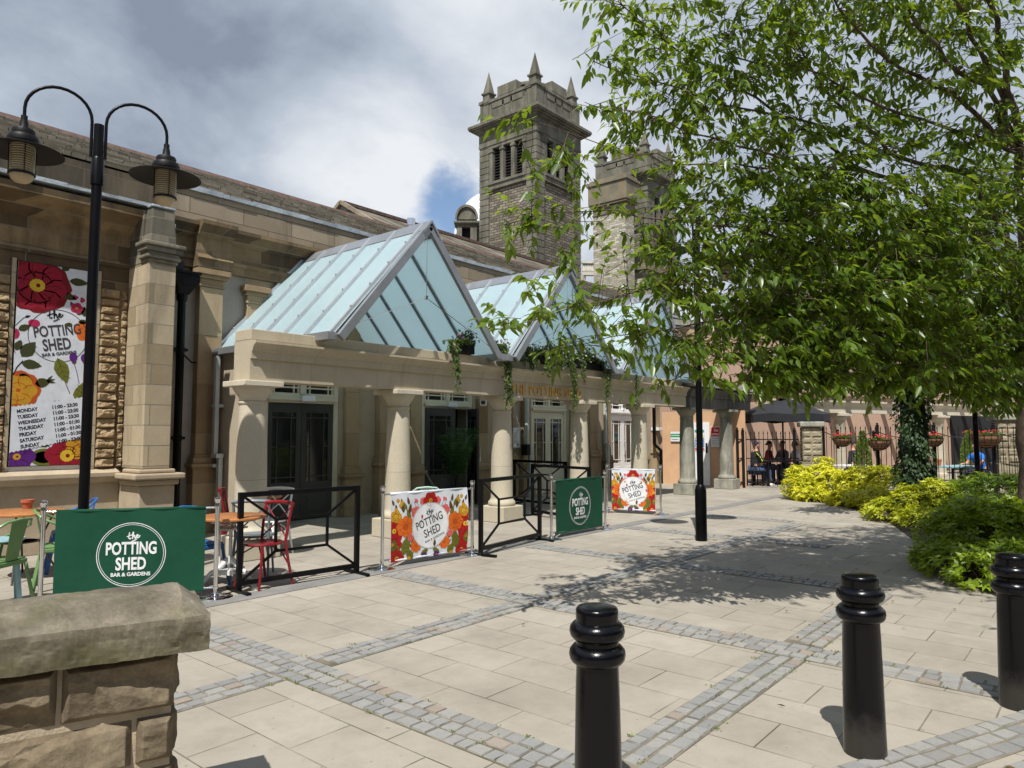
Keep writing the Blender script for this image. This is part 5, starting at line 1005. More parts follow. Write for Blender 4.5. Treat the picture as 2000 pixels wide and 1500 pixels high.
# ------------------------------------------------------------------ cafe furniture
TIMB = paint('orange_slatted_timber', (0.42, 0.17, 0.055), 0.5, 0.2, 10, 0.004)
REDM = paint('red_metal', (0.19, 0.008, 0.013), 0.32, 0.1, 6, 0.002); GRNM = paint('apple_green_metal', (0.13, 0.25, 0.09), 0.35, 0.12, 6, 0.002, dirt=(0.1, 0.14, 0.06), dirt_amt=.4)
BLUM = paint('blue_metal', (0.02, 0.12, 0.36), 0.35, 0.1, 6, 0.002); LBLM = paint('pale_blue_metal', (0.25, 0.42, 0.45), 0.4, 0.1, 6, 0.002); GRYM = paint('grey_blue_metal', (0.16, 0.19, 0.21), 0.35, 0.1, 6, 0.002)
WHM = paint('white_cast_iron', (0.72, 0.72, 0.70), 0.4, 0.06, 6, 0.003); MINT = paint('mint_metal', (0.42, 0.60, 0.52), 0.4, 0.06, 6, 0.002); DBRN = paint('dark_bronze_metal', (0.05, 0.035, 0.03), 0.4, 0.1, 6, 0.002)
TERR = paint('terracotta', (0.42, 0.12, 0.055), 0.8, 0.12, 8, 0.003)
def cross_chair(loc, rz, mat, label, low=None):
    """bentwood-style metal cafe chair with a crossed back; faces local +Y"""
    t = thing('cross_back_chair', label, 'chair', loc, rz, 'crossed-back metal cafe chairs'); low = low or mat
    m = MB(); m.lathe([(.19, .440), (.205, .445), (.21, .455), (.205, .468), (.17, .462), (.0, .458)], 28, (0, 0, 0)); m.build('seat', mat, t, True)
    for s in (-1, 1):
        m = MB(); m.tube([(s * .20, -.25, 0), (s * .185, -.19, .25), (s * .175, -.155, .46), (s * .185, -.185, .66), (s * .19, -.225, .84)], [.013, .015, .016, .015, .014], 10); m.build('rear_leg', mat, t, True)
        m = MB(); m.tube([(s * .175, .19, 0), (s * .16, .155, .25), (s * .15, .135, .45)], [.012, .014, .016], 10); m.build('front_leg', low, t, True)
        m = MB(); m.tube([(s * .168, .165, .2), (s * .13, .13, .36), (s * .02, .06, .435)], .008, 8); m.tube([(s * .19, -.19, .22), (s * .14, -.12, .37), (s * .02, -.06, .435)], .008, 8); m.build('brace', low, t, True)
    m = MB(); m.tube([(-.205, -.225, .845), (-.1, -.255, .855), (0, -.262, .858), (.1, -.255, .855), (.205, -.225, .845)], .021, 10); m.build('top_rail', mat, t, True)
    m = MB()
    for s in (-1, 1): m.tube([(s * .18, -.165, .49), (0, -.205, .655), (-s * .185, -.222, .82)], .008, 8)
    m.build('crossed_splat', low, t, True); return t
def tolix(loc, rz, mat, label, arms=True):
    """pressed sheet-metal chair with splayed legs and a looped tube back; faces local +Y"""
    t = thing('metal_chair', label, 'chair', loc, rz, 'pressed metal cafe chairs'); m = MB()
    m.box(-.18, .18, -.17, .18, .435, .452); m.box(-.19, .19, -.18, .19, .39, .434); m.build('seat', mat, t, bevel=.012)
    for sx_ in (-1, 1):
        for sy in (-1, 1):
            m = MB(); a = Vector((sx_ * .175, sy * .17, .40)); b_ = Vector((sx_ * .225, sy * .235, .0)); m.bar(a, b_, .045, .03, (sx_, sy, 0)); m.build('leg', mat, t, bevel=.008)
    m = MB(); pts = [(-.185, .10 if arms else -.14, .44), (-.235, .10 if arms else -.16, .62)] if arms else [(-.17, -.16, .44)]
    pts += [(-.235 if arms else -.19, -.05 if arms else -.18, .68), (-.215, -.17, .74 if arms else .74), (-.14, -.235, .80), (0, -.26, .815), (.14, -.235, .80), (.215, -.17, .74), (.235 if arms else .19, -.05 if arms else -.18, .68)] + ([(.235, .10, .62), (.185, .10, .44)] if arms else [(.17, -.16, .44)])
    m.tube(pts, .013, 8); m.build('back_hoop', mat, t, True)
    m = MB(); m.add([(-.075, -.165, .44), (.075, -.165, .44), (.10, -.24, .81), (-.10, -.24, .81), (-.075, -.172, .44), (.075, -.172, .44), (.10, -.247, .81), (-.10, -.247, .81)], [(0, 3, 2, 1), (4, 5, 6, 7), (0, 1, 5, 4), (1, 2, 6, 5), (2, 3, 7, 6), (3, 0, 4, 7)]); m.build('back_panel', mat, t, bevel=.004); return t
def round_table(loc, label, r=.36, h=.74, style='cast', mat=WHM):
    t = thing('round_table', label, 'table', loc, .4, 'round slatted cafe tables'); top = MB(); top.lathe([(r - .01, h - .03), (r, h - .022), (r, h - .006), (r - .008, h)], 56); tp = top.build('table_top', TIMB, t, True)
    sl_ = MB(); 
    for k in range(-5, 6):
        x = k * r / 5.6; w = math.sqrt(max(0, r * r - x * x)) - .02
        if w > .02: sl_.box(x - .0035, x + .0035, -w, w, h - .002, h + .0012)
    sl_.build('slat_gap', DBRN, tp)
    if style == 'cast':
        m = MB()
        for s in (-.09, .09):
            m.tube([(s, .06, .70), (s, .06, .18)], .009, 8); m.tube([(s, -.06, .70), (s, -.06, .18)], .009, 8)
        m.box(-.14, .14, -.10, .10, .60, .62); m.box(-.12, .12, -.09, .09, .15, .20); m.tube([(-.3, 0, .71), (-.12, 0, .66), (.12, 0, .66), (.3, 0, .71)], .013, 8); m.tube([(0, -.3, .71), (0, 0, .66), (0, .3, .71)], .013, 8); m.build('pedestal', mat, t, True)
        for k in range(3):
            a = 2 * math.pi * k / 3 + .5; c, s = math.cos(a), math.sin(a); m = MB(); m.tube([(c * .02, s * .02, .30), (c * .10, s * .10, .22), (c * .2, s * .2, .17), (c * .27, s * .27, .08), (c * .31, s * .31, .025)], [.028, .024, .02, .018, .022], 10); m.lathe([(.035, 0), (.035, .02), (.02, .035)], 12, (c * .31, s * .31, 0)); m.build('foot', mat, t, True)
    else:
        for k in range(4):
            a = math.pi / 4 + math.pi / 2 * k; c, s = math.cos(a), math.sin(a); m = MB(); m.tube([(c * r * .75, s * r * .75, h - .03), (c * r * .45, s * r * .45, .4), (c * r * .95, s * r * .95, 0)], .011, 8); m.build('leg', mat, t, True)
        m = MB(); m.lathe([(r * .46, .40), (r * .46, .412), (r * .42, .412), (r * .42, .40)], 24); m.build('leg_ring', mat, t, True)
    return t
def gzc(px, py, z): p = gz(px, py, z); return (p[0], p[1], 0)
fdir = math.atan2(_f[1], _f[0])
T1p = gzc(452, 1007, .74); round_table(T1p, 'round orange-topped table with white cast legs beside the red chairs', .34, .74, 'cast')
T2p = gz(505, 968, .74); round_table((T2p[0], T2p[1], 0), 'round orange-topped table half hidden behind the first column', .31, .74, 'legs', GRYM)
T0p = gzc(40, 998, .74); round_table(T0p, 'round table with a terracotta pot, at the left edge behind the barrier post', .42, .74, 'legs', DBRN)
pot = gz(53, 993, .742); t = thing('plant_pot', 'small empty terracotta pot on the leftmost round table', 'pot', (pot[0], pot[1], .742)); m = MB(); m.lathe([(.042, 0), (.056, .065), (.058, .068), (.066, .07), (.068, .10), (.058, .10), (.05, .07), (.0, .068)], 24); m.build('pot', TERR, t, True)
def seat_by_back(px, py, z, off, rz):      # stand a chair so that the top of its back meets the sight line
    p = gz(px, py, z); c_, s_ = math.cos(rz), math.sin(rz); return (p[0] - s_ * off, p[1] + c_ * off, 0)
c1 = gz(512, 1060, .455); cross_chair((c1[0], c1[1], 0), fdir + R(62), REDM, 'nearer red crossed-back chair behind the black metal frame')
rz = fdir + R(-165); cross_chair(seat_by_back(430, 955, .86, .25, rz), rz, REDM, 'farther red crossed-back chair, left of the first column')
rz = fdir - R(90) + R(8); cross_chair(seat_by_back(490, 978, .86, .25, rz), rz, GRYM, 'grey crossed-back chair with a thick top rail in front of the first column')
rz = fdir + R(75); cross_chair(seat_by_back(549, 953, .86, .25, rz), rz, WHM, 'pale grey-white crossed-back chair at the first doors', low=WHM)
rz = fdir - R(4); tolix(seat_by_back(44, 1015, .81, .26, rz), rz, GRNM, 'large apple-green metal chair at the left edge of the picture')
c6 = gz(122, 1062, .45); tolix((c6[0], c6[1], 0), fdir + R(-150), GRNM, 'green metal chair almost hidden behind the nearest green barrier')
rz = fdir + R(35); tolix(seat_by_back(190, 974, .81, .26, rz), rz, BLUM, 'blue metal chair right behind the nearest lamp post')
c8 = gz(386, 1060, .45); tolix((c8[0], c8[1], 0), fdir + R(150), BLUM, 'blue metal chair showing only its seat edge beside the barrier post', arms=False)
c9 = gz(770, 985, .45); tolix((c9[0], c9[1], 0), fdir + R(20), paint('dark_grey_metal', (.05, .055, .06), .35, .1, 6, .002), 'dark grey metal chair behind the post of the nearer flowered barrier')
rz = fdir - R(80); tolix(seat_by_back(834, 952, .81, .26, rz), rz, MINT, 'mint metal chair whose back peeps above the nearer flowered barrier')
st = gz(8, 1052, .62); t = thing('metal_stool', 'pale blue metal stool at the left edge beside the green chair', 'stool', (st[0], st[1], 0)); m = MB(); m.lathe([(.16, .60), (.17, .61), (.165, .625), (.0, .62)], 24); m.build('seat', LBLM, t, True)
for k in range(4):
    a = .6 + math.pi / 2 * k; m = MB(); m.bar((.12 * math.cos(a), .12 * math.sin(a), .60), (.19 * math.cos(a), .19 * math.sin(a), 0), .035, .025, (math.cos(a), math.sin(a), 0)); m.build('leg', LBLM, t)
# camera, menu case, ashtray bin
cm = gd(944, 784, 13.6); cm = gy(944, 785, 11.1); t = thing('security_camera', 'white dome security camera on the wall above the open doors', 'camera', cm, fdir + math.pi); m = MB(); m.lathe([(.0, -.1), (.075, -.09), (.085, -.02), (.085, .05), (.05, .09), (.0, .10)], 20); o = m.build('housing', WHITEW, t, True); m = MB(); m.lathe([(.0, -.06), (.045, -.045), (.055, 0), (.045, .045), (.0, .06)], 16, (.06, 0, -.01)); m.build('lens', GLASS, t, True); MB().box(-.3, -.05, -.02, .02, -.02, .02).build('arm', WHITEW, t)
mn = gy(1007, 855, YW - .14); t = thing('menu_case', 'slim glazed menu case on the wall just left of the cream doors', 'sign', mn); MB().box(-.17, .17, -.02, .02, -.27, .27).build('case', paint('silver_case', (.35, .36, .37), .3, .05, 3, 0, metal=.7), t, bevel=.005)
p = Print(); p.poly([(-.13, -.24), (.13, -.24), (.13, .24), (-.13, .24)], 'fog', 0); p.blob(.06, .18, .022, .022, 'pur', 1); p.poly([(.03, -.2), (.09, -.2), (.09, -.14), (.03, -.14)], 'pur', 1)
for k in range(13): p.line([(-.09, .13 - k * .022), (.05 + .03 * math.sin(k * 2.1), .13 - k * .022)], .005, 'ink', 1)
p.build('menu_sheet', lambda a, b_, l: (a, -.021 - l, b_), t)
bn = gy(1029, 878, YW - .3); t = thing('ashtray_bin', 'small black wall-mounted bin between the menu case and the cream doors', 'bin', bn); MB().box(-.07, .07, -.07, .12, -.14, .10).box(-.075, .075, -.075, .12, .10, .13).build('bin', IRON, t, bevel=.01)
# ------------------------------------------------------------------ trees
CHER = leafmat('cherry_leaf', (0.030, 0.070, 0.008), (0.115, 0.192, 0.018), trans=0.44, rough=0.34, tcol=(0.39, 0.52, 0.03))
BARK = stone('cherry_bark', [(0.06, 0.04, 0.03), (0.12, 0.085, 0.065), (0.20, 0.16, 0.13)], bricky=False, grain=3, stain_amt=.5, stain=(.03, .02, .02), vstreak=False)
IVYL = leafmat('ivy_leaf', (0.010, 0.030, 0.006), (0.035, 0.075, 0.015), trans=0.15, rough=0.55)
SUNL = leafmat('golden_shrub_leaf', (0.30, 0.33, 0.012), (0.80, 0.76, 0.04), trans=0.30, rough=0.4, tcol=(0.75, 0.72, 0.03))
MIDL = leafmat('green_shrub_leaf', (0.05, 0.10, 0.008), (0.20, 0.29, 0.02), trans=0.30, rough=0.4)
CONL = leafmat('conifer_leaf', (0.08, 0.13, 0.02), (0.20, 0.28, 0.04), trans=0.15, rough=0.5)
def V3(a): return Vector([float(c) for c in a])
LIMBK = .52
def limb_tree(name, label, cat, trunk, limbs, clumps, lsize, lwid, mat, bark, seed, twig=.5, per=15, group=None, spread=1.0):
    """trunk and limbs are tapered tubes; every clump of the crown is filled with leafy sprays, each joined to the nearest limb"""
    rng = np.random.default_rng(seed); rd = random.Random(seed); base = trunk[0][0]; t = thing(name, label, cat, (base[0], base[1], 0), group=group); off = Vector((base[0], base[1], 0)); nodes = []
    def wob(p, a): return V3(p) + Vector((rd.uniform(-a, a), rd.uniform(-a, a), rd.uniform(-a, a)))
    def tub(mb, pts, rs, seg, wobble=.03):
        out = []; ro = []
        for i in range(len(pts) - 1):
            a, b_ = V3(pts[i]), V3(pts[i + 1]); n = max(2, int((b_ - a).length / .22))
            for k in range(n): q = a.lerp(b_, k / n); out.append(wob(q, wobble if k else wobble * .3) - off); ro.append((rs[i] + (rs[i + 1] - rs[i]) * k / n) * (LIMBK if seg == 8 else 1))
        out.append(V3(pts[-1]) - off); ro.append(rs[-1]); mb.tube(out, ro, seg); nodes.extend([(q, r) for q, r in zip(out, ro)])
    m = MB(); tub(m, [p for p, r in trunk], [r for p, r in trunk], 14, .02); tr = m.build('trunk', bark, t, True); nodes.clear() if len(trunk) < 2 else None
    for pts in limbs: m = MB(); tub(m, [p for p, r in pts], [r for p, r in pts], 8); m.build('limb', bark, t, True)
    NP = np.array([tuple(q) for q, r in nodes]); NR = np.array([r for q, r in nodes]); tw = MB(); P = []; D = []; Nn = []; RN = []
    for (c, rad, cnt) in clumps:
        c = np.array(c) - np.array(off); rad = np.array(rad) if np.ndim(rad) else np.array([rad] * 3)
        hub = None
        for _ in range(cnt):
            q = rng.normal(size=3); q /= np.linalg.norm(q); q *= rng.random() ** .42; tip = c + q * rad
            k = np.argmin(((NP - tip) ** 2).sum(1) + 0.0); src = NP[k]; dv = tip - src; dl = np.linalg.norm(dv)
            if dl > .12:
                mid = src + dv * .55 + np.array([0, 0, .06 * dl]) + rng.normal(size=3) * .05 * dl; r0 = min(.014, .005 + .006 * dl, NR[k]); pts = [Vector(src), Vector(src + dv * .28 + rng.normal(size=3) * .02 * dl + np.array([0, 0, .04 * dl])), Vector(mid), Vector(tip)]; tw.tube(pts, [r0, r0 * .8, r0 * .55, .0022], 4, caps=False)
                if rng.random() < .25: NP = np.vstack([NP, mid[None]]); NR = np.append(NR, r0 * .6)
            axis = dv / (dl + 1e-6) + np.array([0, 0, -.15]) + rng.normal(size=3) * .35; axis[2] *= .38; axis /= np.linalg.norm(axis); L_ = twig * (.6 + .7 * rng.random()); n = int(per * (.7 + .6 * rng.random())); shade = rng.random() * .5
            e = tip + axis * L_ * .5; s0 = tip - axis * L_ * .5; tw.tube([Vector(s0), Vector(tip + rng.normal(size=3) * .01), Vector(e + np.array([0, 0, -.04]))], [.0035, .003, .0012], 3, caps=False)
            for i in range(n):
                f = (i + rng.random()) / n; side = np.cross(axis, [0, 0, 1.0]); side /= np.linalg.norm(side) + 1e-6; s = 1 if i % 2 else -1
                d = axis * (.35 + .5 * f) + side * s * (.75 - .35 * f) * spread + np.array([0, 0, -.16 - .5 * rng.random()]) + rng.normal(size=3) * .30
                P.append(s0 + axis * L_ * f + rng.normal(size=3) * .008); D.append(d); Nn.append(np.array([0, 0, 1.0]) + rng.normal(size=3) * .5); RN.append(shade + rng.random() * .5)
    tw.build('twigs', bark, t); n = len(P); rs = np.random.default_rng(seed + 1); ln = lsize * (.45 + .85 * rs.random(n)); leaves('foliage', P, D, np.array(Nn), ln, ln * lwid, mat, t, np.array(RN), droop=.28); return t, n
def G(px, py, d): return tuple(gd(px, py, d))
tb = gd(2012, 900, 8.6); tb = (tb[0], tb[1], 0.0)
fork = G(2008, 560, 8.4); f2 = G(1990, 300, 7.9)
trunk = [(tb, .17), ((tb[0], tb[1], .8), .145), (G(2010, 720, 8.5), .13), (fork, .12)]
limbs = [
 [(fork, .10), (f2, .085), (G(1965, 130, 7.5), .06), (G(1930, 0, 7.2), .045), (G(1900, -140, 7.0), .03)],
 [(f2, .06), (G(1925, 165, 7.4), .045), (G(1850, 120, 6.9), .035), (G(1775, 20, 6.6), .026), (G(1720, -90, 6.4), .018)],
 [(f2, .055), (G(1860, 180, 7.2), .04), (G(1735, 120, 6.8), .03), (G(1640, 20, 6.5), .02), (G(1590, -60, 6.3), .012)],
 [(G(1990, 300, 7.9), .05), (G(1900, 265, 7.3), .035), (G(1720, 205, 6.8), .024), (G(1560, 130, 6.5), .016), (G(1430, 110, 6.4), .008)],
 [(fork, .07), (G(1900, 345, 7.6), .05), (G(1740, 300, 7.0), .035), (G(1610, 175, 6.7), .024), (G(1545, 60, 6.5), .014), (G(1535, -60, 6.4), .008)],
 [(fork, .07), (G(1850, 420, 7.4), .05), (G(1640, 300, 6.8), .032), (G(1440, 170, 6.5), .018), (G(1290, 70, 6.4), .011), (G(1215, 10, 6.3), .006)],
 [(G(1740, 300, 7.0), .03), (G(1560, 235, 6.6), .022), (G(1380, 195, 6.3), .014), (G(1220, 140, 6.2), .008), (G(1160, 120, 6.2), .005)],
 [(fork, .075), (G(1840, 470, 7.2), .05), (G(1640, 350, 6.7), .034), (G(1530, 310, 6.4), .024), (G(1400, 270, 6.2), .016), (G(1230, 215, 6.0), .008), (G(1150, 205, 6.0), .005)],
 [(G(1640, 350, 6.7), .026), (G(1480, 330, 6.3), .018), (G(1330, 320, 6.0), .012), (G(1180, 285, 5.8), .008), (G(1040, 235, 5.7), .004)],
 [(fork, .07), (G(1830, 560, 7.2), .05), (G(1600, 480, 6.6), .032), (G(1420, 440, 6.2), .02), (G(1200, 410, 5.8), .011), (G(1080, 415, 5.7), .006), (G(985, 440, 5.6), .004)],
 [(G(1600, 480, 6.6), .025), (G(1450, 505, 6.1), .018), (G(1280, 560, 5.8), .012), (G(1120, 600, 5.6), .007), (G(985, 640, 5.5), .004)],
 [(G(1830, 560, 7.2), .04), (G(1640, 600, 6.4), .026), (G(1430, 620, 6.0), .016), (G(1250, 650, 5.8), .009), (G(1090, 680, 5.7), .004)],
 [(G(1830, 560, 7.2), .04), (G(1700, 660, 6.5), .026), (G(1540, 690, 6.2), .016), (G(1400, 700, 6.0), .008), (G(1320, 740, 5.9), .004)],
 [(fork, .06), (G(1900, 620, 7.3), .04), (G(1800, 680, 6.8), .025), (G(1690, 720, 6.5), .014), (G(1600, 745, 6.3), .006)],
 [(f2, .05), (G(2120, 150, 8.0), .04), (G(2250, 20, 8.2), .02)], [(fork, .06), (G(2170, 420, 8.6), .04), (G(2350, 330, 8.9), .02)],
 [(fork, .06), (G(1960, 430, 9.6), .04), (G(1850, 330, 10.6), .02)], [(fork, .06), (G(1780, 500, 8.6), .03), (G(1620, 440, 8.8), .015)]]
CL = []
def cl(px, py, d, r, n, sq=.75):
    k = .46 if px < 1300 else (.74 if px < 1480 else ((.95 if px < 1740 else 1.35) if py < 360 else 1.3)); CL.append((gd(px, py, d), (r * 1.06, r * 1.06, r * sq), max(2, round(n * k))))
# upper left reach
for a in ((1180, 10, 6.3, .20, 8), (1240, 30, 6.4, .28, 15), (1330, 20, 6.4, .42, 26), (1170, 110, 6.2, .17, 9), (1240, 150, 6.2, .34, 26), (1330, 130, 6.3, .40, 30), (1200, 210, 6.0, .20, 12), (1260, 250, 6.1, .30, 20), (1330, 215, 6.2, .30, 20),
          (1440, 60, 6.4, .48, 30), (1430, 170, 6.4, .42, 30), (1400, 260, 6.3, .36, 24), (1540, 40, 6.5, .45, 26), (1530, 150, 6.5, .40, 24), (1520, 260, 6.5, .40, 26), (1640, 60, 6.6, .50, 26), (1630, 180, 6.6, .40, 18), (1640, 290, 6.7, .40, 22),
          (1760, 50, 6.8, .52, 26), (1750, 160, 7.0, .42, 18), (1760, 280, 7.0, .42, 22), (1880, 40, 7.2, .50, 20), (1880, 160, 7.2, .42, 16), (1880, 290, 7.3, .42, 20), (1985, 80, 7.4, .5, 20), (1985, 220, 7.5, .45, 18), (1990, 350, 7.6, .5, 26)): cl(*a)
# leafy fingers across the towers
for a in ((1020, 250, 5.7, .15, 7), (1070, 300, 5.75, .19, 11), (1125, 330, 5.8, .19, 11), (1195, 285, 5.9, .14, 4), (1010, 450, 5.6, .12, 5), (1065, 400, 5.7, .15, 7), (1120, 420, 5.75, .15, 6), (1215, 410, 5.9, .10, 2), (1000, 400, 5.6, .10, 3), (1095, 505, 5.7, .15, 6), (1180, 545, 5.7, .15, 5), (1040, 440, 5.6, .12, 5), (1060, 555, 5.6, .16, 9), (1150, 470, 5.8, .08, 2),
          (1000, 625, 5.5, .13, 8), (1060, 610, 5.55, .15, 10), (1130, 600, 5.6, .20, 13), (1210, 590, 5.7, .20, 9), (1100, 672, 5.7, .13, 6), (1180, 655, 5.7, .17, 9), (1255, 530, 5.8, .20, 8), (1290, 400, 6.0, .18, 7), (1300, 325, 6.1, .24, 10), (1285, 460, 5.9, .16, 6)): cl(*a)
# middle and dense lower mass
for a in ((1340, 460, 6.0, .36, 34), (1330, 560, 5.9, .34, 34), (1260, 630, 5.8, .26, 22), (1310, 690, 5.9, .25, 20), (1400, 380, 6.2, .38, 34), (1440, 480, 6.2, .40, 44), (1440, 580, 6.1, .40, 48), (1420, 670, 6.0, .30, 34), (1400, 730, 5.9, .14, 10), (1510, 380, 6.4, .42, 38), (1560, 470, 6.4, .46, 52),
          (1560, 570, 6.3, .46, 60), (1530, 660, 6.2, .38, 48), (1500, 730, 6.1, .24, 26), (1590, 725, 6.2, .22, 26), (1640, 400, 6.6, .46, 44), (1680, 490, 6.6, .50, 60), (1680, 590, 6.5, .50, 66), (1650, 680, 6.4, .36, 50), (1780, 410, 6.8, .50, 50), (1800, 510, 6.9, .55, 66), (1800, 610, 6.8, .52, 70), (1760, 695, 6.6, .38, 50),
          (1900, 420, 7.2, .52, 50), (1930, 520, 7.2, .55, 60), (1930, 620, 7.2, .52, 60), (1890, 700, 7.0, .36, 44), (1980, 690, 7.3, .40, 40), (1600, 350, 6.6, .4, 26), (1290, 760, 5.9, .10, 5), (1215, 690, 5.8, .08, 3)): cl(*a)
for a in ((1540, 748, 6.2, .16, 12), (1640, 740, 6.4, .18, 14), (1720, 750, 6.6, .18, 14), (1850, 752, 7.0, .22, 18), (1930, 760, 7.2, .22, 18), (1985, 765, 7.3, .2, 14)): cl(*a)
# behind and above, outside the picture: the rest of the crown
for a in ((1700, 560, 8.6, .7, 60), (1560, 480, 8.2, .6, 36), (1850, 640, 8.8, .7, 60), (1850, 470, 9.4, .8, 50), (1950, 340, 9.4, .8, 40), (1700, 640, 8.2, .5, 40), (1480, 600, 7.8, .45, 26), (2120, 300, 8.3, 1.0, 60), (2150, 550, 8.6, 1.0, 60), (2250, 100, 8.2, 1.0, 50), (1950, -120, 7.5, 1.0, 60), (1650, -110, 6.8, .8, 50), (1400, -90, 6.5, .6, 30), (2350, 350, 8.8, 1.0, 40)): cl(*a)
for x, y, z, r_, n_ in ((6.4, -.9, 4.0, .8, 46), (7.6, -.5, 4.3, .9, 60), (8.6, -.9, 4.6, .9, 50), (7.2, -1.6, 4.2, .9, 46), (9.6, -.6, 3.6, .8, 50), (8.2, -.1, 3.5, .6, 40), (5.6, -1.3, 3.9, .5, 22), (9.0, -2.2, 4.2, 1.0, 46), (10.8, -1.6, 4.0, 1.0, 40), (12.4, .2, 4.4, 1.0, 40), (4.9, -.7, 3.7, .4, 14), (5.9, -.75, 3.7, .5, 22), (4.3, -1.2, 4.1, .4, 10), (10.6, 1.0, 4.4, .8, 36), (5.5, 1.6, 5.7, .9, 46), (6.6, 1.3, 5.9, .9, 46), (4.6, 1.2, 5.5, .7, 30), (7.4, .5, 6.0, 1.0, 50), (5.7, .2, 5.5, .8, 36), (8.2, 1.8, 6.6, 1.0, 40), (6.6, 2.4, 6.4, .8, 34), (6.4, -.7, 5.2, .8, 34)): CL.append((np.array([x, y, z]), (r_, r_, r_ * .6), n_))
limbs += [[(f2, .07), ((9.0, .8, 5.4), .05), ((7.6, 1.0, 5.8), .03), ((6.0, 1.3, 5.8), .015), ((4.8, 1.3, 5.5), .006)], [(fork, .07), ((9.4, .1, 4.0), .05), ((8.2, -.5, 4.3), .035), ((7.0, -.9, 4.4), .02), ((5.8, -1.2, 4.1), .008)], [(fork, .06), ((9.9, -.6, 4.0), .04), ((9.2, -1.8, 4.4), .02), ((8.6, -2.6, 4.4), .008)], [(fork, .06), ((11.4, -.6, 4.2), .03), ((12.4, .2, 4.6), .012)]]
tr, nleaf = limb_tree('cherry_tree', 'large cherry tree spreading its leafy branches over the right half of the picture', 'tree', trunk, limbs, CL, .092, .42, CHER, BARK, 5)
print('cherry leaves', nleaf)
# ivy-clad tree in the shrub bed, its crown merging with the dark mass above
ib = gd(1788, 950, 13.5); ib = (ib[0], ib[1], 0.0); DK = leafmat('dark_tree_leaf', (0.014, 0.036, 0.006), (0.05, 0.095, 0.016), trans=0.28, rough=0.4)
trunk = [(ib, .16), ((ib[0], ib[1], 1.4), .14), ((ib[0] + .05, ib[1], 2.7), .12)]; top = trunk[-1][0]
limbs = [[(top, .09), tuple(np.array(top) + np.array(v) * .5), tuple(np.array(top) + np.array(v))] for v in ((-.2, 1.5, 1.0), (.3, -1.6, 1.0), (-.9, .4, 1.9), (.6, -.4, 2.2), (-.6, -1.0, 1.3))]
limbs = [[(l[0][0], .08), (l[1], .05), (l[2], .02)] for l in limbs]; CL2 = []
for a in ((1640, 680, 13.2, .55, 40), (1700, 630, 13.4, .7, 60), (1790, 650, 13.4, .8, 80), (1880, 650, 13.5, .8, 70), (1940, 700, 13.6, .6, 50), (1720, 730, 13.4, .40, 34), (1800, 745, 13.3, .40, 44), (1890, 750, 13.4, .40, 36), (1800, 560, 13.6, .9, 60), (1960, 770, 13.7, .35, 24), (1600, 715, 13.2, .30, 16), (1660, 745, 13.2, .28, 14)): CL2.append((gd(*a[:3]), (a[3],) * 2 + (a[3] * .75,), a[4]))
it, n2 = limb_tree('ivy_clad_tree', 'dark tree with its trunk wrapped in ivy, rising from the golden shrubs', 'tree', trunk, limbs, CL2, .125, .42, DK, BARK, 21, twig=.55, per=12)
n = 3400; a = RNG.random(n) * 2 * math.pi; z = RNG.random(n) * 2.75; bul = 1 + .22 * np.sin(z * 5 + a * 2) + .12 * np.sin(z * 11 + a * 3); r = (.30 - .05 * z / 2.7) * bul * (.75 + .3 * RNG.random(n)); P = np.stack([r * np.cos(a), r * np.sin(a), z], 1); D = np.stack([np.cos(a) * .5, np.sin(a) * .5, -np.ones(n) * .7], 1) + RNG.normal(size=(n, 3)) * .35; leaves('ivy', P, D, np.stack([np.cos(a), np.sin(a), .4 * np.ones(n)], 1) + RNG.normal(size=(n, 3)) * .3, .07, .055, IVYL, it, fine=False)
m = MB(); m.lathe([(.22, 0), (.24, 1.2), (.2, 2.7)], 12); m.build('ivy_core', paint('ivy_stem_mass', (0.012, 0.02, 0.008), .9, .3, 8, .02), it, True)

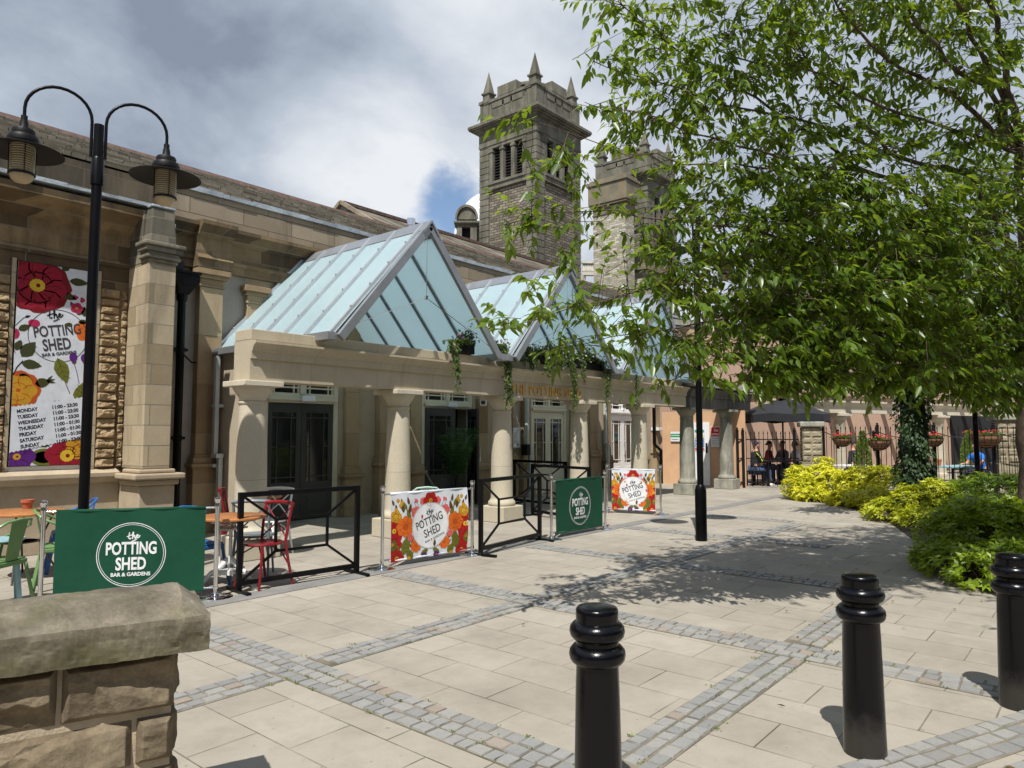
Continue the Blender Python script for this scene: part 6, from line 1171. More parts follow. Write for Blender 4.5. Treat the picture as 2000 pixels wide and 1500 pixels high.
# ------------------------------------------------------------------ shrubs
def shrub(label, loc, blobs, n, mat, ll=.085, lw=.34, seed=1, group='shrubs along the planting bed', name='shrub'):
    """blobs: (dx, dy, z, rx, ry, rz); whorls of leaves stand on the outer shell, thinner ones inside"""
    rng = np.random.default_rng(seed); t = thing(name, label, 'shrub', (loc[0], loc[1], 0), group=group); B = np.array(blobs); vol = B[:, 3] * B[:, 4] + B[:, 3] * B[:, 5]; pr = vol / vol.sum(); P = []; D = []; Nn = []; RN = []
    k = rng.choice(len(B), n, p=pr); q = rng.normal(size=(n, 3)); q /= np.linalg.norm(q, axis=1)[:, None]; q[:, 2] = np.where(q[:, 2] < -.55, -q[:, 2], q[:, 2]); rr_ = 1 - .35 * rng.random(n) ** 2.2
    ctr = B[k, :3] + q * B[k, 3:6] * rr_[:, None]; ctr += rng.normal(size=(n, 3)) * .02
    lump = np.array([noise.noise(Vector(c * 4.0)) for c in ctr]); ctr += q * (lump * .09)[:, None]; keep = ctr[:, 2] > .03
    inside = np.zeros(n, bool)
    for j in range(len(B)):
        e = (((ctr - B[j, :3]) / (B[j, 3:6] * .72)) ** 2).sum(1) < 1; inside |= e
    ctr = ctr[keep & ~inside]; qq = q[keep & ~inside]; lump = lump[keep & ~inside]
    for c, nrm, lm in zip(ctr, qq, lump):
        ax = nrm * .6 + np.array([0, 0, .75]) + rng.normal(size=3) * .25; ax /= np.linalg.norm(ax); u = np.cross(ax, [0.3, .9, .1]); u /= np.linalg.norm(u); v = np.cross(ax, u); m_ = rng.integers(5, 8); sh = .35 + .5 * lm + .25 * rng.random(); a0 = rng.random() * 6
        for i in range(m_):
            a = a0 + 6.283 * i / m_ + rng.normal() * .2; el = .15 + .45 * rng.random(); P.append(c + rng.normal(size=3) * .006); D.append((u * math.cos(a) + v * math.sin(a)) * (1 - el * .5) + ax * el); Nn.append(ax + rng.normal(size=3) * .25); RN.append(sh + rng.normal() * .12)
    ln = ll * (.7 + .6 * rng.random(len(P))); leaves('foliage', P, D, np.array(Nn), ln, ln * lw, mat, t, np.array(RN), droop=.2, fine=False)
    m = MB()
    for bx, by, bz, rx, ry, rz in blobs:
        for j in range(4): m.tube([(bx * .7 + rng.normal() * .05, by * .7 + rng.normal() * .05, 0), (bx + rng.normal() * rx * .3, by + rng.normal() * ry * .3, bz * .6), (bx + rng.normal() * rx * .5, by + rng.normal() * ry * .5, bz + rz * .5)], [.014, .01, .004], 5)
    m.build('stems', BARK, t, True); return t
def onbed(px, d): p = gd(px, 950, d); return (p[0], p[1])
def rel(o, px, py, d, r, rz=None): p = gd(px, py, d); z = max(.12, p[2] - .13); return (p[0] - o[0], p[1] - o[1], z, r, r, (rz or r * .8) * .88)
o = onbed(1590, 17.4); shrub('brightest golden yellow shrub at the left end of the planting bed', o, [rel(o, 1565, 945, 17.2, .42, .36), rel(o, 1605, 930, 17.6, .48, .45), rel(o, 1560, 918, 17.6, .3, .25), rel(o, 1640, 942, 17.0, .5, .42), rel(o, 1585, 962, 16.8, .38, .22), rel(o, 1610, 896, 17.8, .2, .16)], 1900, SUNL, .10, .36, 31)
o = onbed(1700, 15.6); shrub('golden yellow shrub in the sun just left of the ivy-clad trunk', o, [rel(o, 1680, 935, 16.2, .55, .42), rel(o, 1725, 930, 16.0, .5, .4), rel(o, 1700, 965, 15.0, .5, .3), rel(o, 1660, 968, 15.6, .4, .25), rel(o, 1755, 950, 15.4, .4, .35), rel(o, 1640, 985, 15.8, .25, .15)], 1900, SUNL, .095, .36, 32)
o = onbed(1770, 12.6); shrub('yellow-green shrub in front of the ivy-clad trunk, half in shade', o, [rel(o, 1740, 985, 13.0, .42, .26), rel(o, 1790, 970, 12.8, .42, .34), rel(o, 1830, 960, 12.6, .42, .36), rel(o, 1715, 1000, 13.4, .26, .14), rel(o, 1800, 1000, 12.2, .38, .22)], 1500, leafmat('lime_shrub_leaf', (0.18, 0.22, 0.01), (0.60, 0.62, 0.035), trans=.3, rough=.4, tcol=(.72, .74, .03)), .09, .36, 33)
o = onbed(1930, 11.8); shrub('mid-green shrub under the farthest lamp post', o, [rel(o, 1870, 962, 12.6, .5, .36), rel(o, 1930, 955, 12.0, .55, .42), rel(o, 1990, 955, 11.6, .55, .42), rel(o, 1900, 990, 11.4, .5, .36), rel(o, 2050, 960, 11.6, .6, .4)], 1900, MIDL, .085, .34, 34)
o = (9.35, .95); shrub('big dark green shrub spilling over the paving behind the right-hand bollards', o, [rel(o, 1865, 1045, 8.6, .46, .44), rel(o, 1925, 1030, 8.4, .55, .52), rel(o, 1990, 1030, 8.3, .55, .50), rel(o, 1832, 1085, 8.3, .26, .24), rel(o, 1880, 1105, 7.9, .42, .30), rel(o, 1950, 1105, 7.7, .46, .34), rel(o, 2050, 1040, 8.4, .7, .55), rel(o, 1900, 1000, 9.2, .42, .3), rel(o, 1975, 990, 9.2, .45, .32), rel(o, 2040, 1100, 7.6, .5, .38), rel(o, 1915, 1135, 7.45, .34, .22), rel(o, 1990, 1140, 7.3, .36, .26)], 4600, leafmat('deep_green_shrub_leaf', (0.05, 0.10, 0.006), (0.28, 0.38, 0.022), trans=.3, rough=.36), .085, .36, 35)
o = onbed(2140, 10.6); shrub('green shrub beyond the right edge behind the dark shrub', o, [(0, 0, .45, .8, .8, .5), (1.2, -.8, .5, .8, .8, .5), (-1.2, -1.4, .45, .8, .8, .45)], 1100, MIDL, .10, .34, 36)
# ------------------------------------------------------------------ planters with trailing ivy on the beam
FLW = {k: paint('petal_' + k, c, .6, .15, 10, 0) for k, c in dict(pink=(.5, .12, .2), red=(.5, .02, .02), white=(.7, .68, .7), purple=(.2, .08, .3)).items()}
TRL = leafmat('trailing_ivy_leaf', (0.014, 0.036, 0.006), (0.095, 0.145, 0.025), trans=.25, rough=.35)
def planter(x0, x1, trails, label, seed):
    rng = np.random.default_rng(seed); zc = 2.955; yf = ya - .06; t = thing('window_planter', label, 'planter', ((x0 + x1) / 2, yf + .1, zc), group='dark flower troughs on the colonnade beam'); h = (x1 - x0) / 2
    m = MB(); m.box(-h, h, -.09, .09, 0, .15); m.box(-h - .012, h + .012, -.10, .10, .15, .175); m.build('trough', IRON, t, bevel=.006)
    P = []; D = []; Nn = []; RN = []; n = int(1500 * (x1 - x0))
    X = rng.uniform(-h, h, n); P += list(np.stack([X, rng.normal(size=n) * .07 - .02, .15 + abs(rng.normal(size=n)) * .085 * (1 + .5 * np.sin(X * 7))], 1)); D += list(rdir(n, .3)); Nn += list(rdir(n, 1)); RN += list(rng.random(n) * .5)
    st = MB()
    for (px, ylen, wdt, dens) in trails:
        xx = gy(px, 700, yf)[0] - (x0 + x1) / 2; ns = max(4, int(wdt / .024))
        for s in range(ns):
            sx_ = xx + rng.uniform(-wdt / 2, wdt / 2); ll_ = ylen * (.45 + .55 * rng.random()) if s else ylen; pts = []; nn_ = int(ll_ / .045) + 3; xo = 0
            for i in range(nn_): f = i / (nn_ - 1); xo += rng.normal() * .008; pts.append((sx_ + xo, -.10 - .13 * min(1, f * 4) + .02 * math.sin(f * 9 + s), .17 + .05 * math.sin(min(1, f * 4) * math.pi) - ll_ * f))
            st.tube(pts, .0025, 3, caps=False)
            for p_ in pts:
                for _ in range(int(dens)): P.append(np.array(p_) + rng.normal(size=3) * .018); D.append(np.array([rng.normal() * .6, -.5 + rng.normal() * .4, -.6])); Nn.append(np.array([0, -1.0, .5]) + rng.normal(size=3) * .4); RN.append(.25 + .75 * rng.random())
    if trails: st.build('trailing_stems', BARK, t)
    leaves('foliage', P, D, np.array(Nn), .05 * (.7 + .7 * rng.random(len(P))), .042, TRL, t, np.array(RN), fine=False)
    for k in FLW:
        m = MB()
        for _ in range(int(9 * (x1 - x0)) + 1):
            c = (rng.uniform(-h, h), rng.normal() * .06 - .06, .24 + rng.random() * .12)
            for i in range(5): a = i * 1.257; m.add([c, (c[0] + .016 * math.cos(a - .5), c[1] - .006, c[2] + .016 * math.sin(a - .5)), (c[0] + .024 * math.cos(a), c[1] - .012, c[2] + .024 * math.sin(a)), (c[0] + .016 * math.cos(a + .5), c[1] - .006, c[2] + .016 * math.sin(a + .5))], [(0, 1, 2, 3)])
        o = m.build(k + '_flowers', FLW[k], t)
gx = lambda px: gy(px, 715, ya - .06)[0]
planter(gx(893), gx(928), [(882, .80, .13, 3), (868, .16, .12, 2)], 'short trough at the first canopy valley with a long leafy trail', 1)
planter(gx(972), gx(1036), [(983, 1.05, .15, 3), (1030, .34, .20, 3), (1005, .26, .3, 2)], 'flower trough above the T of the gold lettering, trailing dark ivy', 2)
planter(gx(1040), gx(1098), [(1062, .42, .16, 3), (1085, .3, .3, 2)], 'flower trough above the middle of the gold lettering with few trails', 3)
planter(gx(1100), gx(1172), [(1107, 1.05, .17, 3), (1130, .5, .14, 2)], 'flower trough with the fullest trailing ivy, above the end of the lettering', 4)
planter(gx(1176), gx(1198), [(1176, 1.0, .12, 3)], 'narrow trough at the second canopy valley with one dense trail', 5)
planter(gx(1200), gx(1226), [(1233, 1.0, .08, 2)], 'rightmost trough on the beam with a single thin trail', 6)
# palm in the open doorway
pp = gz(895, 1000, 0); pp = gy(893, 900, 11.0); t = thing('potted_palm', 'tall feathery potted palm standing in the open dark doorway', 'plant', (pp[0], pp[1], 0)); m = MB(); m.lathe([(.14, 0), (.20, .36), (.21, .40), (.17, .40), (.16, .36)], 20); m.build('pot', IRON, t, True); st = MB(); P = []; D = []; Nn = []
for k in range(26):
    a = k * 2.4; L_ = .75 + .5 * RNG.random(); h0 = .4; lean = .18 + .32 * RNG.random(); pts = [Vector((.03 * math.cos(a), .03 * math.sin(a), h0))]; 
    for i in range(1, 12): f = i / 11; pts.append(Vector((math.cos(a) * lean * f ** 1.5, math.sin(a) * lean * f ** 1.5, h0 + 1.5 * (f - .28 * f * f) * (L_ - .0) )))
    st.tube(pts, [.007 * (1 - i / 14) for i in range(12)], 4, caps=False)
    for i in range(4, 12):
        d0 = (pts[i] - pts[i - 1]).normalized(); sd2 = d0.cross(Vector((math.cos(a), math.sin(a), 0))).normalized()
        for s in (-1, 1):
            for j in range(2): P.append(tuple(pts[i - 1].lerp(pts[i], j / 2))); D.append(tuple(d0 * .55 + sd2 * s + Vector((0, 0, -.15)))); Nn.append((math.cos(a), math.sin(a), .6))
st.build('stems', MATS['trailing_ivy_leaf'], t); leaves('fronds', P, D, np.array(Nn), .24, .022, leafmat('palm_leaf', (0.02, 0.06, 0.015), (0.06, 0.14, 0.03), trans=.3), t, fine=False, droop=.35)

# weeds in the sett joints and a few fallen leaves
wp_ = []; 
for _ in range(150):
    b_ = RNG.integers(0, 4); e_ = RNG.choice([-.165, -.05, .06, .165])
    wp_.append([(2.84 + e_, RNG.uniform(1.0, 4.5)), (5.42 + e_, RNG.uniform(.5, 5)), (RNG.uniform(3.1, 7.6), 1.86 + e_ * .85), (RNG.uniform(2.4, 7), 4.31 + e_ * .85)][b_])
P = []; D = []; 
for x, y in wp_:
    for _ in range(int(RNG.integers(4, 16))): P.append((x + RNG.normal() * .012, y + RNG.normal() * .018, .006)); D.append((RNG.normal() * .6, RNG.normal() * .6, .5))
o = leaves('weeds', P, D, rdir(len(P), 1), .018, .008, leafmat('weed_leaf', (.06, .10, .015), (.16, .22, .03), trans=.2), None, fine=False); tag(o, 'tiny green weeds growing in the joints of the grey setts', 'weeds'); o['kind'] = 'stuff'
n = 55; P = np.stack([RNG.uniform(4, 13, n), RNG.uniform(.2, 4.5, n), np.full(n, .016)], 1); o = leaves('fallen_leaves', P, np.stack([RNG.normal(size=n), RNG.normal(size=n), RNG.normal(size=n) * .1], 1), rdir(n, 3), .045 * (.6 + .7 * RNG.random(n)), .02, leafmat('dry_leaf', (.07, .045, .02), (.22, .15, .05), trans=.1), None, fine=False, droop=0); tag(o, 'scattered dry fallen leaves on the paving under the cherry tree', 'leaves'); o['kind'] = 'stuff'
# ------------------------------------------------------------------ garden terrace to the right of the colonnade
PINK = stone('pink_render', [(0.43, 0.29, 0.215), (0.48, 0.33, 0.245), (0.52, 0.36, 0.27)], bricky=False, stain_amt=0.25, stain_lo=0.55, stain=(0.3, 0.2, 0.14))
PLY = paint('orange_board', (0.56, 0.35, 0.205), 0.75, 0.10, 2.5, 0.004, coord='pos')
RUBB = stone('rubble_pier', [(0.20, 0.17, 0.11), (0.29, 0.25, 0.165), (0.37, 0.32, 0.22)], bw=0.30, bh=0.145, mortar=0.014, mcol=(0.30, 0.26, 0.18), stain_amt=0.35, bump=0.02)
tv = np.array([.93, -.367, 0]); nv = np.array([.367, .93, 0]); P0 = np.array([25.5, 7.0, 0]); TA = math.atan2(tv[1], tv[0])
def onl(px, base, dirv):       # where the sight line at column px crosses an upright plane
    r = ray(px, 846); A = np.array([[r[0], -dirv[0]], [r[1], -dirv[1]]]); s = np.linalg.solve(A, np.array([base[0], base[1]])); return s[1]
def gX(px, py, X): d = ray(px, py); return _c + d * (X / d[0])
wb0 = P0 + nv * 2.3; pk = thing('pink_building', 'pink rendered building with a stone coping behind the pergola and the leaves', 'building', wb0, TA)
MB().box(-6.2, 16, 0, .35, 0, 5.2).build('wall', PINK, pk)
MB().box(-6.3, 16.1, -.12, .45, 5.2, 5.38).box(-6.25, 16.05, -.06, .4, 5.1, 5.199).build('coping', CASTW, pk, bevel=.01)
for a in (-4.6, -1.2, 2.4): MB().box(a, a + .42, -.12, -.002, 2.9, 5.09).box(a - .06, a + .48, -.16, -.002, 4.9, 5.02).build('pilaster', PILA, pk, bevel=.01)
MB().box(onl(1856, wb0, tv), onl(1975, wb0, tv), -.05, -.002, 0, 2.55).build('painted_dark_recess', MATS['void_black'], pk)  # darkness of the interior painted as a black sheet on the wall
pg = thing('pergola', 'pale stone pergola of short columns with timber rafters against the pink wall', 'pergola', P0, TA); us_ = []
for px in (1640, 1833, 2030, 1500):
    s = onl(px, P0, tv); us_.append(s)
    if px == 1500: continue
    m = MB(); m.lathe([(.25, 0), (.25, .1), (.215, .14), (.205, .9), (.185, 2.0), (.20, 2.02), (.2, 2.06), (.25, 2.14), (.25, 2.17)], 28, (s, 0, 0)).box(s - .29, s + .29, -.29, .29, 2.171, 2.27); m.build('column', CAST, pg, True, bevel=.008)
m = MB().prism([(-.19, 2.272), (-.19, 2.50), (-.25, 2.56), (-.30, 2.62), (-.30, 2.68), (.19, 2.68), (.19, 2.272)], -3.6, 13, lambda p, q, t: (t, p, q)); m.build('beam', CAST, pg)
for i in range(15): MB().box(-3.4 + i * 1.1, -3.17 + i * 1.1, -.5, 2.28, 2.682, 2.83).build('rafter', paint('weathered_rafter', (.12, .08, .055), .8, .2, 5, .01), pg)
# site hoarding closing the end of the porch, with its signs
HX = 20.42; hd = thing('site_hoarding', 'orange board hoarding with a white door between the last two columns', 'hoarding', (HX, 9.8, 0)); o = MB().box(0, .04, -1.55, 1.15, 0, 2.27).build('board', PLY, hd)
d0, d1 = gX(1357, 900, HX), gX(1387, 900, HX); dr = MB().box(-.03, -.002, d1[1] - 9.8, d0[1] - 9.8, .02, 1.93).build('door', paint('white_door', (.78, .79, .80), .4, .03, 3, 0), hd); MB().box(-.07, -.031, d1[1] - 9.8 + .06, d1[1] - 9.8 + .11, 1.0, 1.3).build('handle', IRON, dr, bevel=.006)
def wsign(px0, px1, py0, py1, label, nm, fn):
    a, b_ = gX(px0, py0, HX - .04), gX(px1, py1, HX - .04); w_, h_ = abs(a[1] - b_[1]), a[2] - gX(px0, py1, HX - .04)[2]; t = thing(nm, label, 'sign', (HX - .04, a[1], a[2] - h_)); MB().box(-.006, .006, -w_, 0, 0, h_).build('panel', cloth('fog'), t)
    p = Print(); fn(p, w_, h_); p.build('lettering', lambda u_, v_, l: (-.007 - l, -u_, v_), t, step=.0006); return t
FCOL.update(sgrn=(.02, .28, .12), sblu=(.01, .13, .42), sred=(.62, .02, .03), syel=(.75, .65, .05))
def f1(p, w, h): p.poly([(0, h * .42), (w, h * .42), (w, h * .78), (0, h * .78)], 'sgrn', 0); p.line([(w * .1, h * .6), (w * .9, h * .6)], h * .06, 'fog', 1); p.line([(w * .1, h * .2), (w * .8, h * .2)], h * .05, 'ink', 1)
wsign(1310, 1329, 843, 862, 'small white and green notice on the orange hoarding left of the white door', 'notice', f1)
def f2(p, w, h):
    p.poly([(w * .04, h * .52), (w * .96, h * .52), (w * .96, h * .96), (w * .04, h * .96)], 'sred', 0); p.text('Site', w * .5, h * .76, h * .13, 'fog', wid=w * .40, bold=.004, lay=1); p.text('entrance', w * .5, h * .58, h * .13, 'fog', wid=w * .84, bold=.004, lay=1)
    for k in range(4): p.line([(w * .12, h * (.42 - k * .09)), (w * .85, h * (.42 - k * .09))], h * .012, 'ink', 1)
wsign(1388, 1410, 833, 873, 'red and white Site entrance sign right of the white hoarding door', 'site_sign', f2)
def f3(p, w, h):
    p.poly([(w * .06, h * .84), (w * .94, h * .84), (w * .94, h * .96), (w * .06, h * .96)], 'sgrn', 0); p.poly([(w * .06, h * .62), (w * .94, h * .62), (w * .94, h * .70), (w * .06, h * .70)], 'syel', 0)
    for k in range(3): p.poly([(w * .06, h * (.46 - k * .15)), (w * .94, h * (.46 - k * .15)), (w * .94, h * (.59 - k * .15)), (w * .06, h * (.59 - k * .15))], 'sblu', 0); p.blob(w * .2, h * (.525 - k * .15), w * .09, w * .09, 'fog', 1); p.line([(w * .36, h * (.525 - k * .15)), (w * .88, h * (.525 - k * .15))], h * .025, 'fog', 1)
    p.poly([(w * .06, h * .03), (w * .94, h * .03), (w * .94, h * .12), (w * .06, h * .12)], 'sred', 0)
wsign(1356, 1377, 838, 880, 'safety board with green, yellow, blue and red bands on the white hoarding door', 'safety_board', f3)

# railings, gate, piers
g0 = gd(1441, 900, 20.9)[:2]; g1 = gd(1561, 900, 20.6)[:2]; pr0 = gd(1585, 900, 20.5)[:2]; r0 = gd(1606, 900, 20.4)[:2]; r1 = gd(2060, 900, 18.6)[:2]
def pier(p, label, h=1.93):
    t = thing('stone_pier', label, 'pier', (p[0], p[1], 0), math.atan2(-_r[1], -_r[0]) + R(180 - 14), group='stone gate piers'); w_ = .26
    MB().box(-w_ - .04, w_ + .04, -w_ - .04, w_ + .04, 0, .78).build('base', RUBB, t, bevel=.015)
    m = MB(); bi = 0; rr_ = random.Random(int(p[0] * 10)); z = .78
    MB().box(-w_ + .03, w_ - .03, -w_ + .03, w_ - .03, .78, h - .15).build('core', MORT, t)
    while z < h - .17:
        hh = min(rr_.uniform(.16, .22), h - .16 - z); c = rr_.uniform(.35, .65)
        for f in range(4):
            A_ = Matrix.Rotation(f * math.pi / 2, 4, 'Z')
            for (xa, xb) in ((-w_, -w_ + 2 * w_ * c - .008), (-w_ + 2 * w_ * c + .008, w_)): rock(m, xa, xb, z + .006, z + hh - .006, 0, .025, 5, 4, 700 + bi, .012, 9, lambda x, d, zz, A_=A_: tuple(A_ @ Vector((x, -w_ + .02 - d, zz))), edge=.02); bi += 1
        z += hh
    m.build('rubble_face', RUBB, t); MB().box(-w_ - .07, w_ + .07, -w_ - .07, w_ + .07, h - .15, h).build('cap', CASTW, t, bevel=.03); return t
pier(pr0, 'sunlit rubble stone pier with a flat cap between the gate and the railings'); pq = gd(1966, 900, 19.6)[:2]; pier(pq, 'shaded rubble stone pier at the right end of the railings', 2.1)
def rail(a, b_, label, name, zt=1.55, fin=1.80, z0=.12, posts=(), sp=.115, dip=False):
    a = Vector((a[0], a[1], 0)); b_ = Vector((b_[0], b_[1], 0)); d = b_ - a; L_ = d.length; t = thing(name, label, 'gate' if 'gate' in name else 'railings', a, math.atan2(d.y, d.x)); m = MB(); n = int(L_ / sp)
    for i in range(1, n):
        x = L_ * i / n; m.box(x - .008, x + .008, -.008, .008, z0 - .06, fin - .09); m.lathe([(.008, fin - .09), (.018, fin - .07), (.003, fin)], 6, (x, 0, 0))
    m.build('bars', IRON, t)
    if dip:
        m = MB(); k = max(1, round(L_ / 1.6)); pts = [(L_ * i / 60, 0, 1.70 - .22 * (math.sin(math.pi * ((i * k / 60) % 1)) ** .7)) for i in range(61)]; m.tube(pts, .014, 6); m.box(0, L_, -.012, .012, .30, .33); m.build('top_rail', IRON, t)
    else: MB().box(0, L_, -.014, .014, zt - .02, zt + .01).box(0, L_, -.0145, .0145, .15, .18).box(0, L_, -.0145, .0145, .85, .875).build('rail', IRON, t)
    for x in posts: q = MB().box(x - .035, x + .035, -.035, .035, 0, fin); q.lathe([(.05, fin), (.05, fin + .02), (.02, fin + .04), (.035, fin + .07), (.0, fin + .1)], 10, (x, 0, 0)); q.build('post', IRON, t)
    return t
Lg = math.hypot(g1[0] - g0[0], g1[1] - g0[1]); Lr = math.hypot(r1[0] - r0[0], r1[1] - r0[1])
rail(g0, g1, 'black iron gate with spear tops beside the last column', 'iron_gate', 1.42, 1.66, posts=(0, .16, Lg - .12))
rail(r0, r1, 'black spear-topped railings with a swagged top rail behind the golden shrubs', 'iron_railings', posts=tuple(Lr * k / 4 + .05 for k in range(4)), dip=True, sp=.125)
COIR = paint('coir_liner', (.30, .16, .08), .9, .25, 20, .01)
def basket(px, py, d, label, r=.25):
    p = gd(px, py, d); t = thing('hanging_basket', label, 'basket', p, group='coir-lined flower baskets on the railings', rz=math.atan2(-_f[1], -_f[0]) + R(90)); m = MB(); m.lathe([(r * math.cos(a), -r * .95 * math.sin(a)) for a in np.linspace(0, 1.5, 9)], 24); m.build('liner', COIR, t, True); m = MB()
    for zz in (0, .28, .6, .9, 1.2): m.tube([(1.03 * r * math.cos(zz) * math.cos(a), 1.03 * r * math.cos(zz) * math.sin(a), -r * .98 * math.sin(zz)) for a in np.linspace(0, 2 * math.pi, 21)], .006, 4, caps=False)
    for k in range(14): a = 2 * math.pi * k / 14; m.tube([(1.03 * r * math.cos(q) * math.cos(a), 1.03 * r * math.cos(q) * math.sin(a), -r * .98 * math.sin(q)) for q in np.linspace(0, 1.5, 7)], .005, 4, caps=False)
    m.box(-.01, .01, .2, .35, -.3, .25); m.build('wire_frame', IRON, t); n = 260; P = RNG.normal(size=(n, 3)) * [r * .5, r * .5, .04]; P[:, 2] = abs(P[:, 2]) + .0
    leaves('foliage', P, rdir(n, .8), rdir(n, 1), .06, .045, TRL, t, fine=False); m = MB()
    for _ in range(34):
        c = RNG.normal(size=3) * [r * .5, r * .5, .03] + [0, 0, .10]; m.lathe([(.0, -.012), (.026, -.006), (.02, .012), (.0, .014)], 6, tuple(c))
    m.build('red_flowers', FLW['red'], t); return t
basket(1645, 856, 20.1, 'flower basket nearest the rubble pier, with red blooms'); basket(1717, 860, 19.8, 'second flower basket from the rubble pier, left of the ivy-clad trunk', .29); basket(1822, 856, 19.4, 'flower basket just right of the ivy-clad trunk, in shade'); basket(1925, 850, 19.0, 'rightmost flower basket with orange-red blooms above the blue-shirted man', .36)
for px, lab in ((1686, 'clipped cone of green conifer behind the railings, left of the ivy-clad trunk'), (1893, 'clipped cone of green conifer behind the railings, near the blue-shirted man')):
    p = gd(px, 900, 21.2); t = thing('conifer', lab, 'shrub', (p[0], p[1], 0), group='cone conifers on the terrace'); n = 2600; z = RNG.random(n) ** .8 * 1.62; a = RNG.random(n) * 6.283; r = .30 * (1 - (z / 1.75) ** 1.6) * (.72 + .35 * RNG.random(n)); D = np.stack([np.cos(a) * .5, np.sin(a) * .5, np.ones(n)], 1) + RNG.normal(size=(n, 3)) * .3; leaves('foliage', np.stack([r * np.cos(a), r * np.sin(a), z], 1), D, rdir(n, 0), .085, .03, CONL, t, fine=False, droop=0); MB().lathe([(.05, 0), (.02, 1.4)], 8).build('trunk', BARK, t)
# parasol
up_ = gd(1528, 800, 22.4); CAN = paint('charcoal_canvas', (.013, .014, .018), .85, .15, 6, .004); t = thing('parasol', 'large charcoal parasol over the tables beside the gate', 'parasol', (up_[0], up_[1], 0), .5); m = MB(); rC, zE, zT = 1.42, 2.16, 2.78; n = 8
vs = [(0, 0, zT)]; 
for k in range(n):
    for q in (0, .5): a = 2 * math.pi * (k + q) / n; rr2 = rC if q == 0 else rC * .93; vs.append((rr2 * math.cos(a), rr2 * math.sin(a), zE if q == 0 else zE + .05))
vs2 = [(x * .999, y * .999, z - .24) for x, y, z in vs[1:]]; m.add(vs, [(0, 1 + k, 1 + (k + 1) % 16) for k in range(16)]); m.add(vs[1:] + vs2, [(k, (k + 1) % 16, 16 + (k + 1) % 16, 16 + k) for k in range(16)]); m.build('canopy', CAN, t); MB().tube([(0, 0, 0), (0, 0, zT)], .028, 10).build('pole', IRON, t, True); MB().lathe([(.3, 0), (.3, .06), (.05, .09)], 20).build('base', IRON, t); m = MB()
for k in range(n): a = 2 * math.pi * k / n; m.bar((0, 0, zT - .04), (rC * .97 * math.cos(a), rC * .97 * math.sin(a), zE - .02), .018)
m.build('ribs', IRON, t)
# dark tables and bench
def ttable(px, d, label, w_=.75, mat=IRON, h=.76):
    p = gd(px, 900, d); t = thing('terrace_table', label, 'table', (p[0], p[1], 0), TA); MB().box(-w_, w_, -.34, .34, h - .04, h).build('table_top', mat, t, bevel=.005)
    for a in (-1, 1):
        for b_ in (-1, 1): MB().box(a * w_ * .86 - .025, a * w_ * .86 + .025, b_ * .28 - .025, b_ * .28 + .025, 0, h - .041).build('leg', IRON, t)
    return t
ttable(1515, 22.0, 'dark slatted table between the seated people under the parasol'); ttable(1665, 22.0, 'pale table behind the second flower basket', .6, WHITEW, .62); ttable(1868, 20.6, 'long pale blue table with a terracotta pot in front of the blue-shirted man', .8, LBLM, .66)
p = gd(1832, 900, 20.5); t = thing('plant_pot', 'terracotta pot on the pale blue table behind the railings', 'pot', (p[0], p[1], .662)); MB().lathe([(.07, 0), (.09, .15), (.10, .15), (.10, .19), (.08, .19)], 16).build('pot', TERR, t, True)
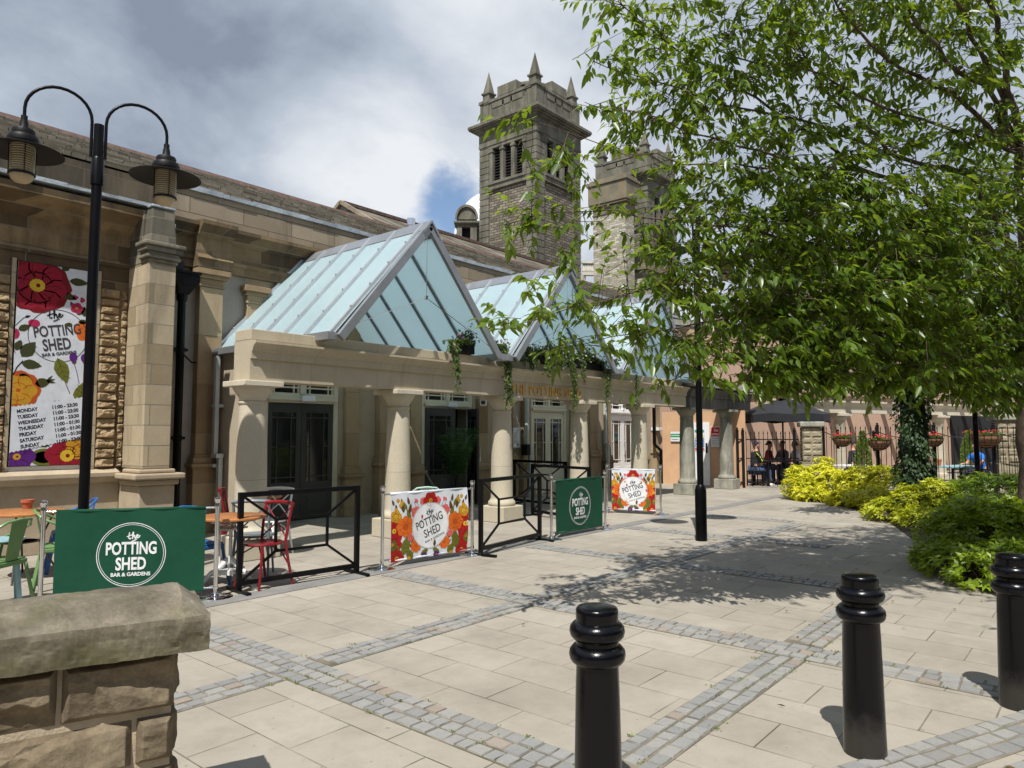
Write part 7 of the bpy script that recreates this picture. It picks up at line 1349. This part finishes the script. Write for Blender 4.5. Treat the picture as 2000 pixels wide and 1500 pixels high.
# ------------------------------------------------------------------ people
SKIN = paint('skin', (.50, .27, .18), .55, .06, 20, .001)
def skinned(name, verts, edges, rad, mat, parent, root=0, lv=2):
    me = bpy.data.meshes.new(name); me.from_pydata([tuple(v) for v in verts], edges, []); me.materials.append(mat); o = bpy.data.objects.new(name, me); COL.objects.link(o); o.parent = parent
    sk = o.modifiers.new('skin', 'SKIN'); sk.use_smooth_shade = True; L_ = me.skin_vertices[0].data
    for i, r in enumerate(rad): L_[i].radius = r if isinstance(r, tuple) else (r, r)
    L_[root].use_root = True; sd_ = o.modifiers.new('sub', 'SUBSURF'); sd_.levels = lv; sd_.render_levels = lv; return o
def person(loc, rz, label, top, legs, hair, turn=0.0, cap=None, lean=.03, longhair=False, stripe=None, seat=.48, short=False):
    t = thing('person', label, 'person', (loc[0], loc[1], 0), rz); s = seat; V = [(0, 0, s + .02), (0, -.02, s + .22), (0, lean, s + .40), (0, lean + .01, s + .53), (0, lean + .02, s + .61)]; E_ = [(0, 1), (1, 2), (2, 3), (3, 4)]; Rd = [(.15, .11), (.14, .10), (.165, .105), (.10, .08), (.052, .052)]
    hx = math.sin(turn); hy = math.cos(turn)
    for q, r in (((.0, .03 + lean, s + .68), .062), ((.01 * hx, .035 + lean, s + .745), .088), ((.012 * hx, .03 + lean, s + .82), .084)): V.append(q); Rd.append(r); E_.append((len(V) - 2, len(V) - 1))
    hc = len(V) - 2; V.append((.085 * hx, .085 * hy + .035 + lean, s + .735)); Rd.append(.014); E_.append((hc, len(V) - 1))     # nose
    segs = {}
    for sx_ in (-1, 1):
        b0 = len(V); V += [(sx_ * .10, .02, s + .0), (sx_ * .13, .40, s + .03), (sx_ * .13, .40, s - .22), (sx_ * .12, .38, .07), (sx_ * .13, .52, .035)]; Rd += [.085, .062, .052, .038, (.04, .028)]; E_ += [(0, b0), (b0, b0 + 1), (b0 + 1, b0 + 2), (b0 + 2, b0 + 3), (b0 + 3, b0 + 4)]
        a0 = len(V); V += [(sx_ * .185, lean, s + .50), (sx_ * .25, lean + .08, s + .27), (sx_ * .14, lean + .31, s + .25), (sx_ * .11, lean + .38, s + .255)]; Rd += [.055, .042, .030, (.035, .018)]; E_ += [(3, a0), (a0, a0 + 1), (a0 + 1, a0 + 2), (a0 + 2, a0 + 3)]; w_ = V[-1]; hand = len(V) - 1
        for k in range(4): i = len(V); V += [(w_[0] + (k - 1.5) * .02, w_[1] + .05 + .006 * (k in (1, 2)), w_[2] - .004), (w_[0] + (k - 1.5) * .021, w_[1] + .085 + .008 * (k in (1, 2)), w_[2] - .022)]; Rd += [.0095, .0075]; E_ += [(hand, i), (i, i + 1)]
        i = len(V); V += [(w_[0] - sx_ * .035, w_[1] + .01, w_[2] + .005), (w_[0] - sx_ * .05, w_[1] + .045, w_[2] - .006)]; Rd += [.011, .008]; E_ += [(hand, i), (i, i + 1)]; segs[sx_] = (b0, a0)
    skinned('body', V, E_, Rd, SKIN, t)
    tvv = [V[0], V[1], V[2], V[3]]; te = [(0, 1), (1, 2), (2, 3)]; trd = [(.165, .13), (.158, .12), (.18, .125), (.11, .09)]
    for sx_ in (-1, 1):
        b0, a0 = segs[sx_]; i = len(tvv); end = V[a0 + 2] if not short else tuple((np.array(V[a0]) * .35 + np.array(V[a0 + 1]) * .65)); tvv += [V[a0], V[a0 + 1], end] if not short else [V[a0], end]; trd += [.068, .056, .042] if not short else [.068, .06]; te += [(3, i)] + [(i + k, i + k + 1) for k in range(2 if not short else 1)]
    jk = skinned('shirt' if short else 'jacket', tvv, te, trd, top, t)
    if stripe: q = MB(); q.tube([(.20, lean - .075, s + .52), (.262, lean + .02, s + .40), (.30, lean + .07, s + .27)], .016, 6); q.build('stripe', stripe, jk)
    lv_ = [V[0]]; le = []; lr = [(.17, .14)]
    for sx_ in (-1, 1): b0, a0 = segs[sx_]; i = len(lv_); lv_ += [V[b0], V[b0 + 1], V[b0 + 2], tuple(np.array(V[b0 + 3]) + [0, 0, .04])]; lr += [.10, .078, .065, .055]; le += [(0, i), (i, i + 1), (i + 1, i + 2), (i + 2, i + 3)]
    skinned('trousers', lv_, le, lr, legs, t)
    for sx_ in (-1, 1): q = MB(); q.lathe([(.0, 0), (.045, 0), (.05, .03), (.035, .075), (.0, .08)], 12, (0, 0, 0)); q.v = [(sx_ * .125 + x, .45 + y * 2.4, z) for x, y, z in q.v]; q.build('shoe', WHITEW, t, True)
    q = MB(); c = Vector((0, .03 + lean, s + .79)); nr = 10; prof = [(.090 * math.sin(a), .098 * math.cos(a)) for a in np.linspace(.02, 1.6 if not longhair else 2.2, nr)]; q.lathe(prof[::-1], 20, c); q.v = [(x - hx * .014, y - hy * (.014 if z > c.z else .02 + (c.z - z) * .9), z) for x, y, z in q.v]; q.build('hair' if not cap else 'cap', cap or hair, t, True)
    if cap: q = MB(); q.lathe([(.0, 0), (.07, 0), (.07, .01), (.0, .012)], 14, (c.x + .095 * hx, c.y + .095 * hy, c.z + .035)); q.build('cap_peak', cap, t, True)
    for sx_ in (-1, 1): e = Vector((hx, hy, 0)) * .083 + Vector((hy, -hx, 0)) * .032 * sx_ + Vector((0, .035 + lean, s + .765)); MB().lathe([(.0, -.009), (.009, 0), (.0, .009)], 8, e).build('eye', IRON, t); er = Vector((hy, -hx, 0)) * .087 * sx_ + Vector((0, .03 + lean, s + .75)); MB().lathe([(.0, -.03), (.012, -.02), (.016, .01), (.0, .03)], 8, er).build('ear', SKIN, t, True)
    return t
def cloth2(n, c): return paint('cloth_' + n, c, .85, .15, 12, .004)
def stool(px, d, label, rz=0, h=.46):
    p = gd(px, 900, d); t = thing('terrace_stool', label, 'stool', (p[0], p[1], 0), rz, 'seats of the people on the terrace'); MB().box(-.2, .2, -.2, .2, h - .04, h).build('seat', IRON, t, bevel=.01)
    for a in (-1, 1):
        for b_ in (-1, 1): MB().box(a * .17 - .015, a * .17 + .015, b_ * .17 - .015, b_ * .17 + .015, 0, h - .041).build('leg', IRON, t)
HAIR = cloth2('brown_hair', (.05, .03, .02)); DKH = cloth2('dark_hair', (.015, .012, .01)); JEAN = cloth2('jeans', (.05, .08, .16)); rgt = fdir - R(90)
faceR = rgt - R(90); faceL = rgt + R(90)
ppl = [(1474, 21.7, faceR + R(8), 'man in a dark cap and black jacket with a lime stripe, seated beside the gate', cloth2('black', (.018, .018, .02)), JEAN, HAIR, dict(cap=cloth2('navy', (.02, .02, .05)), stripe=cloth2('lime', (.45, .6, .05)))),
       (1500, 23.0, fdir + R(150), 'person in a dark red top at the table under the parasol', cloth2('maroon', (.22, .015, .025)), JEAN, DKH, dict(longhair=True)),
       (1534, 22.9, faceL + R(20), 'person in a slate blue top at the table under the parasol', cloth2('slate', (.14, .15, .24)), JEAN, HAIR, dict(lean=.08)),
       (1556, 22.2, faceL, 'person in a white top half hidden by the rubble pier', cloth2('white', (.62, .60, .62)), JEAN, HAIR, dict(longhair=True, short=True)),
       (1664, 22.9, fdir + R(175), 'person in dark clothes seated behind the second flower basket', cloth2('dark', (.03, .035, .045)), JEAN, DKH, dict()),
       (1914, 20.0, faceL + R(12), 'man in a bright blue shirt leaning on the table behind the railings', cloth2('blue', (.015, .17, .62)), cloth2('navy', (.02, .02, .05)), HAIR, dict(short=True, lean=.10))]
for px, d, rz_, lab, tp, lg, hr, kw in ppl:
    p = gd(px, 900, d); person(p, rz_, lab, tp, lg, hr, **kw)
    stool(px, d, 'dark seat under the ' + {'man in a dark': 'capped man in the black jacket'}.get(lab[:13], lab.split(' at the')[0].split(' half')[0].split(' seated')[0].split(' leaning')[0]), rz_)

# ------------------------------------------------------------------ unseen blocks added behind the viewer to shut off low sky and darken reflections
def sky_block(loc, rz, L_, h, label):
    t = thing('added_sky_block', label, 'building', loc, rz); MB().box(0, L_, -8, 0, 0, h).build('wall', TOWA, t); MB().box(-.2, L_ + .2, -8.2, .35, h, h + .3).build('cornice', TOWS, t); MB().prism([(-8.2, h + .3), (-4, h + 2.6), (.2, h + .3)], 0, L_, lambda p, q, s: (s, p, q)).build('roof', SLATE, t)
    n = int(L_ / 3.2)
    for i in range(n):
        for z in (.9, 4.6, 8.0)[:int(h // 3.6)]: w_ = MB().box(1 + i * 3.2, 2.3 + i * 3.2, .002, .06, z, z + 2.1).build('window', WHITEW, t); MB().box(1.1 + i * 3.2, 2.2 + i * 3.2, .061, .07, z + .1, z + 2.0).build('pane', GLASS, w_)
sky_block((-34, -17, 0), 0, 74, 11, 'long unseen stone block added behind the viewer to shut off the low sky')
sky_block((-19, 24, 0), R(-90), 38, 10, 'unseen stone block added on the left to shut off the low sky')
